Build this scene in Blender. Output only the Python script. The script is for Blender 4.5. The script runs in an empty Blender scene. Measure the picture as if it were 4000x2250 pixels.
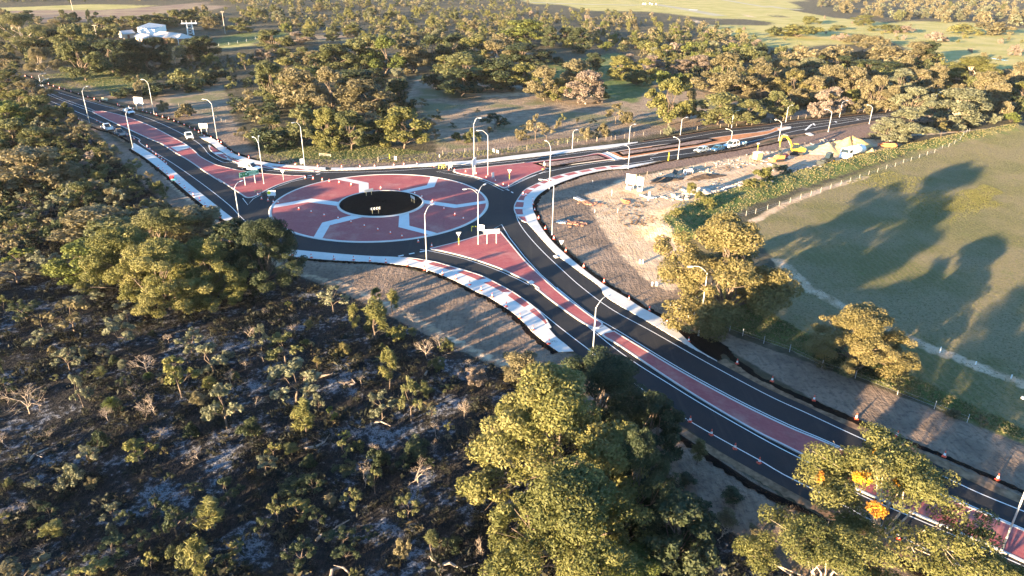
import bpy, bmesh, math, random
import numpy as np
from mathutils import Vector, Matrix
from mathutils.geometry import tessellate_polygon

# ------------------------------------------------------------------ camera, sky, sun, exposure
scene = bpy.context.scene
COL = scene.collection
CAM_H, FPX = 46.0, 2773.0
PITCH, ROLL = 0.43438, 0.01305
cam_d = bpy.data.cameras.new('camera'); cam = bpy.data.objects.new('camera', cam_d); COL.objects.link(cam)
cam_d.sensor_width = 36.0; cam_d.lens = 36.0 * FPX / 4000.0
cam_d.clip_start = 0.5; cam_d.clip_end = 12000
cam.matrix_world = Matrix.Translation((0, 0, CAM_H)) @ Matrix.Rotation(math.pi/2 - PITCH, 4, 'X') @ Matrix.Rotation(ROLL, 4, 'Z')
scene.camera = cam
SUN_EL = math.radians(6.9)
SUN_AZ = math.radians(225)             # direction towards the sun, counter-clockwise from +X (shadows fall towards 45 degrees)
world = bpy.data.worlds.new('World'); scene.world = world; world.use_nodes = True
wn = world.node_tree.nodes; wl = world.node_tree.links
sky = wn.new('ShaderNodeTexSky'); sky.sky_type = 'NISHITA'; sky.sun_disc = False
sky.sun_elevation = SUN_EL; sky.sun_rotation = math.radians(90) - SUN_AZ
sky.altitude = 0; sky.air_density = 1.0; sky.dust_density = 0.15; sky.ozone_density = 3.5
bg = wn['Background']; bg.inputs['Strength'].default_value = 0.095
wl.new(sky.outputs[0], bg.inputs['Color'])
sun_d = bpy.data.lights.new('sun', 'SUN'); sun_d.energy = 5.0; sun_d.angle = math.radians(0.55); sun_d.color = (1.0, 0.73, 0.43)
sun = bpy.data.objects.new('sun', sun_d); COL.objects.link(sun)
sdir = Vector((math.cos(SUN_EL)*math.cos(SUN_AZ), math.cos(SUN_EL)*math.sin(SUN_AZ), math.sin(SUN_EL)))
sun.rotation_euler = sdir.to_track_quat('Z', 'Y').to_euler()
sun.location = (-200, -200, 120)
scene.view_settings.view_transform = 'Standard'; scene.view_settings.look = 'None'
scene.view_settings.gamma = 1.0; scene.view_settings.exposure = 3.05
scene.view_settings.use_curve_mapping = False
scene.cycles.max_bounces = 5; scene.cycles.diffuse_bounces = 3; scene.cycles.transparent_max_bounces = 6

R = random.Random(11)
rng = np.random.default_rng(11)
rad = math.radians

# ------------------------------------------------------------------ photo pixel (4000 x 2250) -> point on a level plane
def G(p, z=0.0):
    x = (p[0]-2000)/FPX; y = -(p[1]-1125)/FPX
    c, s = math.cos(ROLL), math.sin(ROLL); x, y = c*x - s*y, s*x + c*y
    cp, sp = math.cos(PITCH), math.sin(PITCH)
    d = (x, cp + y*sp, -sp + y*cp); t = (CAM_H - z)/-d[2]
    return (d[0]*t, d[1]*t)
def hgt(base, top):
    b = G(base); x = (top[0]-2000)/FPX; y = -(top[1]-1125)/FPX
    c, s = math.cos(ROLL), math.sin(ROLL); x, y = c*x - s*y, s*x + c*y
    cp, sp = math.cos(PITCH), math.sin(PITCH)
    d = (x, cp + y*sp, -sp + y*cp)
    t = (d[0]*b[0] + d[1]*b[1])/(d[0]**2 + d[1]**2)
    return CAM_H + t*d[2]
CROPS = {1: (0, 0), 2: (1000, 0), 3: (2000, 0), 4: (3000, 0), 5: (0, 563), 6: (1000, 563), 7: (2000, 563), 8: (3000, 563), 9: (0, 1126),
         10: (1000, 1126), 11: (2000, 1126), 12: (3000, 1126), 13: (0, 1687), 14: (1000, 1687), 15: (2000, 1687), 16: (3000, 1687)}
FINE = {'A': (1030, 660, 460/2222), 'B': (1470, 660, 460/2222), 'C': (1700, 440, 500/2264), 'D': (850, 500, 400/2070), 'E': (1700, 840, 540/2301),
        'F': (2050, 540, 500/2264)}
def S(n, x, y):
    if n == 0: return (x*1.55280, y*1.55280)
    if n in FINE:
        a, b, k = FINE[n]; return (a + x*k, b + y*k)
    return (CROPS[n][0] + x*.3885, CROPS[n][1] + y*.3885)
def P(n, *pts): return [G(S(n, x, y)) for x, y in pts]

def resample(pts, step):
    """Catmull-Rom through the points, then even steps."""
    q = [Vector(p).to_2d() for p in pts]; out = []
    for i in range(len(q)-1):
        p0 = q[i-1] if i else q[0]*2 - q[1]; p1, p2 = q[i], q[i+1]
        p3 = q[i+2] if i+2 < len(q) else q[-1]*2 - q[-2]
        for j in range(8):
            t = j/8
            out.append(0.5*((2*p1) + (p2-p0)*t + (2*p0-5*p1+4*p2-p3)*t*t + (3*p1-p0-3*p2+p3)*t**3))
    out.append(q[-1])
    L = [0]
    for a, b in zip(out, out[1:]): L.append(L[-1] + (b-a).length)
    n = max(1, round(L[-1]/step)); res = []; k = 0
    for i in range(n+1):
        s = L[-1]*i/n
        while k < len(L)-2 and L[k+1] < s: k += 1
        f = (s-L[k])/max(1e-9, L[k+1]-L[k]); res.append(out[k].lerp(out[k+1], min(1, max(0, f))))
    return [(v.x, v.y) for v in res]
def at_n(pts, n):
    L = [0]
    for a, b in zip(pts, pts[1:]): L.append(L[-1] + math.dist(a, b))
    out = []; k = 0
    for i in range(n+1):
        s = L[-1]*i/n
        while k < len(L)-2 and L[k+1] < s: k += 1
        f = (s-L[k])/max(1e-9, L[k+1]-L[k])
        out.append((pts[k][0]+(pts[k+1][0]-pts[k][0])*f, pts[k][1]+(pts[k+1][1]-pts[k][1])*f))
    return out
def offset(pts, d, closed=False):
    out = []; n = len(pts)
    for i in range(n):
        a = pts[i-1] if (i or closed) else pts[0]; b = pts[(i+1) % n] if (i < n-1 or closed) else pts[-1]
        tx, ty = b[0]-a[0], b[1]-a[1]; l = math.hypot(tx, ty) or 1
        out.append((pts[i][0] - ty/l*d, pts[i][1] + tx/l*d))
    return out
def area(p): return sum(p[i-1][0]*p[i][1] - p[i][0]*p[i-1][1] for i in range(len(p)))/2

# ------------------------------------------------------------------ mesh collector
class MB:
    def __init__(s): s.v = []; s.f = []; s.m = []
    def add(s, v, f, m=0):
        o = len(s.v); s.v += [tuple(x) for x in v]; s.f += [tuple(i+o for i in q) for q in f]; s.m += [m]*len(f)
    def box(s, c, d, rz=0, m=0, rx=0, ry=0):
        M = Matrix.Rotation(rz, 3, 'Z') @ Matrix.Rotation(ry, 3, 'Y') @ Matrix.Rotation(rx, 3, 'X'); c = Vector(c)
        v = [c + M @ Vector((x*d[0]/2, y*d[1]/2, z*d[2]/2)) for x in (-1, 1) for y in (-1, 1) for z in (-1, 1)]
        s.add(v, [(0, 1, 3, 2), (4, 6, 7, 5), (0, 4, 5, 1), (2, 3, 7, 6), (0, 2, 6, 4), (1, 5, 7, 3)], m)
    def tube(s, pts, rs, n=6, m=0, caps=True):
        pts = [Vector(p) for p in pts]; v = []
        if not hasattr(rs, '__len__'): rs = [rs]*len(pts)
        for i, p in enumerate(pts):
            d = (pts[min(i+1, len(pts)-1)] - pts[max(i-1, 0)]).normalized()
            a = d.orthogonal().normalized() if abs(d.z) > .999 else d.cross(Vector((0, 0, 1))).normalized()
            b = d.cross(a)
            v += [p + (a*math.cos(k*2*math.pi/n) + b*math.sin(k*2*math.pi/n))*rs[i] for k in range(n)]
        f = [(i*n+k, i*n+(k+1) % n, (i+1)*n+(k+1) % n, (i+1)*n+k) for i in range(len(pts)-1) for k in range(n)]
        if caps: f += [tuple(range(n))[::-1], tuple(range((len(pts)-1)*n, len(pts)*n))]
        s.add(v, f, m)
    def prism(s, poly, z0, z1, m=0, side=None, bottom=False):
        if area(poly) < 0: poly = poly[::-1]
        n = len(poly); z = z1 if hasattr(z1, '__len__') else [z1]*n
        v = [(p[0], p[1], z[i]) for i, p in enumerate(poly)] + [(p[0], p[1], z0) for p in poly]
        tris = tessellate_polygon([[Vector((p[0], p[1], 0)) for p in poly]])
        f = []
        for t in tris:
            a, b, c = (v[i] for i in t)
            f.append(t if (b[0]-a[0])*(c[1]-a[1]) - (b[1]-a[1])*(c[0]-a[0]) > 0 else t[::-1])
        s.add(v, f, m)
        s.add(v, [(n+i, n+(i+1) % n, (i+1) % n, i) for i in range(n)], m if side is None else side)
    def sheet(s, poly, z, m=0):
        tris = tessellate_polygon([[Vector((p[0], p[1], 0)) for p in poly]]); v = [(p[0], p[1], z) for p in poly]; f = []
        for t in tris:
            a, b, c = (v[i] for i in t)
            f.append(t if (b[0]-a[0])*(c[1]-a[1]) - (b[1]-a[1])*(c[0]-a[0]) > 0 else t[::-1])
        s.add(v, f, m)
    def ribbon(s, pts, w, z0, z1, closed=False, m=0):
        """box section swept along a plan line"""
        A = offset(pts, w/2, closed); B = offset(pts, -w/2, closed); n = len(pts)
        v = []
        for a, b in zip(A, B): v += [(a[0], a[1], z0), (a[0], a[1], z1), (b[0], b[1], z1), (b[0], b[1], z0)]
        f = []
        for i in range(n if closed else n-1):
            j = (i+1) % n
            for k in range(3): f.append((4*i+k, 4*i+k+1, 4*j+k+1, 4*j+k))
        if not closed: f += [(0, 3, 2, 1), (4*n-4, 4*n-3, 4*n-2, 4*n-1)]
        s.add(v, f, m)
    def flat(s, pts, w, z, m=0):
        A = offset(pts, w/2); B = offset(pts, -w/2); n = len(pts)
        s.add([(*a, z) for a in A] + [(*b, z) for b in B], [(n+i, n+i+1, i+1, i) for i in range(n-1)], m)
    def lathe(s, prof, n=12, m=0, c=(0, 0)):
        v = [(c[0]+r*math.cos(k*2*math.pi/n), c[1]+r*math.sin(k*2*math.pi/n), z) for r, z in prof for k in range(n)]
        f = [(i*n+k, i*n+(k+1) % n, (i+1)*n+(k+1) % n, (i+1)*n+k) for i in range(len(prof)-1) for k in range(n)]
        s.add(v, f, m)
    def build(s, name, mats, parent=None, smooth=False):
        me = bpy.data.meshes.new(name); me.from_pydata(s.v, [], s.f)
        mats = mats if isinstance(mats, (list, tuple)) else [mats]
        for k in mats: me.materials.append(k)
        if len(mats) > 1: me.polygons.foreach_set('material_index', s.m)
        if smooth: me.polygons.foreach_set('use_smooth', [True]*len(me.polygons))
        me.update()
        return link(name, me, parent)
def link(name, me, parent=None):
    o = bpy.data.objects.new(name, me); COL.objects.link(o)
    if parent is not None: o.parent = parent
    return o
def tag(o, label=None, cat=None, group=None, kind=None):
    if label: o['label'] = label
    if cat: o['category'] = cat
    if group: o['group'] = group
    if kind: o['kind'] = kind
    return o
def thing(name, label, cat, loc=(0, 0, 0), rz=0, group=None):
    o = bpy.data.objects.new(name, None); COL.objects.link(o); o.empty_display_size = .2
    o.location = loc; o.rotation_euler = (0, 0, rz); return tag(o, label, cat, group)
def dup(root, loc=None, rz=None, label=None, group=None):
    r = root.copy(); COL.objects.link(r)
    if loc is not None: r.location = loc
    if rz is not None: r.rotation_euler = (0, 0, rz)
    if label: r['label'] = label
    if group: r['group'] = group
    for ch in root.children:
        c = ch.copy(); COL.objects.link(c); c.parent = r
        for g in ch.children:
            d = g.copy(); COL.objects.link(d); d.parent = c
    return r

# ------------------------------------------------------------------ materials
class NT:
    def __init__(s, name):
        s.mat = bpy.data.materials.new(name); s.mat.use_nodes = True; s.t = s.mat.node_tree
        s.bsdf = s.t.nodes['Principled BSDF']; s.out = s.t.nodes['Material Output']
    def n(s, typ, **kw):
        x = s.t.nodes.new('ShaderNode'+typ)
        for k, v in kw.items():
            if k[0] == '_': x.inputs[k[1:]].default_value = v
            else: setattr(x, k, v)
        return x
    def l(s, a, b): s.t.links.new(a, b)
    def sock(s, a, i):
        if hasattr(a, 'is_linked') or isinstance(a, bpy.types.NodeSocket): s.l(a, i)
        else: i.default_value = a
    def math(s, op, a, b=0.0, clamp=False):
        x = s.n('Math', operation=op); x.use_clamp = clamp; s.sock(a, x.inputs[0]); s.sock(b, x.inputs[1]); return x.outputs[0]
    def mix(s, f, a, b, blend='MIX'):
        x = s.n('Mix', data_type='RGBA', blend_type=blend)
        s.sock(f, x.inputs[0])
        for v, i in ((a, 6), (b, 7)): s.sock((*v, 1) if isinstance(v, tuple) and len(v) == 3 else v, x.inputs[i])
        return x.outputs[2]
    def ramp(s, f, a, b):
        x = s.n('MapRange', interpolation_type='SMOOTHSTEP'); s.sock(f, x.inputs[0]); x.inputs[1].default_value = a; x.inputs[2].default_value = b; return x.outputs[0]
    def noise(s, vec, scale, detail=3, rough=.55):
        x = s.n('TexNoise'); x.inputs['Scale'].default_value = scale; x.inputs['Detail'].default_value = detail; x.inputs['Roughness'].default_value = rough
        if vec is not None: s.l(vec, x.inputs['Vector'])
        return x.outputs['Fac']
    def bump(s, h, strength, dist=.1):
        x = s.n('Bump'); x.inputs['Strength'].default_value = strength; x.inputs['Distance'].default_value = dist; s.l(h, x.inputs['Height']); s.l(x.outputs[0], s.bsdf.inputs['Normal'])
    def pos(s): return s.n('NewGeometry').outputs['Position']
    def obj(s): return s.n('TexCoord').outputs['Object']
MATS = {}
def plain(name, c, rough=.6, metal=0, var=0.12, scale=1.5, emit=None, coat=0, obj=False):
    if name in MATS: return MATS[name]
    t = NT(name); v = t.obj() if obj else t.pos()
    if var:
        f = t.noise(v, scale, 4); c1 = tuple(x*(1-var) for x in c); c2 = tuple(min(1, x*(1+var)) for x in c)
        t.l(t.mix(t.ramp(f, .3, .7), c1, c2), t.bsdf.inputs['Base Color'])
    else: t.bsdf.inputs['Base Color'].default_value = (*c, 1)
    t.bsdf.inputs['Roughness'].default_value = rough; t.bsdf.inputs['Metallic'].default_value = metal
    if rough > .8: t.bsdf.inputs['Specular IOR Level'].default_value = .15
    if coat: t.bsdf.inputs['Coat Weight'].default_value = coat
    MATS[name] = t.mat; return t.mat

def m_asphalt():
    t = NT('asphalt'); p = t.pos()
    a = t.noise(p, .06, 3); b = t.noise(p, 9, 2); c = t.noise(p, .6, 4)
    col = t.mix(t.ramp(a, .35, .65), (.017, .018, .021), (.026, .026, .028))
    col = t.mix(t.math('MULTIPLY', t.ramp(c, .5, .8), .5), col, (.036, .033, .031))
    col = t.mix(t.math('MULTIPLY', t.ramp(b, .45, .75), .35), col, (.048, .046, .046))
    # pale dust and sand drifted over the surface
    d = t.noise(p, .035, 5, .65); col = t.mix(t.math('MULTIPLY', t.ramp(d, .58, .8), .3), col, (.085, .07, .06))
    mq = t.n('Mapping'); mq.inputs['Scale'].default_value = (1.1, .05, 1); mq.inputs['Rotation'].default_value = (0, 0, .62); t.l(p, mq.inputs[0]); st_ = t.noise(mq.outputs[0], 1.0, 4, .65); col = t.mix(t.math('MULTIPLY', t.ramp(st_, .52, .72), .3), col, (.062, .054, .048))
    t.l(col, t.bsdf.inputs['Base Color']); t.bsdf.inputs['Roughness'].default_value = .9; t.bsdf.inputs['Specular IOR Level'].default_value = .2
    t.bump(t.noise(p, 22, 3), .35, .02); return t.mat
def m_paver():
    t = NT('red_paving'); p = t.pos()
    br = t.n('TexBrick'); br.inputs['Scale'].default_value = 1.0; br.inputs['Brick Width'].default_value = .46; br.inputs['Row Height'].default_value = .23
    br.inputs['Mortar Size'].default_value = .012; br.inputs['Color1'].default_value = (.33, .080, .082, 1); br.inputs['Color2'].default_value = (.38, .104, .102, 1); br.inputs['Mortar'].default_value = (.27, .095, .085, 1)
    mp = t.n('Mapping'); mp.inputs['Rotation'].default_value = (0, 0, .6); t.l(p, mp.inputs[0]); t.l(mp.outputs[0], br.inputs['Vector'])
    a = t.noise(p, .22, 5, .6); b = t.noise(p, 2.5, 3)
    col = t.mix(t.math('MULTIPLY', t.ramp(a, .45, .75), .55), br.outputs['Color'], (.46, .19, .165))
    col = t.mix(t.math('MULTIPLY', t.ramp(b, .3, .7), .25), col, (.24, .058, .060))
    mq = t.n('Mapping'); mq.inputs['Scale'].default_value = (.9, .06, 1); mq.inputs['Rotation'].default_value = (0, 0, -.5); t.l(p, mq.inputs[0]); sc_ = t.noise(mq.outputs[0], 1.0, 4, .7); col = t.mix(t.math('MULTIPLY', t.ramp(sc_, .56, .75), .35), col, (.13, .06, .06)); du = t.noise(p, .11, 5, .7); col = t.mix(t.math('MULTIPLY', t.ramp(du, .5, .75), .3), col, (.46, .30, .24))
    t.l(col, t.bsdf.inputs['Base Color']); t.bsdf.inputs['Roughness'].default_value = .8; t.bsdf.inputs['Specular IOR Level'].default_value = .2
    t.bump(br.outputs['Fac'], .3, .01); return t.mat
def m_concrete(name, c):
    t = NT(name); p = t.pos(); a = t.noise(p, .5, 5, .6); b = t.noise(p, 6, 4)
    oi = t.n('ObjectInfo').outputs['Random']
    col = t.mix(t.ramp(a, .3, .75), tuple(x*.84 for x in c), c)
    col = t.mix(t.math('MULTIPLY', oi, .35), col, tuple(x*.8 for x in c))
    col = t.mix(t.math('MULTIPLY', t.ramp(b, .55, .8), .25), col, tuple(x*.7 for x in c))
    t.l(col, t.bsdf.inputs['Base Color']); t.bsdf.inputs['Roughness'].default_value = .8; t.bump(b, .15, .01); return t.mat
def m_mulch():
    t = NT('bark_mulch'); p = t.pos()
    v = t.n('TexVoronoi'); v.inputs['Scale'].default_value = 9; t.l(p, v.inputs['Vector'])
    col = t.mix(v.outputs['Distance'], (.012, .008, .007), (.004, .0035, .0035)); b = t.noise(p, 3, 4)
    col = t.mix(t.math('MULTIPLY', t.ramp(b, .55, .75), .35), col, (.026, .016, .012))
    t.l(col, t.bsdf.inputs['Base Color']); t.bsdf.inputs['Roughness'].default_value = 1; t.bsdf.inputs['Specular IOR Level'].default_value = .05; t.bump(v.outputs['Distance'], 1, .08); return t.mat
M_ASPH = m_asphalt(); M_PAVE = m_paver(); M_CONC = m_concrete('pale_concrete', (.62, .60, .56)); M_KERB = m_concrete('kerb_concrete', (.60, .57, .53))
M_BAND = m_concrete('white_band', (.66, .65, .62)); M_MULCH = m_mulch()
M_PAINT = plain('road_paint', (.78, .78, .76), .7, var=.1, scale=3)
M_GRAVEL = plain('gravel', (.20, .125, .075), .95, var=.45, scale=1.2)
M_JOINT = plain('joint_dirt', (.16, .14, .12), .95)
M_STEEL = plain('galvanised_steel', (.55, .56, .57), .45, .55, var=.08)
M_WHITE = plain('white_paint', (.78, .78, .77), .45, var=.05)
M_BLACK = plain('black_rubber', (.018, .018, .02), .8)
M_GLASS = plain('dark_glass', (.02, .03, .035), .08, var=0)
M_ORANGE = plain('cone_red', (.72, .075, .03), .5, var=.08)
M_REFL = plain('reflective_white', (.85, .85, .83), .4, var=0)
M_YEL = plain('hivis_yellow', (.80, .74, .03), .5, var=.06)
M_WOOD = plain('weathered_timber', (.42, .34, .26), .85, var=.2)

# ------------------------------------------------------------------ ground: one sheet to the horizon, soil kinds as smooth weights per vertex
FINE['H'] = (2300, 1250, 1000/1365)
def DP(*pts): return P(0, *pts)
ZONES = {
 'scrub': [DP((-300, 1700), (-300, 300), (60, 290), (150, 300), (240, 350), (330, 430), (420, 520), (560, 610), (740, 690), (850, 730), (1000, 805), (1130, 870), (1290, 940), (1500, 1050), (1700, 1215), (1900, 1385), (2050, 1475), (2250, 1600), (2250, 1800), (-300, 1800))],
 'verge': [DP((150, 275), (230, 315), (330, 380), (430, 450), (560, 560), (720, 635), (850, 650), (1000, 670), (1150, 710), (1290, 790), (1420, 880), (1560, 960), (1720, 1090), (1900, 1210), (2150, 1360), (2400, 1520), (2500, 1700), (2250, 1600), (2050, 1475), (1900, 1385), (1700, 1215), (1500, 1050), (1290, 940), (1130, 870), (1000, 805), (850, 730), (740, 690), (560, 610), (420, 520), (330, 430), (240, 350), (150, 300)),
           DP((1345, 530), (1335, 500), (1400, 455), (1560, 425), (1600, 440), (1540, 480), (1570, 560), (1640, 640), (1740, 720), (1780, 780), (1830, 840), (2000, 900), (2300, 1010), (2576, 1120), (2700, 1200), (2900, 1500), (2576, 1260), (2300, 1130), (2000, 980), (1850, 890), (1640, 790), (1500, 690), (1400, 600)),
           DP((60, 180), (120, 200), (270, 245), (390, 280), (500, 318), (545, 350), (580, 385), (640, 412), (740, 425), (900, 425), (1100, 410), (1290, 385), (1500, 360), (1700, 330), (1932, 300), (2260, 272), (2260, 255), (1932, 285), (1700, 312), (1550, 330), (1400, 345), (1250, 360), (1100, 383), (900, 400), (760, 402), (660, 385), (600, 340), (545, 300), (430, 265), (270, 228), (120, 185))],
 'sand': [DP((1475, 490), (1560, 452), (1800, 405), (2000, 368), (2150, 350), (2280, 352), (2250, 380), (2000, 430), (1860, 462), (1720, 530), (1660, 560), (1720, 620), (1720, 700), (1690, 740), (1620, 700), (1560, 640), (1500, 555)),
          DP((1170, 235), (1320, 232), (1330, 240), (1180, 246))],
 'paddock': [DP((1880, 560), (2000, 490), (2200, 420), (2400, 350), (2576, 318), (2900, 290), (3300, 600), (3100, 1300), (2700, 1190), (2300, 1000), (2000, 890), (1930, 800), (1950, 660))],
 'dry': [DP((1050, 190), (1180, 185), (1400, 182), (1560, 140), (1640, 170), (1700, 220), (1780, 232), (1900, 260), (1800, 318), (1500, 350), (1300, 370), (1100, 392), (1080, 300), (1020, 250)),
         DP((380, 240), (560, 208), (580, 280), (610, 340), (500, 305)), DP((1120, 130), (1330, 132), (1330, 165), (1150, 175)), DP((780, 85), (1000, 80), (1000, 100), (800, 108))],
 'field': [DP((1740, 72), (1800, 62), (1932, 62), (2010, 28), (2100, 45), (2250, 60), (2350, 50), (2576, 75), (3000, 70), (3000, 180), (2576, 195), (2400, 168), (2340, 152), (2250, 105), (2100, 112), (2000, 122), (1932, 118), (1830, 88)),
           DP((1290, 0), (1310, -40), (2030, -40), (1995, 28), (1930, 44), (1850, 46), (1750, 40), (1650, 35), (1450, 20)),
           DP((-250, 30), (0, 18), (350, 10), (450, 9), (300, 22), (0, 30), (-250, 38)), DP((545, 112), (640, 102), (655, 112), (560, 124))],
 'purple': [DP((-250, 30), (0, 28), (300, 22), (450, 6), (560, 8), (545, 30), (430, 42), (250, 55), (0, 58), (-250, 60))],
 'grass': [DP((100, 190), (180, 182), (320, 170), (400, 198), (280, 242), (130, 212)), DP((640, 402), (660, 372), (900, 362), (1100, 385), (1290, 372), (1400, 350), (1560, 330), (1560, 338), (1300, 382), (1100, 405), (900, 413), (750, 415)),
           DP((1360, 165), (1560, 130), (1650, 200), (1600, 260), (1480, 240), (1400, 232)), DP((1120, 172), (1260, 165), (1300, 180), (1150, 192)), DP((540, 88), (700, 80), (735, 84), (690, 100), (640, 108), (545, 118)),
           DP((1650, 560), (1700, 520), (1800, 497), (1900, 462), (2050, 422), (2250, 372), (2560, 312), (2560, 330), (2300, 385), (2080, 452), (1900, 512), (1800, 565), (1760, 605), (1710, 625)),
           DP((1700, 760), (1850, 700), (1960, 800), (2100, 880), (2280, 940), (2576, 1080), (2576, 1112), (2300, 1000), (2000, 885), (1850, 830))],
 'brown': [DP((1545, 447), (1600, 418), (1800, 388), (2050, 336), (2250, 298), (2270, 330), (2150, 350), (2000, 368), (1800, 405))],
}
ZLINES = {'sand': [(DP((385, 405), (450, 480), (540, 560), (640, 640), (760, 690), (860, 715), (1000, 778), (1130, 852), (1290, 926), (1420, 995)), 1.1),
                   (DP((1958, 655), (2030, 722), (2150, 790), (2350, 880), (2576, 965)), 1.7), (DP((1890, 560), (1960, 522), (2060, 480), (2180, 445)), 1.3),
                   (DP((2200, 345), (2330, 338), (2576, 318)), 1.2), (DP((700, 80), (740, 84)), 3),
                   (DP((2470, 145), (2600, 155)), 1.0), (DP((1740, 55), (1800, 52), (1960, 30)), 3)]}
ZN = list(ZONES)
def seg_dist(X, Y, pts, closed):
    d = np.full(X.shape, 1e9); n = len(pts)
    for i in range(n if closed else n-1):
        ax, ay = pts[i]; bx, by = pts[(i+1) % n]; dx, dy = bx-ax, by-ay; L = dx*dx+dy*dy + 1e-9
        t = np.clip(((X-ax)*dx + (Y-ay)*dy)/L, 0, 1); d = np.minimum(d, np.hypot(X-ax-t*dx, Y-ay-t*dy))
    return d
def inside(X, Y, pts):
    r = np.zeros(X.shape, bool); n = len(pts)
    for i in range(n):
        ax, ay = pts[i]; bx, by = pts[(i+1) % n]
        if ay == by: continue
        c = ((ay > Y) != (by > Y)) & (X < (bx-ax)*(Y-ay)/(by-ay) + ax); r ^= c
    return r
def weight(name, X, Y):
    dist = np.hypot(X, Y); soft = np.clip((dist-60)*.03, .8, 14.0); w = np.zeros(X.shape)
    for poly in ZONES[name]:
        sd = np.where(inside(X, Y, poly), 1, -1)*seg_dist(X, Y, poly, True); w = np.maximum(w, np.clip(.5 + sd/soft*.5, 0, 1))
    for line, hw in ZLINES.get(name, []):
        w = np.maximum(w, np.clip(.5 + (hw - seg_dist(X, Y, line, False))/1.6, 0, 1)*.62)
    return w
# relief: the drainage basin cut beside the footpath, the grassed bank, low undulation of the bush
BASIN = DP((1450, 530), (1500, 500), (1550, 560), (1590, 640), (1620, 690), (1560, 690), (1500, 640), (1460, 590))
BANK = DP((1672, 585), (1690, 545), (1740, 520), (1800, 505), (1900, 480), (2050, 437), (2250, 384), (2400, 352), (2560, 322))
BERM2 = DP((1690, 560), (1720, 590), (1770, 620))
def bump2(X, Y):
    z = np.zeros(X.shape)
    for (a, b, c, d, k) in ((.07, .05, .3, 1.0, .35), (.031, -.06, 1.7, .4, .45), (.16, .12, 2.1, 3.0, .12), (-.11, .19, .5, .9, .12)):
        z += k*np.sin(a*X + b*Y + c)*np.cos(b*X*.8 - a*Y*1.1 + d)
    return z
def relief(X, Y):
    X = np.asarray(X, float); Y = np.asarray(Y, float)
    sd = np.where(inside(X, Y, BASIN), 1, -1)*seg_dist(X, Y, BASIN, True)
    z = -1.7*np.clip((sd + 1.0)/4.0, 0, 1)**1.0
    t = np.clip(1 - seg_dist(X, Y, BANK, False)/5.6, 0, 1); z = z + 1.35*(t*t*(3-2*t))*(.85 + .25*np.sin(X*.4)*np.cos(Y*.33))
    t = np.clip(1 - seg_dist(X, Y, BERM2, False)/4.0, 0, 1); z = np.maximum(z, 1.4*(t*t*(3-2*t)))
    sd = np.where(inside(X, Y, ZONES['scrub'][0]), 1, -1)*seg_dist(X, Y, ZONES['scrub'][0], True)
    z = z + np.clip((sd - 4)/14, 0, 1)*(bump2(X, Y) - .5)
    return z
def zat(x, y): return float(relief(np.array([x]), np.array([y]))[0])

def axis(lo, hi, step, far_lo, far_hi):
    a = list(np.arange(lo, hi+.01, step)); s = step; v = hi; up = []
    while v < far_hi: s *= 1.22; v += s; up.append(v)
    s = step; v = lo; dn = []
    while v > far_lo: s *= 1.22; v -= s; dn.append(v)
    return np.array(dn[::-1] + a + up)
gx = axis(-150, 200, 1.15, -6000, 6000); gy = axis(28, 300, 1.15, -1500, 9000)
GX, GY = np.meshgrid(gx, gy); nx, ny = len(gx), len(gy)
fx, fy = GX.ravel(), GY.ravel(); fz = relief(fx, fy)
V = np.stack([fx, fy, fz], 1)
idx = np.arange(nx*ny).reshape(ny, nx)
Q = np.stack([idx[:-1, :-1], idx[:-1, 1:], idx[1:, 1:], idx[1:, :-1]], -1).reshape(-1, 4)
def mesh_np(name, V, Q, attrs=None, mat=None, smooth=False, tri=None):
    me = bpy.data.meshes.new(name); n = len(V); k = Q.shape[1]
    me.vertices.add(n); me.vertices.foreach_set('co', np.ascontiguousarray(V, np.float32).ravel())
    me.loops.add(Q.size); me.loops.foreach_set('vertex_index', np.ascontiguousarray(Q, np.int32).ravel())
    me.polygons.add(len(Q)); me.polygons.foreach_set('loop_start', np.arange(0, Q.size, k, dtype=np.int32))
    if smooth: me.polygons.foreach_set('use_smooth', np.ones(len(Q), bool))
    me.update(calc_edges=True)
    for a, v in (attrs or {}).items():
        at = me.attributes.new(a, 'FLOAT', 'POINT'); at.data.foreach_set('value', np.ascontiguousarray(v, np.float32))
    if mat: me.materials.append(mat)
    return me
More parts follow.
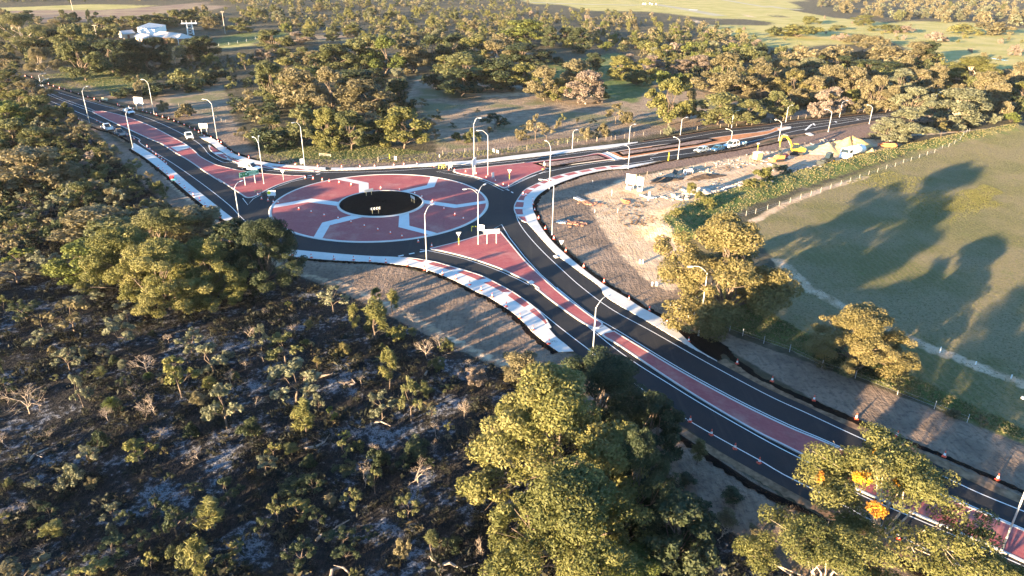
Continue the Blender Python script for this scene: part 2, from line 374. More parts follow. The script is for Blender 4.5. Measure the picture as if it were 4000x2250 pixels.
def m_ground():
    t = NT('ground_soil'); p = t.pos()
    n1 = t.noise(p, .35, 5, .65); n2 = t.noise(p, 1.6, 4, .6); n3 = t.noise(p, .05, 4, .6); n4 = t.noise(p, 6, 3); n5 = t.noise(p, .18, 6, .7)
    sx = t.n('SeparateXYZ'); t.l(p, sx.inputs[0])
    def w(name, amp=.55, lo=.38, hi=.62):
        a = t.n('Attribute', attribute_name='w_'+name).outputs['Fac']
        return t.ramp(t.math('ADD', a, t.math('MULTIPLY', t.math('SUBTRACT', n1, .5), amp)), lo, hi)
    def two(a, b, f, lo=.35, hi=.65): return t.mix(t.ramp(f, lo, hi), a, b)
    base = two((.050, .045, .028), (.085, .075, .045), n1); base = t.mix(t.ramp(n5, .5, .72), base, (.15, .12, .085))
    col = base
    # burnt heath: charcoal litter with patches of bare white sand
    sc = two((.012, .0115, .011), (.034, .029, .024), n2); sc = t.mix(t.math('MULTIPLY', t.ramp(n5, .46, .64), .5), sc, (.055, .054, .056))
    sp_ = t.math('ADD', t.math('MULTIPLY', n5, .62), t.math('MULTIPLY', n2, .38))
    sc = t.mix(t.math('MULTIPLY', t.ramp(sp_, .515, .60), .75), sc, (.25, .255, .275))
    sc = t.mix(t.math('MULTIPLY', t.ramp(n4, .50, .60), .8), sc, (.016, .016, .017))
    col = t.mix(w('scrub'), col, sc)
    dr = two((.19, .142, .098), (.31, .235, .165), n1); dr = t.mix(t.ramp(n3, .48, .62), dr, (.15, .145, .075)); col = t.mix(w('dry'), col, dr)
    pu = two((.20, .135, .105), (.26, .20, .13), n3, .4, .6); col = t.mix(w('purple'), col, pu)
    fi = two((.30, .28, .085), (.40, .34, .135), n3, .35, .62); fi = t.mix(t.math('MULTIPLY', t.ramp(n1, .5, .75), .4), fi, (.20, .21, .065)); col = t.mix(w('field'), col, fi)
    # paddock: short mown grass, wheel-combed lines, bare tan soil showing through
    pa = two((.145, .135, .055), (.23, .185, .105), n3, .40, .60); pa = t.mix(t.math('MULTIPLY', t.ramp(n2, .45, .7), .4), pa, (.085, .105, .042))
    pa = t.mix(t.math('MULTIPLY', t.ramp(n5, .58, .72), .6), pa, (.13, .16, .05)); wv = t.n('TexWave'); wv.inputs['Scale'].default_value = .28; wv.inputs['Distortion'].default_value = 6; wv.inputs['Detail'].default_value = 3; wv.inputs['Detail Scale'].default_value = 1.5; t.l(p, wv.inputs['Vector']); pa = t.mix(t.math('MULTIPLY', t.ramp(wv.outputs['Fac'], .5, .9), .35), pa, (.22, .18, .10)); n6 = t.noise(p, 2.8, 3, .7); pa = t.mix(t.math('MULTIPLY', t.ramp(n6, .5, .68), .55), pa, (.045, .06, .02)); col = t.mix(w('paddock'), col, pa)
    gr = two((.060, .095, .024), (.12, .145, .045), n1); gr = t.mix(t.ramp(n5, .48, .66), gr, (.20, .18, .08)); col = t.mix(w('grass', .8), col, gr)
    ve = two((.165, .122, .092), (.26, .19, .14), n5, .38, .62); ve = t.mix(t.math('MULTIPLY', t.ramp(n2, .5, .66), .75), ve, (.10, .076, .06))
    mt_ = t.n('Mapping'); mt_.inputs['Scale'].default_value = (1.6, .22, 1); mt_.inputs['Rotation'].default_value = (0, 0, .75); t.l(p, mt_.inputs[0]); til = t.noise(mt_.outputs[0], 1.3, 4, .65)
    ve = t.mix(t.math('MULTIPLY', t.ramp(n3, .55, .7), .8), ve, (.30, .225, .17)); ve = t.mix(t.math('MULTIPLY', t.ramp(til, .50, .66), .4), ve, (.075, .056, .046)); col = t.mix(w('verge', .5), col, ve)
    br = two((.15, .10, .08), (.22, .155, .125), n2); col = t.mix(w('brown', .4), col, br)
    sa = two((.46, .325, .205), (.56, .43, .30), n1); sa = t.mix(t.math('MULTIPLY', t.ramp(n5, .5, .66), .7), sa, (.36, .225, .125)); sa = t.mix(t.math('MULTIPLY', t.ramp(n2, .56, .7), .5), sa, (.22, .17, .13))
    col = t.mix(w('sand', .6), col, sa)
    t.l(col, t.bsdf.inputs['Base Color']); t.bsdf.inputs['Roughness'].default_value = .95; t.bsdf.inputs['Specular IOR Level'].default_value = .15
    h = t.math('ADD', t.math('ADD', t.math('MULTIPLY', n2, 1.0), t.math('MULTIPLY', n4, .35)), t.math('MULTIPLY', til, .8)); t.bump(h, 1.0, .38)
    return t.mat
ground = link('ground', mesh_np('ground', V, Q, {'w_'+z: weight(z, fx, fy) for z in ZN}, m_ground(), True)); tag(ground, kind='structure')

# ------------------------------------------------------------------ roads
Z_A = 0.030
CEN = (-27.09, 139.33); RO, RI = 22.03, 8.81
far_b = [(150, 268), (200, 300), (260, 345)]
edge_nA = P(1, (120, 700), (300, 790), (480, 873), (700, 945), (870, 1003), (1000, 1045), (1300, 1122), (1550, 1190), (1750, 1253), (1900, 1322), (2000, 1375)) + P('D', (0, 400))[:0]
kerb_sepN = P(5, (2095, 20), (2112, 62), (2170, 110)) + P('D', (100, 622), (250, 660), (480, 735), (860, 800), (1040, 825), (1300, 848), (1600, 866), (2070, 887)) + P(6, (600, 276), (755, 268))
edge_nB = P(6, (1000, 262), (1400, 243)) + P('C', (0, 948), (400, 925), (660, 912), (930, 880), (1500, 815), (2264, 725)) + P('F', (460, 300), (820, 255), (1100, 213), (1500, 178), (2000, 80)) + P(3, (1300, 1430), (1700, 1366), (2100, 1303), (2574, 1255)) + P(4, (300, 1215), (600, 1188), (1000, 1145), (1300, 1118), (1750, 1080), (2300, 1020))
edge_sB = P(4, (2300, 1050), (1750, 1125), (1300, 1180), (1000, 1226), (600, 1295), (380, 1338), (0, 1400)) + P(7, (2300, 38), (2000, 92), (1700, 140), (1500, 168))
path_ne_in = P('F', (1900, 505), (1800, 486))      # start of separator
sep_ne_road = P('F', (1800, 486), (1500, 496), (1250, 530), (1000, 575), (750, 625), (500, 690), (300, 770), (130, 850), (0, 920)) + P(7, (70, 535), (28, 605), (18, 655), (35, 705), (80, 762), (130, 790))
sep_ne_in = P('F', (1800, 488), (1500, 535), (1250, 570), (1000, 620), (800, 665), (600, 720), (420, 780), (270, 845), (150, 920), (60, 1000), (0, 1060)) + P(7, (118, 615), (108, 660), (115, 710), (140, 760), (150, 790))
path_ne_road = P(7, (150, 792), (230, 880), (330, 992), (470, 1132), (700, 1302), (880, 1435)) + P(11, (940, 85), (1200, 245), (1400, 360), (1600, 480), (1800, 600), (2065, 742))
path_ne_out = P(7, (1500, 166), (1300, 215), (1180, 245)) + P('F', (1700, 545), (1500, 556), (1250, 600), (1000, 660), (800, 727), (600, 802), (430, 882), (300, 962), (200, 1052), (150, 1140), (138, 1200), (150, 1290), (200, 1390)) + P(7, (260, 785), (330, 892), (430, 1010), (560, 1130), (720, 1262), (850, 1362), (960, 1440)) + P(11, (1160, 108), (1280, 188), (1430, 268), (1570, 350), (1700, 468), (1850, 608), (2060, 735))
edge_neC = P(11, (2065, 745), (2574, 1015)) + P(12, (400, 1195), (830, 1402)) + P(16, (1500, 240), (1900, 440), (2300, 622), (2700, 790), (3300, 1060))
edge_swC = P(16, (3000, 1950), (2200, 1630), (1600, 1330), (1250, 1150), (900, 955), (600, 790), (280, 625)) + P(15, (2200, 262), (1900, 77)) + P(11, (1800, 1440), (1500, 1253), (1220, 1068), (1000, 905), (820, 765))
path_sw_road2 = P(11, (620, 640), (540, 570), (450, 500), (375, 415))
sep_sw_road = P(11, (395, 400), (340, 310), (240, 205), (90, 95), (0, 35)) + P('E', (1300, 1290), (1080, 1170), (800, 1030), (500, 930), (120, 820), (0, 788)) + P(6, (1600, 1155), (1440, 1140))
sep_sw_in = P(11, (362, 413), (310, 340), (200, 255), (100, 185), (0, 115)) + P('E', (1080, 1275), (870, 1170), (500, 1010), (120, 890), (0, 862)) + P(6, (1560, 1165), (1440, 1142))
path_w_road = P(6, (1440, 1140), (1200, 1132), (1000, 1120), (700, 1096), (345, 1060), (150, 1020), (-60, 960)) + P(5, (2440, 830), (2250, 680), (2100, 560), (1900, 400), (1600, 150), (1345, -10))
path_sw_out = P(11, (470, 648), (350, 560), (200, 440), (140, 370), (0, 245)) + P('E', (900, 1380), (700, 1290), (450, 1160), (250, 1065), (0, 965)) + P(6, (1600, 1238), (1250, 1195), (1000, 1182), (700, 1166), (340, 1131), (120, 1095), (-100, 1030)) + P(5, (2320, 815), (2150, 700), (1900, 500), (1700, 330), (1480, 155), (1320, 50))
edge_sA = P(1, (1310, 1420), (1150, 1320), (900, 1222), (560, 1068), (400, 990), (200, 880), (0, 760))
def sm(p, s=1.0): return resample(p, s)
road_poly = sm(edge_nA) + sm(kerb_sepN)[1:] + sm(edge_nB) + sm(edge_sB) + sm(sep_ne_road) + sm(path_ne_road) + sm(edge_neC) + sm(edge_swC) + sm(path_sw_road2) + sm(sep_sw_road) + sm(path_w_road)[1:] + sm(edge_sA)
mb = MB(); mb.sheet(road_poly, Z_A)
road = mb.build('road', M_ASPH); tag(road, kind='structure')

# painted lines: real sheets 4 mm above the asphalt
LINES = []
def line(pts, w=.12, step=1.2): LINES.append((sm(pts, step) if step else pts, w))
line(P(1, (300, 808), (490, 898), (700, 966), (1000, 1052), (1330, 1138), (1550, 1215), (1750, 1305), (1950, 1410)) + P(5, (2040, 30), (2110, 110), (2250, 185)) + P('D', (250, 690), (480, 752), (860, 838), (1300, 880), (2070, 905)) + P(6, (760, 285), (1200, 278), (1600, 255), (2000, 225)) + P('C', (930, 905), (1500, 845), (2264, 752)) + P('F', (820, 278), (1500, 190), (2264, 70)) + P(3, (1700, 1398), (2100, 1330), (2574, 1282)) + P(4, (300, 1240), (600, 1212), (1000, 1166), (1300, 1140)))
line(P(1, (300, 860), (440, 930), (560, 985), (750, 1060), (920, 1122)))
line(P(1, (300, 840), (440, 912), (650, 1000), (800, 1055), (950, 1112)))
line(P(1, (380, 955), (550, 1035), (750, 1115), (990, 1215), (1250, 1330), (1400, 1400)) + P(5, (1420, 0), (1700, 170), (1900, 305), (2100, 450), (2300, 610), (2390, 700), (2480, 790)))
# holding-line points
line(P(5, (2440, 545), (2492, 612), (2545, 552)) + P('D', (900, 1340), (1200, 1190), (1500, 1085), (1950, 985)), .12, None)
line(P('C', (400, 1010), (20, 1046), (350, 1098), (700, 1160), (950, 1250), (1208, 1385), (1300, 1325), (1500, 1225), (1960, 1030)), .12, None)
line(P('E', (980, 232), (1105, 158), (1230, 370), (1480, 690), (1750, 985), (2250, 1430)), .12, None)
line(P(6, (1650, 1062), (1735, 1072)) + P('E', (200, 660), (500, 735), (800, 832), (1100, 945), (1400, 1082), (1560, 1165)), .12, None)
# lines along the medians of the south-east road
line(P('E', (1700, 1240), (1950, 1435)) + P('H', (-60, -10), (110, 130), (260, 237), (420, 337), (590, 442), (780, 552), (1000, 674), (1250, 802)) + P(16, (860, 600), (1620, 932), (2340, 1250), (2700, 1410)))
line(P(11, (450, -5), (620, 135), (820, 285)) + P('H', (140, 48), (335, 168), (485, 258), (655, 353), (855, 458), (1085, 568), (1290, 655)) + P(16, (1740, 612), (2574, 980), (2900, 1122)))
line(P(7, (40, 715), (70, 790), (150, 905), (300, 1072), (500, 1262), (700, 1440)) + P(11, (1000, 212), (1400, 432), (2000, 772), (2574, 1078)) + P(12, (400, 1262), (800, 1449)) + P(16, (1540, 343), (2100, 608), (2574, 802), (2900, 940)))
line(P(11, (250, 205), (500, 410), (800, 640), (920, 740), (1260, 980), (1600, 1222), (2000, 1462)) + P(15, (2574, 335)) + P(16, (90, 396), (600, 655), (1000, 870), (1650, 1215), (2574, 1640)))
line(P(7, (0, 400), (300, 292), (700, 213), (1000, 172), (1350, 115)) + P('F', (2264, 300)) + P(7, (1600, 50), (1900, 0)) + P(4, (0, 1305), (120, 1280)), .14)
line(P('F', (1750, 465), (2264, 385)) + P(7, (1400, 140), (1800, 92), (2200, 30)) + P(3, (2300, 1449), (2574, 1385)) + P(4, (300, 1312), (600, 1262), (1000, 1195), (1250, 1160)), .14)
line(P(4, (230, 1285), (500, 1250), (800, 1205), (1200, 1160)), .12)
def dashes(pts, dash, gap, w):
    p = sm(pts, .5); k = max(1, round(dash/.5)); g = max(1, round(gap/.5)); i = 0
    while i + k < len(p): LINES.append((p[i:i+k+1], w)); i += k+g
dashes(P('A', (830, 135), (1000, 105), (1180, 72)), 1.0, 1.0, .3)
dashes(P('C', (1265, 1360), (1330, 1390), (1400, 1440)) + P(7, (30, 512)), 1.0, 1.0, .3)
dashes(P(6, (1430, 1128), (1550, 1104), (1700, 1076)), 1.0, 1.0, .3)
mb = MB()
for p, w in LINES: mb.flat(p, w, Z_A + .004)
for q in (P(4, (375, 1310), (440, 1250)), P(4, (455, 1240), (470, 1262)), P(4, (675, 1220), (690, 1232)), P(4, (895, 1196), (910, 1206))):
    mb.flat(q, .5, Z_A + .0045)
marks = mb.build('road_marking', M_PAINT); marks.parent = road

# ---- paths made of single concrete panels
def panels(name, A, B, step, z0, z1, mats, parent, gap=.03, piece='panel', pick=None, n=None):
    A, B = sm(A, .5), sm(B, .5)
    L = sum(math.dist(a, b) for a, b in zip(A, A[1:])); n = n or max(1, round(L/step)); sub = 3
    A2, B2 = at_n(A, n*sub), at_n(B, n*sub); out = []
    for i in range(n):
        a, b = A2[i*sub:i*sub+sub+1], B2[i*sub:i*sub+sub+1]
        def inset(p, q): l = math.dist(p, q) or 1; f = min(.4, gap/2/l); return (p[0]+(q[0]-p[0])*f, p[1]+(q[1]-p[1])*f)
        a = [inset(a[0], a[1])] + a[1:-1] + [inset(a[-1], a[-2])]; b = [inset(b[0], b[1])] + b[1:-1] + [inset(b[-1], b[-2])]
        m = MB(); m.prism(a + b[::-1], z0, z1 + R.uniform(-.004, .004)); out.append(m.build(piece, mats[pick(i)] if pick else mats[0], parent))
    return out
def bed(name, A, B, z0, z1, mat, kind='structure'):
    m = MB(); m.prism(sm(A, 1) + sm(B, 1)[::-1], z0, z1); return tag(m.build(name, mat), kind=kind)
# north path: along road A end, past the roundabout, along road B
pn_in = P(1, (2000, 1378)) + P(5, (2130, 0), (2200, 60), (2330, 130), (2450, 175)) + P('D', (170, 545), (300, 600), (600, 690), (900, 750), (1150, 775), (1600, 815), (2070, 850)) + P(6, (700, 262))
pn_out = P(1, (2100, 1380), (2190, 1425)) + P(5, (2300, 95), (2380, 120)) + P('D', (0, 295), (150, 420), (300, 515), (500, 585), (700, 645), (1000, 705), (1300, 745), (1700, 770), (2070, 795)) + P(6, (700, 238))
f1 = bed('footpath', pn_in, pn_out, .0, .085, M_JOINT); panels('panel', pn_in, pn_out, 2.6, .0, .115, [M_CONC], f1)
pb_in = P(6, (755, 268)) + edge_nB[:13]
pb_out = P(6, (755, 240), (1000, 238), (1400, 218)) + P('C', (0, 890), (400, 868), (660, 850), (930, 825), (1500, 750), (2264, 668)) + P('F', (460, 240), (900, 190), (1400, 130), (2000, 68))
f2 = bed('footpath', pb_in, pb_out, .0, .085, M_JOINT); panels('panel', pb_in, pb_out, 2.8, .0, .115, [M_CONC], f2)
# north-east path
pe1_in = P(7, (1480, 172), (1200, 212)) + sep_ne_in + path_ne_road[1:]
f3 = bed('footpath', pe1_in, path_ne_out, .0, .085, M_JOINT); panels('panel', pe1_in, path_ne_out, 2.4, .0, .115, [M_CONC], f3)
# west and south-west path
psw_in = path_sw_road2 + sep_sw_in[1:] + path_w_road[1:]
f4 = bed('footpath', psw_in, path_sw_out, .0, .085, M_JOINT); panels('panel', psw_in, path_sw_out, 2.4, .0, .115, [M_CONC], f4)
# ---- separators with red and white bands
def separator(road_side, in_side, nwhite, piece_w):
    a, b = sm(road_side, .5), sm(in_side, .5); poly = a + b[::-1]
    m = MB(); m.prism(poly, 0, .12); o = tag(m.build('traffic_separator', M_KERB), kind='structure')
    m = MB(); m.ribbon(offset(a, .09 if area(poly) > 0 else -.09), .18, .03, .165); m.build('kerb', M_KERB, o)
    s = .34 if area(poly) > 0 else -.34
    A = offset(a, s*.62); B = offset(b, -s*.15); N = 60*nwhite; A, B = at_n(A, N), at_n(B, N); k = N//nwhite; wn_ = int(k*piece_w)
    for i in range(nwhite):
        for (u, v, mt) in ((i*k, i*k+wn_, M_BAND), (i*k+wn_, (i+1)*k, M_PAVE)):
            if i == 0 and u == 0: u = 3
            if v >= N-1: v = N-3
            if v <= u: continue
            m = MB(); m.prism(A[u:v+1] + B[u:v+1][::-1], .1, .138 if mt is M_PAVE else .141); m.build('paving_band', mt, o)
    return o
separator(sep_ne_road, sep_ne_in, 12, .28)
separator(sep_sw_road, sep_sw_in, 6, .22)
separator(kerb_sepN, P(5, (2100, 10), (2150, 40), (2240, 95), (2340, 145)) + P('D', (60, 540), (300, 625), (600, 705), (880, 755), (1150, 785), (1600, 822), (2070, 862)) + P(6, (600, 268), (750, 264)), 6, .24)

# ---- raised islands: kerb ring, red paving
def island(name, poly, top=M_PAVE, kw=.23, z=.15, chunks=None):
    p = sm(poly + [poly[0]], .8)[:-1]
    if area(p) < 0: p = p[::-1]
    m = MB(); m.prism(p, 0, z-.02); o = tag(m.build(name, M_KERB), kind='structure')
    m = MB(); m.ribbon(offset(p, kw/2, True), kw, .03, z+.02, True); m.build('kerb', M_KERB, o)
    m = MB(); m.prism(offset(p, kw, True), .05, z); m.build('paving', top, o)
    return o, p
isl_a = P(1, (955, 1120), (1080, 1128), (1290, 1183), (1500, 1262), (1700, 1362), (1860, 1449)) + P(5, (1960, 72), (2020, 130), (2150, 200)) + P('D', (0, 758), (300, 832), (550, 882), (850, 922), (1200, 947), (1500, 967), (1790, 983)) + P('D', (1500, 1072), (1200, 1172), (950, 1290), (800, 1372), (690, 1412), (600, 1418), (545, 1398), (400, 1300), (200, 1170), (0, 1040)) + P(5, (2230, 390), (2070, 290), (1900, 172), (1760, 90), (1620, 0)) + P(1, (1500, 1400), (1300, 1308), (1100, 1217), (930, 1130))
island('traffic_island', isl_a)
isl_b = P('C', (315, 1045), (380, 1012), (700, 985), (1180, 935), (1600, 890)) + P('F', (0, 440), (500, 385), (1000, 325), (1330, 272)) + P('F', (1590, 385), (1500, 388), (1000, 452), (600, 502), (340, 555)) + P('C', (1960, 1003), (1700, 1102), (1450, 1222), (1290, 1318), (1210, 1345), (1150, 1317), (920, 1217), (700, 1142), (430, 1087))
ib, _ = island('traffic_island', isl_b)
isl_b2 = P('F', (1450, 248), (1730, 364)) + P(7, (1250, 128), (1600, 72), (1900, 26)) + P(3, (2150, 1432), (2400, 1385), (2574, 1352)) + P(4, (110, 1315), (225, 1292), (215, 1278), (80, 1286)) + P(3, (2574, 1318), (2300, 1352), (2000, 1392), (1750, 1432)) + P(7, (1500, 10), (1200, 52), (1000, 85))
ib2, _ = island('traffic_island', isl_b2, plain('orange_sand_bed', (.46, .20, .09), .95, var=.2, scale=.8))
isl_c1 = P('E', (1090, 280), (1135, 335), (1240, 462), (1500, 772), (1750, 1012), (2000, 1242), (2250, 1447)) + P(11, (600, 140), (800, 290), (918, 366), (800, 402), (500, 212), (230, 0)) + P('E', (1750, 1252), (1560, 1132), (1400, 1052), (1100, 912), (800, 802), (500, 707), (200, 632), (0, 590)) + P(6, (1760, 1065), (1745, 1055)) + P('E', (0, 545), (400, 445), (720, 350), (1000, 285))
island('traffic_island', isl_c1)
isl_c2 = P('H', (135, 62), (330, 180), (480, 270), (650, 365), (850, 470), (1080, 580), (1290, 667)) + P(16, (1720, 630), (2574, 1000), (3000, 1190)) + P(16, (3000, 1500), (2574, 1322), (2340, 1212), (1620, 900), (860, 575)) + P('H', (1210, 765), (1050, 680), (900, 605), (750, 520), (600, 430), (450, 335), (300, 235), (160, 140), (68, 82))
island('traffic_island', isl_c2)
m = MB(); m.prism(P(11, (800, 404), (918, 368), (1016, 434), (896, 473)), .0, .05); tag(m.build('pedestrian_crossing', M_CONC), kind='structure')
m = MB(); m.prism(P('F', (1350, 270), (1440, 250), (1722, 364), (1600, 384)), .0, .05); tag(m.build('pedestrian_crossing', M_CONC), kind='structure')
m = MB(); m.prism(P(5, (1720, 35), (1880, 8), (1905, 42), (1785, 78)), .10, .158); tag(m.build('pedestrian_crossing', M_CONC), kind='structure')
# mulch beds inside the north-east median, dark border round lighter chips
M_CHIP = plain('wood_chip', (.24, .17, .14), .95, var=.5, scale=2.2)
for outer, inner in ((P('F', (135, 452), (600, 397), (1290, 296), (1495, 370), (1000, 446), (400, 538)), P('F', (250, 460), (620, 418), (1270, 318), (1420, 365), (1000, 422), (420, 512))),
                     (P('F', (1580, 252), (2264, 165)) + P(7, (1400, 30), (1600, 0)) + P(3, (1800, 1408), (1990, 1396), (2075, 1415)) + P(7, (1900, 8), (1600, 55), (1250, 112), (1110, 130)), P('F', (1680, 258), (2264, 185)) + P(7, (1640, 12)) + P(3, (1830, 1422), (1980, 1408), (2010, 1416)) + P(7, (1850, 5), (1600, 38), (1250, 92), (1120, 112)))):
    m = MB(); m.prism(outer, .1, .19); b = tag(m.build('garden_bed', M_MULCH), kind='structure')
    m = MB(); m.prism(inner, .15, .24); m.build('wood_chips', M_CHIP, b)
# white concrete nose of the far median and two kerb-side slabs
for q in (P(4, (90, 1300), (225, 1275), (228, 1295), (120, 1318)), P(4, (375, 1345), (420, 1338), (460, 1362), (430, 1368)), P('E', (1540, 1125), (1600, 1100), (1655, 1135), (1600, 1170)), P('E', (1965, 690), (2010, 680), (2050, 715), (2000, 722))):
    m = MB(); m.prism(q, .02, .185); tag(m.build('concrete_slab', M_CONC), kind='structure')

# ---- roundabout centre: flat red apron, six bent pale bands, kerbs, mulch mound
def circ(r, n=96): return [(CEN[0]+r*math.cos(k*2*math.pi/n), CEN[1]+r*math.sin(k*2*math.pi/n)) for k in range(n)]
m = MB(); m.prism(circ(RO-.3), 0, .10); apron = tag(m.build('roundabout_apron', M_PAVE), kind='structure')
m = MB(); m.lathe([(RO+.02, 0), (RO+.02, .05), (RO-.10, .12), (RO-.55, .13), (RO-.55, .05)], 128, c=CEN); m.build('kerb', M_KERB, apron, True)
m = MB(); m.lathe([(RI+.05, .05), (RI+.03, .20), (RI-.10, .30), (RI-.42, .31), (RI-.42, .1)], 96, c=CEN); m.build('kerb', M_KERB, apron, True)
def clip_r(p, r):
    d = (p[0]-CEN[0], p[1]-CEN[1]); l = math.hypot(*d); return (CEN[0]+d[0]/l*r, CEN[1]+d[1]/l*r)
for n, a, b in (('B', [(912, 590), (1520, 682), (2085, 603)], [(915, 655), (1480, 745), (2095, 655)]), ('B', [(460, 410), (955, 315), (1020, 160)], [(620, 438), (1095, 345), (1155, 182)]),
                ('A', [(1770, 460), (1795, 290), (1380, 207)], [(1960, 420), (1978, 270), (1530, 180)]), ('A', [(1425, 633), (895, 565), (185, 685)], [(1415, 705), (840, 632), (165, 748)]),
                ('A', [(1700, 868), (1105, 1022), (910, 1310)], [(1900, 900), (1250, 1070), (1075, 1340)]), ('B', [(418, 875), (418, 1105), (1025, 1270)], [(617, 840), (625, 1080), (1180, 1235)])):
    A, B = P(n, *a), P(n, *b)
    A[0], B[0] = clip_r(A[0], RI-.1), clip_r(B[0], RI-.1); A[2], B[2] = clip_r(A[2], RO-.52), clip_r(B[2], RO-.52)
    m = MB(); m.prism([A[0], A[1], A[2], B[2], B[1], B[0]], .05, .106); m.build('pale_band', M_BAND, apron)
nr, na = 22, 72; mv = [(CEN[0], CEN[1], .56)]
for i in range(1, nr+1):
    for k in range(na):
        r = (RI-.4)*i/nr; mv.append((CEN[0]+r*math.cos(k*2*math.pi/na), CEN[1]+r*math.sin(k*2*math.pi/na), .22 + .34*(1-(i/nr)**2) + (R.uniform(-.05, .07) if i < nr else 0)))
mf = [(0, 1+k, 1+(k+1) % na) for k in range(na)] + [(1+(i-1)*na+k, 1+i*na+k, 1+i*na+(k+1) % na, 1+(i-1)*na+(k+1) % na) for i in range(1, nr) for k in range(na)]
m = MB(); m.add(mv, mf); m.build('mulch_mound', M_MULCH, apron)
# mulch borders and gravel shoulders: uneven strips
def rough_strip(name, pts, w, z, mat, jag=.25, hump=.05, flip=1):
    p = sm(pts, .45); n = len(p); v = []; f = []
    A = offset(p, 0); 
    for i, off in enumerate((0, .35, .7, 1.0)):
        for q, o in zip(p, offset(p, flip*w*off)):
            j = R.uniform(-jag, jag)*(1 if i in (0, 3) else .3)*(.35 if i == 0 else 1); l = math.dist(q, o) or 1
            dx, dy = ((o[0]-q[0])/l, (o[1]-q[1])/l) if off else (0, 0)
            v.append((o[0]+dx*j, o[1]+dy*j, z + (hump*R.uniform(.5, 1.5) if i in (1, 2) else .0)))
    for i in range(3):
        for k in range(n-1): f.append((i*n+k, i*n+k+1, (i+1)*n+k+1, (i+1)*n+k) if flip < 0 else (i*n+k, (i+1)*n+k, (i+1)*n+k+1, i*n+k+1))
    m = MB(); m.add(v, f); return tag(m.build(name, mat), kind='structure')
rough_strip('mulch_border', P(7, (2800, -60), (2574, 0), (2250, 55), (1900, 112), (1560, 165), (1300, 222)) + path_ne_out[3:], .95, .04, M_MULCH, flip=1)
rough_strip('mulch_border', path_sw_out[:], .85, .04, M_MULCH, flip=-1 if False else 1)
mp_ = [(p[0]+R.uniform(-.12, .12), p[1]+R.uniform(-.12, .12)) for p in sm(P('H', (410, -30), (440, 5), (560, 65), (680, 110), (745, 150), (780, 200), (870, 265), (890, 290), (1000, 345), (1200, 430), (1365, 502)) + P(16, (1770, 235), (2305, 470), (2800, 690)), .4) + sm((P('H', (390, -25), (410, 10), (520, 100), (590, 175), (690, 215), (705, 185), (725, 185), (790, 240), (860, 292), (970, 347), (1150, 436), (1365, 530)) + P(16, (1770, 268), (2305, 505), (2800, 725)))[::-1], .4)]
mb = MB(); mb.prism(mp_, -.05, .07); tag(mb.build('mulch_border', M_MULCH), kind='structure')
rough_strip('mulch_border', P(16, (2600, 1760), (1600, 1400), (900, 1045), (300, 735)) + P(15, (2480, 545), (2200, 365), (1900, 165), (1650, 0)) + P(11, (1350, 1240), (1150, 1100)), 1.0, .05, M_MULCH, flip=1)
rough_strip('mulch_border', P(1, (1330, 1435), (1150, 1340), (1000, 1300), (860, 1240), (750, 1190), (570, 1095)), .9, .04, M_MULCH, flip=-1 if False else 1)
rough_strip('mulch_border', P(1, (235, 755), (345, 805), (480, 855), (760, 945), (1000, 1018), (1290, 1096), (1560, 1163), (1750, 1222), (1960, 1310), (2110, 1380), (2195, 1425)) + P('D', (0, 275), (150, 400), (300, 500), (500, 575), (700, 635), (1000, 695), (1300, 735)), .9, .04, M_MULCH, flip=1)
rough_strip('mulch_border', pb_out, .6, .04, M_MULCH, flip=1)
rough_strip('mulch_border', P(3, (1330, 1420), (1700, 1362), (2100, 1298), (2574, 1250)) + P(4, (300, 1210), (600, 1184), (1000, 1140), (1300, 1112)), .9, .04, M_MULCH, flip=1)
rough_strip('gravel_shoulder', P(11, (2065, 742), (2300, 868), (2574, 1013)) + P(12, (400, 1192), (830, 1400)) + P(16, (1500, 238), (2300, 620), (2800, 835)), 1.3, .022, M_GRAVEL, hump=.0, flip=1)
rough_strip('gravel_shoulder', P(16, (2200, 1632), (1250, 1152), (600, 792)) + P(15, (2200, 264), (1900, 79)) + P(11, (1500, 1255), (1220, 1070), (820, 768)), 1.1, .022, M_GRAVEL, hump=.0, flip=1)
rough_strip('gravel_shoulder', P(1, (1310, 1418), (1150, 1320), (900, 1224), (560, 1070), (400, 992)), 1.9, .022, M_GRAVEL, hump=.0, flip=1)
rough_strip('gravel_shoulder', P(1, (480, 873), (870, 1003), (1300, 1122), (1750, 1253), (1950, 1350)), .9, .022, M_GRAVEL, hump=.0, flip=1)
rough_strip('gravel_shoulder', P(4, (1250, 1185), (1000, 1225), (600, 1294), (380, 1338), (0, 1400)) + P(7, (2300, 38), (2000, 93), (1700, 142), (1480, 175)), 1.2, .022, M_GRAVEL, hump=.0, flip=1)
rough_strip('gravel_shoulder', P(3, (1330, 1428), (1700, 1366), (2100, 1303), (2574, 1255)) + P(4, (600, 1188), (1250, 1122)), 1.1, .022, M_GRAVEL, hump=.0, flip=1)

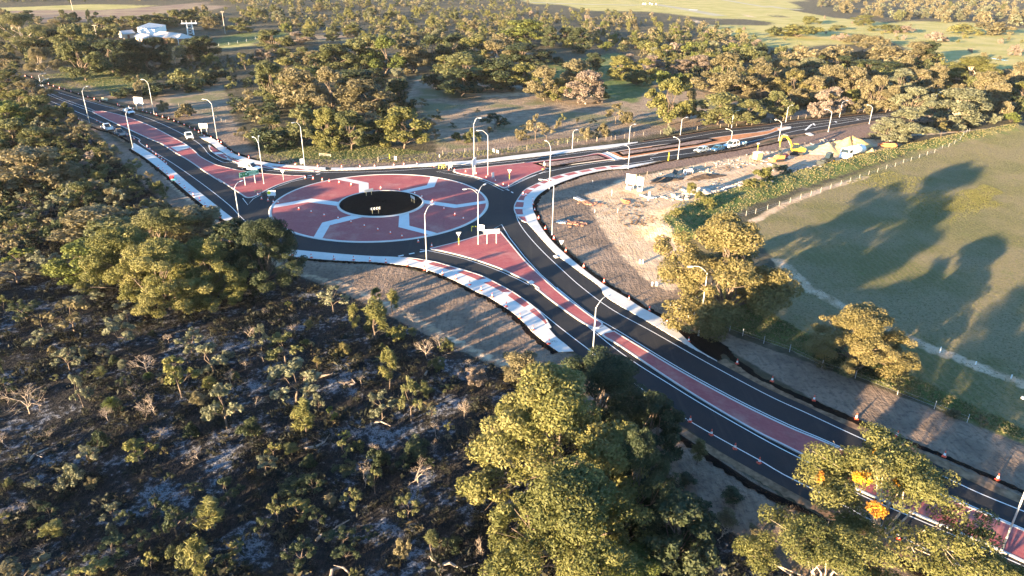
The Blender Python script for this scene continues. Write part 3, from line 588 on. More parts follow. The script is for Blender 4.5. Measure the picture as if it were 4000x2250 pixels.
# ------------------------------------------------------------------ vegetation
def m_leaf(name, a, b, c, transl=.28):
    """three leaf colours picked by the clump's own tint; thin leaves let some light through"""
    t = NT(name); ti = t.n('Attribute', attribute_name='tint').outputs['Fac']; oi = t.n('ObjectInfo').outputs['Random']
    f = t.math('ADD', ti, t.math('MULTIPLY', t.math('SUBTRACT', oi, .5), .45))
    col = t.mix(t.ramp(f, .15, .55), a, b); col = t.mix(t.ramp(f, .6, .95), col, c)
    t.l(col, t.bsdf.inputs['Base Color']); t.bsdf.inputs['Roughness'].default_value = .65; t.bsdf.inputs['Specular IOR Level'].default_value = .25
    tr = t.n('BsdfTranslucent'); t.l(col, tr.inputs['Color']); mx = t.n('MixShader'); mx.inputs[0].default_value = transl
    t.l(t.bsdf.outputs[0], mx.inputs[1]); t.l(tr.outputs[0], mx.inputs[2]); t.l(mx.outputs[0], t.out.inputs['Surface']); return t.mat
LEAF = {
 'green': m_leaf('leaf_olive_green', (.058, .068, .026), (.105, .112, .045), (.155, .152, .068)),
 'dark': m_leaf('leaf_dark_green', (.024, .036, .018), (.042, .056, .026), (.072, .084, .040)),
 'yellow': m_leaf('leaf_yellow_green', (.085, .092, .028), (.140, .138, .044), (.195, .180, .066)),
 'gold': m_leaf('leaf_golden_green', (.100, .092, .034), (.155, .132, .052), (.210, .172, .072)),
 'tan': m_leaf('leaf_tan', (.095, .084, .044), (.150, .130, .070), (.210, .178, .105)),
 'pink': m_leaf('leaf_pinkish_grey', (.155, .122, .098), (.215, .172, .138), (.270, .220, .180)),
 'pale': m_leaf('leaf_grey_green', (.100, .108, .066), (.155, .160, .098), (.215, .215, .140)),
 'bright': m_leaf('leaf_bright_green', (.070, .090, .022), (.115, .135, .034), (.175, .180, .050)),
 'orange': m_leaf('leaf_orange', (.32, .14, .02), (.50, .24, .02), (.62, .36, .02)),
 'heath': m_leaf('leaf_heath', (.012, .014, .010), (.022, .025, .015), (.075, .058, .028)),
 'pgrass': m_leaf('leaf_dry_grass', (.11, .115, .040), (.17, .155, .065), (.26, .215, .115)),
 'ggrass': m_leaf('leaf_grass', (.080, .10, .036), (.13, .14, .056), (.22, .19, .10)),
}
def m_bark(name, a, b):
    t = NT(name); p = t.obj(); n = t.noise(p, 3.0, 4); t.l(t.mix(t.ramp(n, .35, .65), a, b), t.bsdf.inputs['Base Color']); t.bsdf.inputs['Roughness'].default_value = .9; return t.mat
BARK = m_bark('bark_brown', (.075, .055, .04), (.16, .12, .09)); BARK_P = m_bark('bark_pale', (.34, .27, .20), (.52, .43, .33)); BARK_D = m_bark('dead_wood', (.20, .16, .125), (.36, .29, .23))
def unit(v): return v/np.maximum(1e-9, np.linalg.norm(v, axis=-1, keepdims=True))
def leaves(g, C, Rr, n, size, aspect=.5, up=.25, droop=0., tintC=None, fill=.15):
    """n leaf faces spread through clumps (centres C, radii Rr)"""
    k = g.choice(len(C), n, p=(Rr.prod(1)**.67)/(Rr.prod(1)**.67).sum())
    d = unit(g.normal(size=(n, 3)) + np.array([0, 0, up])); u = np.where(g.random(n) < fill, g.uniform(.2, .8, n), g.uniform(.78, 1.10, n))
    p = C[k] + d*Rr[k]*u[:, None]
    nor = unit(d + g.normal(size=(n, 3))*.65 + np.array([0, 0, .15])); t = unit(np.cross(nor, g.normal(size=(n, 3))))
    if droop: t = unit(t*(1-droop) + np.array([0, 0, -droop])); nor = unit(np.cross(t, np.cross(nor, t)))
    b = np.cross(nor, t); s = (size*g.uniform(.6, 1.3, n))[:, None]
    V = np.stack([p - t*s, p + b*s*aspect, p + t*s, p - b*s*aspect], 1).reshape(-1, 3); Q = np.arange(4*n).reshape(-1, 4)
    tc = tintC if tintC is not None else g.random(len(C)); ti = np.repeat(np.clip(tc[k]*.55 + g.random(n)*.45, 0, 1), 4)
    return V, Q, ti
def limb(mb, a, b, r0, r1, g, n=5, wig=.12, seg=3):
    a, b = np.array(a, float), np.array(b, float); L = np.linalg.norm(b-a); pts = [a]
    for i in range(1, seg): pts.append(a + (b-a)*i/seg + g.normal(size=3)*L*wig*.5 + np.array([0, 0, L*.06]))
    pts.append(b); mb.tube([tuple(p) for p in pts], list(np.linspace(r0, r1, seg+1)), n, caps=False); return pts
TEMPL = {}
def template(key, seed, h, w, nlobe, nclump, nleaf, leaf, base=.28, spread=.8, flat=.75, aspect=.5, droop=.0, trunk=.018, fill=.15, clump=.36, orange=False, bark=None, spine=False, up=.25, lobe=1.0):
    g = np.random.default_rng(seed); mb = MB(); fork = h*base*.9
    ang = g.permutation(nlobe)*2*math.pi/nlobe + g.uniform(-.4, .4, nlobe); C = []; Rr = []; lobes = []
    for i in range(nlobe):
        top = i < max(1, nlobe//3); rr = (g.uniform(.0, .35) if top else g.uniform(.55, .95))*w/2*spread
        lr = lobe*w/2*g.uniform(.34, .50)*(1.1 if top else 1)
        zc = h - lr*flat*g.uniform(1.0, 1.25) if top else h*base + (h*(1-base))*(g.uniform(.02, .30) if i % 2 else g.uniform(.28, .62))
        c = np.array([rr*math.cos(ang[i]), rr*math.sin(ang[i]), max(zc, lr*flat*.6)]); lobes.append((c, lr))
    for c, lr in lobes:
        for j in range(nclump):
            d = unit(g.normal(size=3) + np.array([0, 0, .35])); cr = lr*clump*g.uniform(.75, 1.3)
            C.append(c + d*np.array([lr, lr, lr*flat])*g.uniform(.55, .95)); Rr.append((cr, cr, cr*.82))
    C = np.array(C); Rr = np.array(Rr); C[:, 2] = np.maximum(C[:, 2], Rr[:, 2]*.75)
    lean = g.normal(size=2)*h*.03
    f0 = (lean[0], lean[1], fork); mb.tube([(0, 0, -.4), (lean[0]*.3, lean[1]*.3, fork*.5), f0], [h*trunk*1.35, h*trunk*1.05, h*trunk*.85], 7, caps=False)
    for c, lr in lobes:
        pts = limb(mb, f0, c, h*trunk*.55, h*trunk*.2, g)
        for j in range(3): limb(mb, pts[2], c + unit(g.normal(size=3))*lr*.75, h*trunk*.2, h*trunk*.06, g, 4, seg=2)
    tm = mb.build(key+'_trunk', bark or BARK, smooth=True).data
    Vv, Qq, ti = leaves(g, C, Rr, nleaf, leaf, aspect, up, droop, fill=fill)
    cm = mesh_np(key+'_crown', Vv, Qq, {'tint': ti}, LEAF['green'])
    for o in [o for o in COL.objects if o.data is tm]: bpy.data.objects.remove(o)
    TEMPL.setdefault(key.rstrip('0123456789'), []).append((tm, cm, float(np.percentile(Vv[:, 2], 99.7)), float(np.percentile(np.hypot(Vv[:, 0], Vv[:, 1]), 93)*2)))
def wispy(key, seed, h, w, n, leaf):
    g = np.random.default_rng(seed); mb = MB(); mb.tube([(0, 0, -.3), (.05*h, .02*h, h*.4), (.02*h, .05*h, h*.85)], [h*.02, h*.014, h*.004], 6, caps=False)
    C = []; Rr = []
    for i in range(16):
        z = h*g.uniform(.3, .97); r = w/2*(1 - abs(z/h - .55)*1.3)*g.uniform(.25, .8); a = g.uniform(0, 6.28); c = np.array([r*math.cos(a), r*math.sin(a), z]); limb(mb, (0.03*h, .03*h, z*.72), c, h*.008, h*.002, g, 4, seg=2)
        C.append(c); Rr.append((w*.15, w*.15, h*.12))
    Vv, Qq, ti = leaves(g, np.array(C), np.array(Rr), n, leaf, .14, .2, -.55, fill=.5)
    tm = mb.build(key+'_trunk', BARK, smooth=True).data; cm = mesh_np(key+'_crown', Vv, Qq, {'tint': ti}, LEAF['yellow'])
    for o in [o for o in COL.objects if o.data is tm]: bpy.data.objects.remove(o)
    TEMPL.setdefault(key.rstrip('0123456789'), []).append((tm, cm, h, w))
def dead(key, seed, h, w, depth=4):
    g = np.random.default_rng(seed); tr = MB(); tw = MB()
    def grow(a, d, L, r, lev):
        b = a + d*L; pts = [a, a + d*L*.5 + g.normal(size=3)*L*.09, b]; (tr if lev < 2 else tw).tube([tuple(p) for p in pts], [r, r*.8, r*.6], 5 if lev < 2 else 3, caps=False)
        if lev >= depth: return
        for _ in range(4 if lev < 3 else 3): grow(pts[1] + (b-pts[1])*g.uniform(.2, 1), unit(d*.75 + g.normal(size=3)*.55 + np.array([0, 0, .22])), L*g.uniform(.55, .8), r*.55, lev+1)
    grow(np.array([0, 0, -.2]), unit(np.array([g.normal()*.15, g.normal()*.15, 1.])), h*.36, h*.015, 0)
    out = []
    for m, nm in ((tr, 'trunk'), (tw, 'twigs')):
        me = m.build(key+'_'+nm, BARK_D).data; out.append(me)
        for o in [o for o in COL.objects if o.data is me]: bpy.data.objects.remove(o)
    TEMPL.setdefault(key.rstrip('0123456789'), []).append((out[0], out[1], h, w))
for i in range(6): template('gum%d' % i, 20+i, 9, 8.5, 15+i % 3, 7, 11000, .23, base=.13, lobe=.85, clump=.42)
for i in range(4): template('bigtree%d' % i, 40+i, 11, 12, 22, 8, 62000, .135, base=.12, lobe=.74, clump=.40, aspect=.45, spread=.86)
template('opentree0', 61, 11, 13, 15, 9, 42000, .125, base=.26, clump=.36, aspect=.42, spread=1.0, fill=.2, bark=BARK_P, flat=.55, lobe=.80)
template('opentree1', 62, 11, 13, 14, 9, 42000, .125, base=.26, clump=.36, aspect=.42, spread=1.0, fill=.2, bark=BARK_P, flat=.55, lobe=.80)
for i in range(4): template('scrub%d' % i, 80+i, 3.6, 2.9, 5, 6, 1300, .14, base=.34, clump=.36, spread=.9, aspect=.45, fill=.25)
for i in range(3): template('bush%d' % i, 90+i, 2.6, 4.2, 7, 7, 2200, .17, base=.05, clump=.40, flat=.8)
for i in range(3): wispy('wispy%d' % i, 100+i, 4.5, 2.6, 1500, .30)
for i in range(5): dead('dead%d' % i, 110+i, 3.2, 2.6)
template('clump0', 120, 5, 6, 6, 5, 185, .58, base=.08, clump=.42); template('clump1', 121, 5, 6, 7, 5, 185, .58, base=.08, clump=.42)
template('clump2', 122, 5.5, 6, 7, 5, 185, .58, base=.12, clump=.42)
def far_meshes(src, frac): return src
NAMES = {'gum': ('gum_tree', 'tree'), 'bigtree': ('broad_tree', 'tree'), 'opentree': ('open_crowned_tree', 'tree'), 'scrub': ('scrub_tree', 'tree'), 'bush': ('bush', 'bush'), 'wispy': ('sheoak_sapling', 'tree'), 'dead': ('dead_shrub', 'dead shrub'), 'clump': ('bush', 'bush')}
LOOK = {'green': 'olive green', 'dark': 'dark green', 'yellow': 'yellow green', 'gold': 'golden green', 'tan': 'tan leaved', 'pink': 'pinkish grey', 'pale': 'pale grey green', 'bright': 'bright green', 'orange': 'orange leaved', 'heath': 'dull heath'}
WHAT = {'gum': 'gum tree', 'bigtree': 'broad round gum tree', 'opentree': 'open crowned gum tree', 'scrub': 'small scrub tree', 'bush': 'rounded bush', 'wispy': 'feathery sheoak sapling', 'dead': 'bare dead shrub with grey twigs', 'clump': 'low bush'}
SPOTS = []
MARKS = [(n, G(S(0, *p))) for n, p in (('roundabout', (950, 510)), ('green direction sign', (630, 460)), ('white roofed house', (420, 95)), ('road end', (90, 215)), ('red median tip', (250, 285)), ('parked work utes', (285, 330)), ('narrow footpath', (430, 460)), ('dark roundabout tree', (660, 690)), ('sandy track', (1000, 780)), ('track end', (1290, 925)), ('huge broad tree', (1370, 1235)), ('grass tree', (285, 1030)), ('heath middle', (600, 1100)), ('heath corner', (100, 1400)), ('gully', (1650, 1300)), ('golden gum', (1800, 805)), ('paddock track', (2150, 920)), ('excavator', (1990, 395)), ('water truck', (2140, 390)), ('parked cars', (1790, 375)), ('dying pink gum', (1475, 255)), ('upper red island', (1220, 440)), ('tall lamp behind the roundabout', (765, 415)), ('second blank sign', (515, 340)), ('lawn', (640, 105)), ('mixed heath ridge', (1700, 120)), ('airfield strip', (1600, 25)), ('far green fields', (2150, 90)), ('far woodland', (2400, 30)), ('white trunked gum', (2408, 310)), ('wide bright gum', (2430, 205)), ('dark heath', (560, 170)), ('woodland middle', (1000, 70)), ('purple field', (250, 40)), ('pale gum cluster', (2270, 345)))]
def plant(kind, col, x, y, h, w, where, label=None, bark=None, name=None, var=None):
    tm, cm, th, tw = TEMPL[kind][(R.randrange(len(TEMPL[kind])) if var is None else var) % len(TEMPL[kind])]
    nm, cat = NAMES[kind]
    if not label:
        near = min(MARKS, key=lambda q: math.dist(q[1], (x, y)))[0]; tl = {'gum': (5.5, 8.5), 'scrub': (2.0, 3.4), 'bush': (1.6, 3.0), 'wispy': (2.2, 3.8), 'dead': (1.6, 2.8)}.get(kind, (6, 10))
        size = ('short' if h < tl[0] else 'mid sized' if h < tl[1] else 'tall') + (' broad' if w > h*1.25 else ' slim' if w < h*.75 else '')
        lab = size + ' ' + (LOOK[col]+' ' if kind != 'dead' else '') + WHAT[kind] + ' near the ' + near
    else: lab = label
    o = thing(name or nm, lab, cat, (x, y, zat(x, y)-.05), R.uniform(0, 6.28), None if label else lab)
    o.scale = (w/tw, w/tw, h/th)
    t = link('trunk', tm, o)
    if bark: t.material_slots[0].link = 'OBJECT'; t.material_slots[0].material = bark
    c = link('twigs' if kind == 'dead' else 'crown', cm, o)
    if kind == 'dead': c['kind'] = 'stuff'
    if kind != 'dead': c.material_slots[0].link = 'OBJECT'; c.material_slots[0].material = LEAF[col]
    SPOTS.append((x, y, w)); return o
WHERE = {1: 'among the trees near the white roofed house', 2: 'in the clearing behind the roundabout', 3: 'on the grass beyond the upper road', 4: 'in the belt beside the upper road',
         5: 'in the burnt scrub below the red median road', 9: 'on the charred heath', 10: 'on the charred heath beside the sandy track', 13: 'on the charred heath among white sand patches', 14: 'on the charred heath near the big broad trees'}
def tree(n, cx, by, ty, w, kind, col, label=None, bark=None, var=None, hf=1.04):
    b = S(n, cx, by); x, y = G(b); k = 1.5528 if n == 0 else .3885
    d = math.sqrt(x*x + y*y + CAM_H**2); W = w*k*d/FPX*(1.04 if kind in ('bigtree','opentree') else 1.2)
    dep = math.atan2(CAM_H, math.hypot(x, y))
    H = max(.8, (hgt(b, S(n, cx, ty)) - W*.10*math.sin(dep)/math.cos(dep))*hf)
    return plant(kind, col, x, y, H, W, WHERE.get(n, ''), label, bark, var=var)
# --- trees that stand out, each with its own label
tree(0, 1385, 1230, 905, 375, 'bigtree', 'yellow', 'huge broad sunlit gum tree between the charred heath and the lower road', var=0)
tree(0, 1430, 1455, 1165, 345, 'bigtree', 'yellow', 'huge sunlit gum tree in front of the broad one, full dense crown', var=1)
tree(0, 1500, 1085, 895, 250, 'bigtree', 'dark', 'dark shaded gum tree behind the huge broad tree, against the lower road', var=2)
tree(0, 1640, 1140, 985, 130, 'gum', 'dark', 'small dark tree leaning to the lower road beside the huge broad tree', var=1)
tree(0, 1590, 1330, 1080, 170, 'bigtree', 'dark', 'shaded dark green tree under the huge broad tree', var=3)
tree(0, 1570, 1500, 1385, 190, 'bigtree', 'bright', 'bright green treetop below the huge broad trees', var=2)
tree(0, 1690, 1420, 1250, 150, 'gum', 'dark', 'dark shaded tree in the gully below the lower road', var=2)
tree(0, 1310, 960, 885, 75, 'gum', 'tan', 'small tan tree at the end of the sandy track')
tree(0, 2195, 1400, 1095, 370, 'opentree', 'yellow', 'open yellow green gum overhanging the lower red median, with orange patches', bark=BARK_P, var=0)
tree(0, 2040, 1530, 1290, 320, 'opentree', 'yellow', 'open yellow green gum below the lower road, without orange patches', bark=BARK_P, var=1)
tree(0, 2470, 1540, 1385, 160, 'opentree', 'yellow', 'small open gum under the last lamp post of the lower road', bark=BARK_P, var=0)
tree(0, 1805, 805, 545, 300, 'bigtree', 'gold', 'golden lit spreading gum tree at the corner of the paddock', var=3)
tree(0, 2150, 925, 765, 195, 'bigtree', 'gold', 'rounder golden gum tree alone beside the paddock track', var=1)
tree(0, 430, 775, 600, 190, 'bigtree', 'yellow', 'sunlit gum tree lowest of the group on the burnt scrub beside the roundabout', var=2)
tree(0, 330, 735, 560, 170, 'bigtree', 'yellow', 'sunlit gum tree behind the lowest one on the burnt scrub', var=1)
tree(0, 420, 670, 515, 180, 'bigtree', 'green', 'olive gum tree in the middle of the group on the burnt scrub', var=3)
tree(0, 545, 755, 600, 150, 'bigtree', 'yellow', 'sunlit gum crown in front of the dark roundabout tree', var=0)
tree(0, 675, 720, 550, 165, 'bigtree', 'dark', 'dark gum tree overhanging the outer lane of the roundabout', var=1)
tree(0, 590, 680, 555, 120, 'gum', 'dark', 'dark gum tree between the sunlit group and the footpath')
tree(0, 300, 650, 535, 150, 'gum', 'green', 'olive gum tree behind the sunlit group on the burnt scrub')
tree(0, 215, 690, 590, 110, 'gum', 'bright', 'small bright gum at the edge of the sunlit group on the burnt scrub')
tree(0, 500, 625, 520, 120, 'gum', 'tan', 'tan gum tree close to the graded verge and the footpath')
tree(0, 250, 600, 510, 130, 'gum', 'tan', 'tan gum tree uphill of the sunlit group on the burnt scrub')
tree(4, 1980, 850, 565, 470, 'bigtree', 'yellow', 'wide bright yellow green gum on the hill above the farm track', bark=BARK_P, var=0)
tree(4, 1905, 1245, 890, 320, 'gum', 'pale', 'pale grey green gum with a clean white trunk by the paddock gate', bark=BARK_P)
tree(3, 740, 1045, 720, 290, 'gum', 'pink', 'big pinkish grey dying gum in the shaded clearing', bark=BARK_P, var=3)
tree(1, 270, 530, 140, 470, 'opentree', 'green', 'tall spreading gum tree with pale limbs above the road end', bark=BARK_P, var=1)
tree(1, 1770, 665, 385, 170, 'opentree', 'tan', 'leaning gum with bare pale trunk in front of the white roofed house', bark=BARK_P)
tree(1, 450, 810, 480, 260, 'opentree', 'tan', 'gum with pink trunk beside the road end', bark=BARK_P, var=0)
tree(1, 907, 265, 110, 45, 'wispy', 'dark', 'thin dark pine top above the trees near the house')
# --- the rest from the photograph: (crop, x, base, top, width, kind, colour)
for r in [
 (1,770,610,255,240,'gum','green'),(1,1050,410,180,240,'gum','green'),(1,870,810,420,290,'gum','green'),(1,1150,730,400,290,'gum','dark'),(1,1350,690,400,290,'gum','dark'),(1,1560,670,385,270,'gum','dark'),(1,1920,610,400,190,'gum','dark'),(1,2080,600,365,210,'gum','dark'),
 (1,1370,730,600,150,'bush','dark'),(1,560,530,300,260,'gum','dark'),(1,1000,600,420,220,'gum','dark'),(1,700,640,480,160,'gum','green'),(1,1350,300,160,150,'gum','green'),(1,1490,290,150,140,'gum','green'),(1,1640,280,140,150,'gum','green'),(1,1780,260,100,150,'gum','green'),(1,1930,250,95,150,'gum','green'),
 (1,2120,300,170,150,'gum','tan'),(1,2400,330,180,200,'gum','green'),(1,1200,330,190,140,'gum','tan'),(1,600,300,190,160,'gum','tan'),
 (1,60,690,530,200,'gum','tan'),(1,90,850,700,200,'gum','green'),(1,330,1010,800,260,'gum','tan'),(1,470,1250,960,230,'gum','green'),(1,100,1310,1000,270,'gum','bright'),(1,170,1470,1170,260,'gum','green'),(1,690,1460,1240,210,'scrub','tan'),(1,870,1480,1260,230,'scrub','tan'),(1,400,1510,1270,250,'gum','green'),(1,250,1130,900,220,'gum','yellow'),(1,30,980,830,180,'gum','yellow'),(1,570,1400,1200,160,'scrub','dark'),
 (1,1640,1115,1010,90,'bush','tan'),(1,1870,1185,1040,150,'bush','tan'),(1,1430,970,760,120,'scrub','tan'),(1,1300,825,755,75,'bush','green'),(1,1850,890,690,310,'bush','green'),(1,1600,950,830,260,'bush','dark'),(1,1250,970,880,200,'bush','dark'),(1,1480,930,850,160,'bush','dark'),(1,1950,920,840,160,'bush','dark'),(1,2150,850,700,230,'bush','dark'),(1,2130,660,530,130,'bush','yellow'),(1,2470,700,530,140,'scrub','yellow'),(1,2450,1410,1270,130,'scrub','tan'),(1,1540,700,610,140,'scrub','pink'),(1,960,680,590,220,'bush','tan'),
 (2,200,1050,640,310,'gum','green'),(2,450,1110,700,360,'gum','tan'),(2,740,1130,685,390,'gum','tan'),(2,1100,1190,805,420,'gum','tan'),(2,1430,905,690,160,'gum','pale'),(2,1440,1100,800,240,'gum','dark'),(2,190,1430,1160,340,'gum','green'),(2,480,1460,1090,310,'gum','green'),(2,740,1490,1085,250,'gum','yellow'),(2,960,1500,1120,310,'gum','green'),(2,1490,1490,1085,390,'gum','yellow'),(2,150,1500,1300,310,'bush','dark'),
 (2,330,810,580,300,'gum','yellow'),(2,120,800,610,260,'gum','green'),(2,520,820,690,200,'gum','bright'),(2,800,770,450,340,'gum','green'),(2,1010,750,400,270,'gum','green'),(2,1300,750,370,350,'gum','bright'),(2,1130,650,370,230,'gum','green'),(2,1585,730,440,270,'gum','tan'),(2,1780,650,360,290,'gum','dark'),(2,1990,610,350,270,'gum','dark'),(2,1900,730,560,160,'gum','yellow'),(2,2110,900,540,430,'gum','green'),(2,2060,970,690,400,'gum','dark'),(2,2400,910,600,360,'gum','dark'),(2,2200,650,380,310,'gum','yellow'),(2,2400,660,400,290,'gum','tan'),(2,1780,900,735,150,'bush','dark'),
 (2,1670,1085,985,100,'scrub','tan'),(2,1760,1280,1150,160,'scrub','dark'),(2,1800,1425,1290,110,'scrub','tan'),(2,2400,1300,1140,240,'scrub','dark'),(2,2170,1430,1290,150,'bush','green'),(2,70,610,490,130,'gum','pink'),(2,300,630,485,150,'gum','green'),(2,475,630,475,130,'gum','green'),(2,590,660,510,160,'gum','tan'),(2,190,510,300,270,'gum','green'),(2,430,450,320,210,'gum','pink'),(2,315,320,230,90,'bush','bright'),(2,1000,900,700,330,'gum','dark'),(2,1200,830,690,200,'gum','dark'),
 (2,630,1350,1120,260,'gum','green'),(2,1230,1440,1200,260,'gum','dark'),(2,300,1000,800,200,'gum','dark'),
 (3,120,910,640,270,'gum','yellow'),(3,320,1010,670,270,'gum','tan'),(3,450,1010,790,190,'gum','yellow'),(3,640,970,610,280,'gum','tan'),(3,910,1010,850,110,'gum','yellow'),(3,815,700,535,150,'gum','dark'),(3,1040,1240,1035,160,'scrub','tan'),(3,1150,1255,1120,130,'bush','tan'),(3,1580,1260,795,360,'gum','yellow'),(3,1780,1200,900,110,'gum','tan'),(3,2070,1250,935,320,'gum','green'),(3,1510,870,710,240,'bush','bright'),(3,1650,870,740,160,'bush','bright'),(3,1760,870,740,160,'bush','yellow'),
 (3,235,1410,1150,170,'scrub','tan'),(3,350,1410,1260,120,'scrub','tan'),(3,90,1400,1300,120,'bush','tan'),(3,500,1270,1140,65,'scrub','green'),(3,910,1380,1240,120,'bush','tan'),(3,760,1400,1280,120,'bush','tan'),(3,1570,1350,1260,100,'bush','pale'),(3,150,450,200,360,'gum','bright'),(3,380,470,265,140,'gum','dark'),(3,540,460,280,190,'gum','dark'),(3,680,470,280,170,'gum','dark'),(3,100,670,440,370,'gum','dark'),(3,460,650,570,110,'bush','dark'),(3,670,530,440,160,'bush','dark'),(3,310,620,510,210,'bush','dark'),
 (3,1090,790,560,230,'gum','yellow'),(3,1330,790,590,200,'gum','yellow'),(3,1540,620,450,180,'gum','yellow'),(3,2130,970,540,420,'gum','tan'),(3,2500,960,640,270,'gum','tan'),(3,2030,940,790,130,'gum','pink'),(3,2360,1250,1000,260,'gum','green'),(3,1720,740,600,180,'gum','pink'),(3,1880,740,560,170,'gum','pink'),(3,960,480,420,130,'bush','bright'),
 (3,1240,480,380,230,'bush','yellow'),(3,1400,540,420,220,'bush','yellow'),(3,1640,560,430,200,'bush','pink'),(3,1980,660,520,240,'bush','yellow'),(3,1780,560,420,220,'bush','bright'),(3,2200,560,430,240,'bush','bright'),(3,2400,620,470,230,'bush','green'),(3,1250,860,700,220,'bush','green'),(3,1420,700,560,150,'gum','pink'),(3,1180,640,540,120,'gum','pink'),
 (4,60,870,590,260,'gum','tan'),(4,230,1010,700,260,'gum','gold'),(4,430,770,580,230,'gum','pale'),(4,600,1010,660,240,'gum','tan'),(4,800,1010,680,260,'gum','tan'),(4,450,1060,770,290,'gum','tan'),(4,505,1190,920,150,'gum','pink'),(4,640,1150,880,230,'gum','pink'),(4,60,1200,920,210,'gum','green'),(4,180,1200,1030,140,'bush','green'),(4,1080,1120,760,230,'gum','tan'),(4,900,1140,1000,180,'bush','tan'),(4,1180,1130,900,170,'gum','tan'),
 (4,1300,960,690,270,'gum','pale'),(4,1500,960,700,240,'gum','tan'),(4,1660,930,660,160,'gum','tan'),(4,2160,1070,720,250,'gum','tan'),(4,2260,1110,830,200,'gum','tan'),(4,2020,1240,1110,170,'bush','pale'),(4,2250,1235,1140,100,'bush','pale'),(4,2440,1230,1130,140,'bush','bright'),(4,2530,840,620,260,'gum','tan'),(4,2500,1060,820,250,'gum','yellow'),(4,1350,1400,1090,340,'gum','pale'),(4,1180,1410,1180,260,'gum','pale'),(4,1430,1160,870,260,'gum','pale'),(4,1620,1230,1020,180,'gum','pale'),(4,1590,1245,1150,180,'bush','pink'),(4,1720,1275,1170,110,'bush','tan'),(4,1730,1400,1250,90,'scrub','gold'),(4,1900,1330,1240,100,'bush','pale'),
 (4,1470,630,420,260,'gum','tan'),(4,1590,630,420,170,'gum','dark'),(4,1200,630,460,340,'bush','tan'),(4,940,610,430,160,'gum','tan'),(4,650,650,460,330,'bush','tan'),(4,300,650,460,350,'bush','tan'),(4,880,440,340,210,'bush','tan'),(4,1080,470,360,200,'bush','tan'),(4,960,255,150,130,'gum','yellow'),(4,1180,320,245,240,'bush','yellow'),(4,1370,330,260,160,'bush','pink'),(4,730,410,335,90,'bush','pink'),(4,300,370,250,330,'bush','yellow'),(4,80,360,270,200,'bush','green'),(4,690,300,250,120,'bush','green'),(4,420,240,160,140,'bush','yellow'),(4,2300,350,220,240,'bush','tan'),(4,1960,340,240,220,'bush','yellow'),(4,1680,420,320,160,'bush','pink'),(4,2480,560,450,90,'bush','pink'),(4,760,700,560,200,'gum','dark'),(4,1000,740,600,240,'gum','dark'),(4,1200,760,620,200,'gum','dark'),(4,1700,820,700,180,'gum','dark'),(4,120,780,640,200,'gum','yellow'),
 (5,330,440,20,480,'gum','tan'),(5,600,490,310,180,'scrub','tan'),(5,780,580,375,180,'scrub','pale'),(5,910,210,60,120,'scrub','pink'),(5,850,300,170,120,'scrub','pink'),(5,1160,215,130,100,'bush','tan'),(5,1000,410,260,140,'wispy','yellow'),(5,960,570,350,210,'scrub','tan'),(5,1250,570,440,190,'scrub','tan'),(5,1430,460,310,160,'scrub','dark'),(5,570,710,470,210,'scrub','pale'),(5,960,770,570,170,'scrub','tan'),(5,430,1260,1010,240,'scrub','pale'),(5,200,1190,980,190,'scrub','bright'),(5,170,1360,1170,290,'scrub','tan'),(5,60,220,60,180,'scrub','pale'),(5,80,1080,850,200,'scrub','tan'),(5,70,740,590,120,'scrub','bright'),(5,700,420,250,230,'gum','tan'),(5,130,420,250,230,'gum','green'),(5,330,1000,860,140,'scrub','dark'),(5,960,1440,1340,220,'scrub','pale'),(5,400,850,730,130,'scrub','dark'),(5,720,170,30,180,'gum','green'),(5,1200,330,240,140,'scrub','dark'),(5,1380,560,430,150,'scrub','green'),
 (5,300,720,600,110,'dead','tan'),(5,640,790,640,200,'dead','tan'),(5,800,780,640,160,'dead','tan'),(5,690,1080,1000,120,'dead','tan'),
 (9,750,440,80,300,'scrub','tan'),(9,870,150,-60,250,'scrub','pale'),(9,270,320,90,220,'scrub','dark'),(9,1210,590,280,230,'scrub','pale'),(9,1290,340,130,180,'scrub','pale'),(9,410,580,380,170,'scrub','pale'),(9,700,810,570,210,'scrub','pale'),(9,840,1190,830,140,'scrub','pale'),(9,1930,660,420,210,'scrub','pale'),(9,1830,1090,655,270,'scrub','yellow'),(9,2160,860,540,310,'scrub','pale'),(9,2280,1380,930,300,'scrub','pale'),(9,2100,1020,880,140,'wispy','yellow'),(9,40,220,40,120,'scrub','yellow'),(9,20,960,500,80,'scrub','dark'),(9,1040,690,590,100,'scrub','pale'),(9,2360,920,840,110,'wispy','yellow'),(9,1250,1000,880,100,'scrub','dark'),
 (9,1490,850,550,270,'dead','tan'),(9,1570,1260,930,210,'dead','tan'),(9,1330,1090,930,130,'dead','tan'),(9,1440,1240,1070,160,'dead','tan'),(9,290,1240,800,330,'dead','tan'),(9,2520,540,320,160,'dead','tan'),(9,510,1480,1340,140,'dead','tan'),(9,2330,950,760,120,'dead','tan'),(9,2250,900,800,120,'dead','tan'),(9,2460,820,640,140,'dead','tan'),(9,1700,560,390,80,'dead','tan'),
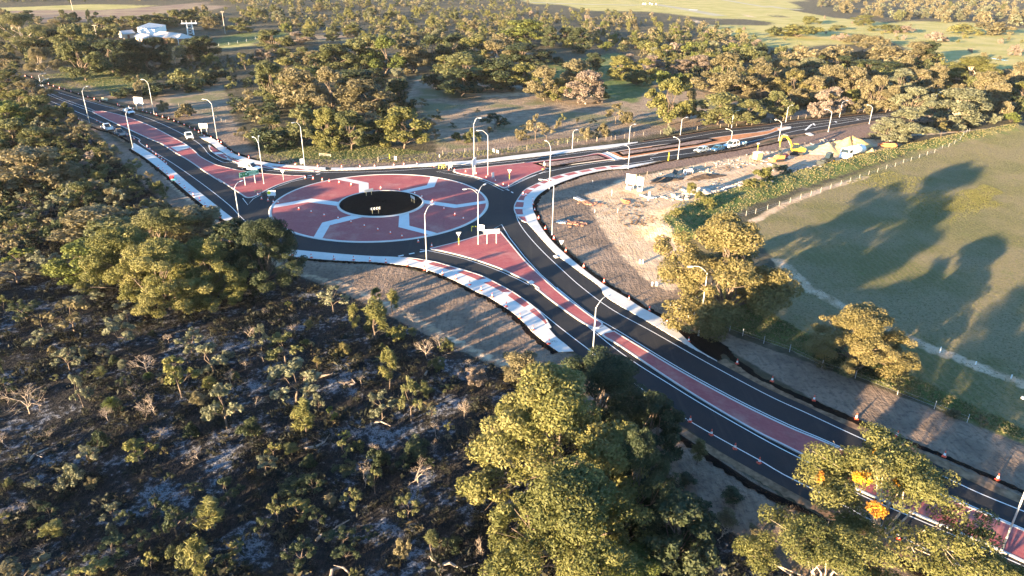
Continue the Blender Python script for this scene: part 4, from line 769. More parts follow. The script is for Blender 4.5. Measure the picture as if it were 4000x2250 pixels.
 (10,780,250,-30,240,'scrub','pale'),(10,1220,530,130,280,'wispy','yellow'),(10,1380,260,30,140,'wispy','yellow'),(10,1000,450,170,110,'wispy','yellow'),(10,1210,130,0,110,'wispy','yellow'),(10,1400,510,380,170,'bush','yellow'),(10,1340,990,595,180,'wispy','yellow'),(10,300,760,450,270,'scrub','green'),(10,400,1120,690,430,'scrub','pale'),(10,500,1449,1070,210,'wispy','yellow'),(10,60,640,360,150,'scrub','pale'),(10,880,670,540,150,'bush','gold'),(10,620,790,680,100,'wispy','gold'),(10,1560,1310,840,200,'scrub','green'),(10,1270,1280,1000,230,'scrub','pale'),(10,770,1320,1130,100,'scrub','bright'),(10,630,1210,1015,120,'scrub','pale'),(10,200,590,450,140,'scrub','green'),(10,540,430,310,100,'wispy','gold'),(10,1920,620,510,140,'bush','green'),(10,330,190,120,60,'scrub','bright'),(10,1220,730,680,70,'scrub','green'),(10,500,560,500,90,'bush','yellow'),(10,890,1460,1380,110,'scrub','bright'),(10,1940,1420,1310,90,'scrub','green'),(10,2220,960,780,160,'gum','pink'),
 (10,1600,380,180,150,'dead','tan'),(10,1720,700,400,230,'dead','tan'),(10,1850,640,400,200,'dead','tan'),(10,1060,960,770,120,'dead','tan'),(10,2090,1290,940,160,'dead','tan'),(10,1800,1460,1270,130,'dead','tan'),(10,2110,640,550,100,'dead','tan'),(10,80,740,600,90,'dead','tan'),(10,180,360,260,100,'dead','tan'),(10,360,330,210,90,'dead','tan'),(10,70,280,170,110,'dead','tan'),(10,880,980,800,130,'dead','tan'),(10,2160,800,660,150,'dead','tan'),
 (13,1400,280,-10,250,'scrub','yellow'),(13,890,280,75,150,'scrub','pale'),(13,1760,970,630,250,'scrub','dark'),(13,2120,890,570,260,'wispy','yellow'),(13,1560,760,570,180,'scrub','dark'),(13,1130,1260,980,290,'scrub','dark'),(13,2020,1440,1000,200,'wispy','yellow'),(13,880,1500,1270,280,'scrub','yellow'),(13,200,1520,1230,400,'scrub','tan'),(13,1510,1330,1110,110,'scrub','yellow'),(13,540,1010,850,190,'wispy','yellow'),(13,1400,1080,910,150,'scrub','green'),(13,2380,1180,980,140,'scrub','green'),(13,2300,620,360,210,'scrub','dark'),(13,1940,560,410,130,'scrub','dark'),(13,2260,1340,1160,170,'scrub','dark'),(13,1260,860,700,130,'scrub','dark'),(13,390,760,650,110,'scrub','dark'),(13,1690,420,330,80,'scrub','dark'),(13,30,900,800,100,'scrub','yellow'),(13,1650,200,90,60,'scrub','gold'),
 (13,50,840,650,130,'dead','tan'),(13,220,830,630,140,'dead','tan'),(13,1370,1300,1160,150,'dead','tan'),(13,2000,230,60,200,'dead','tan'),
 (14,90,330,150,180,'scrub','pale'),(14,170,190,40,130,'scrub','yellow'),(14,550,520,340,230,'scrub','dark'),(14,450,770,550,230,'scrub','yellow'),(14,210,810,520,140,'scrub','green'),(14,970,690,455,180,'scrub','green'),(14,1190,530,270,130,'scrub','green'),(14,900,200,0,150,'scrub','green'),(14,1520,770,530,210,'scrub','green'),(14,860,1040,870,260,'scrub','dark'),(14,900,1200,1030,210,'scrub','dark'),(14,440,1280,990,260,'scrub','dark'),(14,610,850,640,150,'scrub','dark'),(14,1450,1180,980,150,'bush','tan'),(14,50,930,740,160,'scrub','dark'),(14,1480,320,160,130,'scrub','dark'),(14,1120,980,850,140,'scrub','dark'),(14,2000,1090,990,180,'bush','dark'),(14,1610,200,30,260,'bush','dark'),(14,390,480,380,260,'bush','dark'),(14,870,330,250,200,'bush','dark'),
 (14,1080,480,150,190,'dead','tan'),(14,1620,430,90,240,'dead','tan'),(14,1780,160,-40,100,'dead','tan'),(14,1170,140,-10,130,'dead','tan'),(14,2270,1180,900,150,'dead','tan'),(14,2370,1460,1300,170,'dead','tan')]:
    tree(*r)
# shaded thicket in the gully beside the lower road and shrubs along the paddock fence
WHERE.update({15: 'in the gully thicket below the lower road', 12: 'along the fence below the paddock', 7: 'on the works area bank', 8: 'on the works area bank', 16: 'under the open gums below the lower road'})
for r in [(15,1640,760,560,260,'scrub','dark'),(15,1860,880,650,280,'scrub','dark'),(15,1350,960,740,280,'gum','dark'),(15,1650,1150,850,260,'gum','dark'),(15,1450,1250,1000,300,'gum','dark'),(15,1850,1300,1000,260,'dead','tan'),(15,2100,1050,880,230,'dead','tan'),(15,2150,950,780,200,'wispy','tan'),(15,2450,1130,960,220,'scrub','tan'),(15,1860,330,80,150,'wispy','gold'),(15,1790,420,250,160,'dead','tan'),(15,1500,420,300,180,'dead','tan'),(15,2200,700,560,200,'wispy','dark'),(15,1750,560,420,180,'wispy','dark'),(15,1980,1460,1340,70,'scrub','pale'),(15,2120,1460,1320,90,'scrub','pale'),
          (16,330,1000,830,260,'dead','tan'),(16,700,1330,1150,260,'scrub','dark'),(16,1750,1430,1260,260,'scrub','dark'),
          (12,1300,1065,890,150,'scrub','gold'),(12,1850,1300,1200,120,'bush','tan'),(12,2130,1390,1270,90,'scrub','tan'),(12,640,780,640,220,'bush','dark'),(12,560,720,600,140,'bush','green'),(12,1020,860,720,260,'bush','dark'),(12,540,790,735,90,'bush','tan'),
          (7,1970,660,550,110,'bush','yellow'),(7,1880,600,520,100,'bush','yellow'),(7,2530,390,260,170,'bush','yellow'),(7,1790,545,400,110,'wispy','yellow'),(8,130,300,200,130,'bush','pale'),(7,2420,470,400,170,'bush','yellow'),(7,1640,760,690,110,'bush','yellow')]:
    tree(*r)
# orange blossom patches of the overhanging gum: parasitic mistletoe balls held in its crown
gum = [o for o in COL.objects if o.get('label', '').startswith('open yellow green gum overhanging')][0]
gw = G(S(0, 2200, 1395)); gh = 11*gum.scale[2]
def orange(n, cx, cy, rpx, z):
    x, y = G(S(n, cx, cy), z); d = math.dist((x, y, z), (0, 0, CAM_H)); r = rpx*.3885*d/FPX; g = np.random.default_rng(cx)
    C = unit(g.normal(size=(9, 3)))*r*.55; Rr = np.tile([r*.5, r*.5, r*.55], (9, 1)); v, q, ti = leaves(g, C*1.25, Rr, 700, .10, .5, fill=.6)
    o = link('blossom', mesh_np('blossom', v + np.array([x, y, z]), q, {'tint': ti}, LEAF['orange'])); o.parent = gum; o.matrix_parent_inverse = gum.matrix_basis.inverted(); o['label'] = 'orange patch of blossom in the crown'
orange(16, 1120, 270, 75, gh*.86); orange(16, 955, 455, 75, gh*.88); orange(16, 1105, 770, 80, gh*.90); orange(16, 530, 460, 50, gh*.72); orange(16, 1310, 510, 36, gh*.86)
# grass tree with its skirt
def grass_tree(n, cx, by, w, label):
    x, y = G(S(n, cx, by)); z = zat(x, y); d = math.dist((x, y, 0), (0, 0, CAM_H)); r = w*.3885*d/FPX/2; g = np.random.default_rng(cx)
    o = thing('grass_tree', label, 'plant', (x, y, z))
    m = MB(); m.tube([(0, 0, -.1), (0, 0, r*.7)], [.16, .13], 7); m.build('trunk', BARK, o)
    for nm, cnt, lo, hi, mat in (('crown', 170, .1, 1.2, LEAF['bright']), ('skirt', 130, -1.2, -.3, LEAF['tan'])):
        V = []; Q = []
        for i in range(cnt):
            a = g.uniform(0, 6.28); e = g.uniform(lo, hi); dv = np.array([math.cos(a)*math.cos(e), math.sin(a)*math.cos(e), math.sin(e)]); s = np.array([-math.sin(a), math.cos(a), 0])*.03
            c = np.array([0, 0, r*.7]); mid = c + dv*r*.6; tip = c + dv*r + np.array([0, 0, -r*.35*(1 if e > 0 else .1)]); tip[2] = max(tip[2], .02); k = len(V); V += [c - s, c + s, mid + s, mid - s, tip]; Q += [(k, k+1, k+2, k+3), (k+3, k+2, k+4, k+4)]
        m = MB(); m.add(V, [q if len(set(q)) == 4 else q[:3] for q in Q]); m.build(nm, mat, o)
grass_tree(9, 1130, 1215, 190, 'round green grass tree with tan skirt on the charred heath')
grass_tree(9, 1500, 930, 120, 'small green grass tree beside dead shrubs on the heath')
# fallen logs and branches
for i, (n, pts) in enumerate([(14, [(590, 1005), (650, 965), (720, 935), (800, 880), (930, 790)]), (14, [(740, 1430), (760, 1350), (810, 1300), (870, 1320), (930, 1360), (940, 1420)]), (14, [(1800, 1300), (1950, 1290), (2050, 1330), (2100, 1390)]), (14, [(480, 120), (600, 120), (680, 60), (740, 0)]), (10, [(1150, 1330), (1250, 1320), (1350, 1350)]), (10, [(930, 970), (1000, 960), (960, 900)]), (13, [(270, 290), (350, 230), (480, 150)]), (14, [(1820, 1300), (1740, 1200)]), (10, [(640, 880), (760, 870)]), (5, [(640, 885), (780, 868)]), (10, [(1700, 870), (1750, 800)]), (14, [(1600, 420), (1640, 350), (1750, 280)])]):
    p = P(n, *pts); m = MB(); q = [(x, y, zat(x, y) + .12 + (.25 if k % 2 else 0)) for k, (x, y) in enumerate(p)]; m.tube(q, list(np.linspace(.17, .05, len(q))), 6)
    side = q[len(q)//2]; m.tube([side, (side[0]+R.uniform(-1.5, 1.5), side[1]+R.uniform(-1, 1), side[2]+.3)], [.06, .02], 5)
    tag(m.build('fallen_log', BARK_D), 'grey fallen log or branch lying on the charred heath', 'log', 'fallen logs on the heath')
# ground cover of the burnt heath, low tufts nobody could count
g = np.random.default_rng(7); sv, sq, st = [], [], []; off = 0
temps = []
for i in range(5):
    C = g.normal(size=(5, 3))*np.array([.28, .28, .05]) + np.array([0, 0, .22]); temps.append(leaves(np.random.default_rng(i), C, np.tile([.26, .26, .22], (5, 1)), 26, .15, .35, .6, fill=.4))
poly = ZONES['scrub'][0]; cnt = 0; xs = g.uniform(-160, 60, 90000); ys = g.uniform(30, 230, 90000)
ok = inside(xs, ys, poly) & (seg_dist(xs, ys, poly, True) > .6); pr = np.sin(xs*.23+ys*.11)*np.cos(ys*.19-xs*.07) + .5*np.sin(xs*.61)*np.cos(ys*.53)
keep = ok & (g.random(len(xs)) < .45 + .35*pr) & (np.abs(xs) < ys*.80+12); xs, ys = xs[keep][:7600], ys[keep][:7600]; zs = relief(xs, ys)
for x, y, z in zip(xs, ys, zs):
    v, q, ti = temps[g.integers(5)]; s = g.uniform(.5, 1.5)*(1.7 if g.random() < .15 else 1); a = g.uniform(0, 6.28); c, s_ = math.cos(a), math.sin(a)
    w = np.stack([(v[:, 0]*c - v[:, 1]*s_)*s + x, (v[:, 0]*s_ + v[:, 1]*c)*s + y, v[:, 2]*s*g.uniform(.6, 1.3) + z], 1); sv.append(w); sq.append(q+off); st.append(np.clip(ti*.6 + g.random()*.5 - .1, 0, 1)); off += len(v)
und = link('undergrowth', mesh_np('undergrowth', np.vstack(sv), np.vstack(sq), {'tint': np.concatenate(st)}, LEAF['heath'])); tag(und, 'low dark heath tufts covering the burnt ground', 'undergrowth', kind='stuff')
# long grass of the bank, the road edges and the clearing
def tufts(name, label, polys, n, size, mat, seed, hmul=1.0):
    g = np.random.default_rng(seed); V = []; Q = []; T = []; off = 0
    for poly in polys:
        a = np.array(poly); xs = g.uniform(a[:, 0].min(), a[:, 0].max(), n*6); ys = g.uniform(a[:, 1].min(), a[:, 1].max(), n*6); k = inside(xs, ys, poly); xs, ys = xs[k][:n], ys[k][:n]; zs = relief(xs, ys); m = len(xs)
        for j in range(4):
            t = g.uniform(0, 6.28, m); d = np.stack([np.cos(t), np.sin(t), np.zeros(m)], 1); s = (size*g.uniform(.5, 1.4, m))[:, None]; c = np.stack([xs, ys, zs], 1) + g.normal(size=(m, 3))*np.array([size, size, 0])*.7
            lean = g.normal(size=(m, 3))*np.array([.35, .35, 0]) + np.array([0, 0, hmul]); V.append(np.stack([c - d*s*.5, c + d*s*.5, c + lean*s + d*s*.35, c + lean*s - d*s*.35], 1).reshape(-1, 3)); Q.append(np.arange(4*m).reshape(-1, 4)+off); off += 4*m
            T.append(np.repeat(g.random(m), 4))
    return tag(link(name, mesh_np(name, np.vstack(V), np.vstack(Q), {'tint': np.concatenate(T)}, mat)), label, 'grass', kind='stuff')
tufts('bank_grass', 'long sunlit grass on the bank beside the works area', [ZONES['grass'][5]], 7000, .14, LEAF['pgrass'], 3)
tufts('verge_grass', 'short green grass along the far verge and under the trees', [ZONES['grass'][i] for i in (0, 1, 6)], 4500, .13, LEAF['ggrass'], 4)
def blob(cx, cy, rx, ry, sd):
    g = random.Random(sd); return DP(*[(cx + rx*(1+.35*math.sin(3*a+sd)+g.uniform(-.2, .2))*math.cos(a), cy + ry*(1+.3*math.cos(2*a+sd)+g.uniform(-.2, .2))*math.sin(a)) for a in [k*math.pi/9 for k in range(18)]])
tufts('paddock_weeds', 'yellow green weed patches in the mown paddock', [blob(2430, 510, 70, 26, 1), blob(2380, 520, 110, 40, 2), blob(2470, 490, 45, 18, 3), blob(2250, 460, 90, 22, 4)], 900, .13, LEAF['yellow'], 5, .6)
pd_ = ZONES['paddock'][0]
tufts('paddock_grass', 'short tufts of grass all over the paddock', [DP((1900, 570), (2200, 425), (2576, 330), (2620, 700), (2620, 1150), (2300, 1000), (2000, 885), (1960, 680))], 26000, .075, LEAF['pgrass'], 6, .6)
# --- woodland behind: single trees where they can be told apart, then one mass
taken = list(SPOTS)
def scatter(polyD, n, kinds, cols, hr, where, seed, gap=.55, stuff=False, elong=1.0):
    g = random.Random(seed); poly = DP(*polyD); a = np.array(poly); out = 0; tries = 0; res = []
    while out < n and tries < n*30:
        tries += 1
        # even in the picture, so that the near part is not empty
        xs = [p[0] for p in polyD]; ys = [p[1] for p in polyD]; q = (g.uniform(min(xs), max(xs)), g.uniform(min(ys), max(ys)))
        if not inside(np.array([q[0]]), np.array([q[1]]), polyD)[0]: continue
        x, y = G(S(0, *q)); h = g.uniform(*hr); w = h*g.uniform(.8, 1.35)*elong
        if any((x-t[0])**2 + (y-t[1])**2 < (gap*(w+t[2])/2)**2 for t in taken): continue
        taken.append((x, y, w)); out += 1
        if stuff: res.append((x, y, h, w, g.choice(cols)))
        else: plant(g.choice(kinds), g.choice(cols), x, y, h, w, where)
    return res
scatter([(600, 30), (900, 15), (1290, 20), (1300, 60), (1420, 100), (1300, 125), (1050, 110), (900, 130), (760, 100), (640, 60)], 60, ['gum', 'gum', 'bush'], ['green', 'tan', 'green', 'yellow', 'pale'], (4.5, 8.5), 'in the wide woodland beyond the clearing', 1)
scatter([(1300, 40), (1500, 28), (1740, 45), (1720, 80), (1900, 110), (1950, 150), (1800, 190), (1600, 130), (1540, 130), (1380, 110)], 70, ['bush', 'gum', 'bush'], ['yellow', 'tan', 'pink', 'bright', 'green', 'green'], (2.6, 5.5), 'in the mixed heath ridge beyond the clearing', 2)
scatter([(1620, 150), (1800, 130), (1950, 150), (2100, 160), (2330, 150), (2420, 190), (2576, 210), (2576, 300), (2380, 290), (2240, 245), (2000, 270), (1850, 240), (1700, 190)], 75, ['gum', 'gum', 'bush'], ['tan', 'tan', 'gold', 'green', 'pale', 'dark'], (4, 8), 'in the dense belt beside the upper road', 3)
scatter([(2010, -25), (2300, -30), (2576, -25), (2700, 20), (2700, 75), (2450, 55), (2300, 55), (2200, 45), (2060, 30)], 60, ['bush', 'gum'], ['tan', 'tan', 'pale', 'tan', 'green'], (5, 9), 'in the far woodland beyond the green fields', 4, .5)
scatter([(0, 40), (120, 45), (280, 60), (420, 45), (560, 30), (600, 60), (480, 65), (300, 80), (250, 110), (120, 140), (0, 180)], 45, ['gum', 'bush', 'gum'], ['green', 'dark', 'tan', 'green'], (4, 8), 'around the white roofed house', 5)
scatter([(230, 170), (420, 150), (560, 165), (640, 140), (720, 130), (900, 130), (900, 190), (700, 160), (590, 190), (420, 215), (300, 195)], 70, ['bush', 'bush', 'scrub'], ['dark', 'heath', 'dark', 'green'], (1.3, 3.2), 'in the dark heath behind the red median road', 6, .5)
scatter([(0, 180), (60, 190), (120, 260), (220, 330), (330, 420), (430, 510), (520, 580), (200, 600), (0, 620), (-60, 400)], 95, ['scrub', 'scrub', 'gum', 'bush'], ['green', 'tan', 'green', 'pale', 'dark'], (2.2, 5.0), 'in the thick scrub below the red median road', 7, .5)
scatter([(0, 620), (180, 640), (300, 780), (600, 800), (760, 720), (900, 760), (1100, 880), (1250, 940), (1150, 1050), (1120, 1449), (0, 1449)], 60, ['scrub', 'bush', 'bush', 'dead', 'wispy'], ['dark', 'dark', 'green', 'tan', 'pale'], (.9, 2.3), 'scattered over the charred heath', 8, .8)
scatter([(1030, 330), (1100, 280), (1500, 300), (1560, 320), (1300, 355), (1100, 375)], 26, ['scrub', 'bush', 'dead', 'wispy'], ['tan', 'dark', 'tan', 'green'], (1.0, 2.8), 'on the dry clearing beside the upper road', 9)
scatter([(1830, 70), (2000, 40), (2350, 70), (2576, 90), (2576, 180), (2300, 110), (2000, 115)], 30, ['bush'], ['yellow', 'tan', 'green', 'pink'], (1.5, 3.2), 'dotted over the far green fields', 10, 1.2)
mass = scatter([(-150, -20), (0, -35), (600, -35), (1290, -35), (1290, 10), (900, 20), (600, 22), (560, 8), (400, 2), (-150, 10)], 380, None, ['tan', 'green', 'pale'], (5, 9), '', 12, .42, True) + \
       scatter([(560, 25), (900, 10), (1300, 10), (1450, 28), (1740, 48), (1900, 108), (1560, 128), (1340, 118), (1000, 128), (800, 85), (640, 60)], 620, None, ['tan', 'green', 'yellow', 'tan', 'green'], (3.0, 6), '', 13, .36, True) + \
       scatter([(2010, -45), (2700, -45), (2800, 30), (2700, 72), (2300, 55), (2080, 28)], 430, None, ['tan', 'tan', 'pale'], (5.5, 9), '', 14, .38, True) + \
       scatter([(1560, 130), (1740, 70), (1950, 130), (2330, 145), (2576, 205), (2576, 300), (2300, 250), (2000, 272), (1800, 240), (1680, 190)], 330, None, ['tan', 'green', 'dark', 'tan', 'yellow'], (3, 5.5), '', 15, .33, True) + \
       scatter([(0, 45), (250, 58), (560, 28), (640, 62), (500, 60), (300, 78), (260, 130), (120, 150), (0, 190)], 160, None, ['green', 'dark', 'tan'], (3, 6), '', 16, .35, True) + \
       scatter([(560, 190), (700, 150), (1000, 120), (1330, 110), (1330, 165), (1100, 190), (1020, 240), (1060, 330), (900, 350), (640, 340), (570, 280)], 150, None, ['green', 'dark', 'dark', 'tan'], (2.2, 5), '', 17, .3, True) + \
       scatter([(220, 165), (420, 140), (640, 140), (760, 120), (800, 150), (640, 160), (560, 200), (420, 222), (300, 200)], 260, None, ['dark', 'dark', 'green'], (.9, 2.2), '', 18, .3, True) + \
       scatter([(0, 190), (60, 195), (120, 262), (220, 330), (330, 425), (430, 515), (520, 590), (250, 610), (0, 640), (-80, 400)], 260, None, ['dark', 'green', 'tan'], (1.2, 2.6), '', 19, .3, True)
for ci, col in enumerate(['tan', 'green', 'pale', 'yellow', 'dark']):
    it = [m for m in mass if m[4] == col]
    if not it: continue
    g = np.random.default_rng(ci); V = []; Q = []; T = []; off = 0
    src = [(np.array([v.co[:] for v in cm.vertices]), th, tw, np.array([a.value for a in cm.attributes['tint'].data])) for tm, cm, th, tw in TEMPL['clump']]
    for x, y, h, w, _ in it:
        v, th, tw, ti = src[g.integers(len(src))]; a = g.uniform(0, 6.28); c, s = math.cos(a), math.sin(a); k = w/tw
        V.append(np.stack([(v[:, 0]*c - v[:, 1]*s)*k + x, (v[:, 0]*s + v[:, 1]*c)*k + y, v[:, 2]*h/th], 1)); Q.append(np.arange(len(v)).reshape(-1, 4)+off); T.append(np.clip(ti + g.uniform(-.25, .25), 0, 1)); off += len(v)
    o = link('distant_woodland', mesh_np('distant_woodland', np.vstack(V), np.vstack(Q), {'tint': np.concatenate(T)}, LEAF[col])); tag(o, LOOK[col]+' far woodland that reads as one mass', 'woodland', kind='stuff')
# trees of the bush behind the viewpoint: they stand between the low sun and the heath and throw the long shadows
g = random.Random(21)
for i in range(34):
    a = g.uniform(0, 1); x = -150 + 190*a + g.uniform(-16, 16); y = 14 - 75*a + g.uniform(-26, 14)
    plant('gum', g.choice(['green', 'dark', 'yellow']), x, y, g.uniform(5.5, 9.5), g.uniform(5, 9), 'in the bush towards the low sun')
for i in range(14):
    plant('gum', 'green', -190 + g.uniform(-25, 35), 40 + i*10 + g.uniform(-6, 6), g.uniform(6, 10), g.uniform(6, 9), 'in the bush towards the low sun')
for i in range(22):
    plant('gum', 'green', g.uniform(15, 100), g.uniform(-50, 10), g.uniform(9, 14), g.uniform(3.5, 6), 'in the bush')
for i in range(0):
    plant('bigtree', 'green', 30 + i*9 + g.uniform(-3, 3), 14 - i*3 + g.uniform(-6, 6), g.uniform(8, 13), g.uniform(8, 12), 'in the bush towards the low sun')

# ------------------------------------------------------------------ street lamps
def lamp(base, top, arms, label, group=None, rbase=.085):
    x, y = G(base); H = hgt(base, top); o = thing('street_lamp', label, 'street lamp', (x, y, 0), 0, group)
    m = MB(); m.tube([(0, 0, 0), (0, 0, H*.5), (0, 0, H*.90)], [rbase, rbase*.8, rbase*.62], 10); m.build('pole', M_LAMP, o, True)
    m = MB(); m.lathe([(rbase*2.0, 0), (rbase*2.0, .06), (rbase*1.35, .10), (rbase*1.3, .45), (rbase*.9, .47)], 10); m.build('base', M_STEEL, o)
    for a in arms:
        ex, ey = G(a, H*.995); dx, dy = ex-x, ey-y; L = math.hypot(dx, dy); dx, dy = dx/L, dy/L; L = min(2.5, max(1.3, L))
        pts = [(0, 0, H*.895)] + [(dx*L*u, dy*L*u, H*.895 + H*.105*math.sin(min(1, u*1.5)*math.pi/2)) for u in (.1, .22, .36, .52, .7, .88)]
        m = MB(); m.tube(pts, list(np.linspace(rbase*.55, rbase*.36, len(pts))), 8); m.build('arm', M_LAMP, o, True)
        m = MB(); c = pts[-1]; rz = math.atan2(dy, dx)
        m.box((c[0]+dx*.28, c[1]+dy*.28, c[2]-.01), (.68, .26, .10), rz); m.box((c[0]+dx*.34, c[1]+dy*.34, c[2]-.08), (.42, .20, .05), rz); m.build('luminaire', M_LAMP, o)
    return o
M_LAMP = plain('lamp_paint', (.70, .70, .68), .4, .2, var=.04)
lamp(S(6, 1720, 1285), S(6, 1690, 640), [S(6, 1775, 608)], 'street lamp standing in the mulch beside the lower outer footpath')
lamp(S(6, 2235, 1015), S(6, 2218, 440), [S(6, 2098, 455), S(6, 2330, 390)], 'twin armed street lamp on the red island beside the large sign back')
lamp(S(7, 402, 915), S(7, 413, 365), [S(7, 265, 355)], 'street lamp on the earth edge of the sweeping footpath')
lamp(S(7, 375, 455), S(7, 388, -10), [S(3, 280, 1386)], 'street lamp behind the red banded separator curve')
lamp(S(7, 1167, 250), S(7, 1180, 30), [S(7, 1145, 12)], 'short street lamp at the end of the red banded separator')
lamp(S(7, 1667, 155), S(3, 1680, 1395), [S(3, 1635, 1380)], 'short street lamp behind the parked cars, beside a yellow post')
lamp(S(11, 1875, 480), S(7, 1935, 1215), [S(7, 1775, 1235)], 'tall street lamp in the black mulch below the golden gum')
lamp(S(11, 806, 745), S(11, 835, 130), [S(11, 992, 60)], 'tall street lamp at the road edge above the huge broad tree')
lamp(S(16, 2340, 1215), S(12, 2680, 1150), [S(12, 2600, 1120)], 'tall street lamp standing on the lower red median')
lamp(S(6, 490, 215), S(2, 435, 1225), [S(2, 375, 1235)], 'tall street lamp before the green grass behind the roundabout')
lamp(S('D', 940, 1140), S('D', 785, 215), [S('D', 720, 185), S('D', 838, 150)], 'twin armed street lamp on the red island beside the green sign')
lamp(S(5, 2410, 775), S(5, 2350, 400), [S(5, 2425, 372)], 'street lamp on the footpath edge behind the dark roundabout tree')
lamp(S(1, 905, 1255), S(1, 818, 880), [S(1, 915, 860)], 'street lamp beside the parked work utes')
lamp(S(1, 1552, 1152), S(1, 1475, 805), [S(1, 1382, 795)], 'street lamp beside the first blank sign back on the cone line')
lamp(S(1, 2185, 1397), S(1, 2110, 1005), [S(1, 1997, 996)], 'street lamp beside the second blank sign back on the cone line')
lamp(S(1, 1340, 1500), S(1, 1252, 1105), [S(1, 1355, 1075)], 'street lamp at the start of the narrow footpath')
lamp(S('C', 690, 1122), S('C', 682, 95), [S('C', 760, 98)], 'tallest street lamp, behind the sign on the upper red island')
lamp(S('C', 932, 1115), S('C', 918, 315), [S('C', 755, 318)], 'street lamp in the middle of the upper red island')
lamp(S('F', 840, 190), S(3, 618, 1310), [S(3, 648, 1305)], 'short street lamp on the wide far footpath')
for b, t, a in (((3, 1175, 1435), (3, 1190, 1255), (3, 1235, 1249)), ((3, 1692, 1360), (3, 1708, 1185), (3, 1757, 1180)), ((3, 2207, 1285), (3, 2225, 1118), (3, 2275, 1112)), ((4, 178, 1228), (4, 195, 1062), (4, 245, 1057)), ((4, 718, 1178), (4, 745, 1015), (4, 800, 1010)), ((4, 1225, 1112), (4, 1245, 975), (4, 1292, 965)), ((4, 1668, 1085), (4, 1690, 935), (4, 1747, 928))):
    lamp(S(*b), S(*t), [S(*a)], 'short street lamp on the far verge of the upper road', 'lamps along the far verge of the upper road', .08)
for b, t, a in (((3, 2200, 1432), (3, 2205, 1310), (3, 2160, 1296)), ((4, 107, 1415), (4, 130, 1215), (4, 80, 1205)), ((4, 605, 1325), (4, 632, 1110), (4, 580, 1100)), ((4, 1017, 1245), (4, 1045, 1065), (4, 1005, 1055))):
    lamp(S(*b), S(*t), [S(*a)], 'short street lamp on the works side of the upper road', 'lamps along the works side of the upper road', .08)
lamp(S(1, 420, 885), S(1, 403, 742), [S(1, 480, 733)], 'far street lamp where the road disappears behind trees')
lamp(S(1, 458, 965), S(1, 440, 800), [S(1, 500, 790)], 'street lamp half hidden by scrub at the road end')

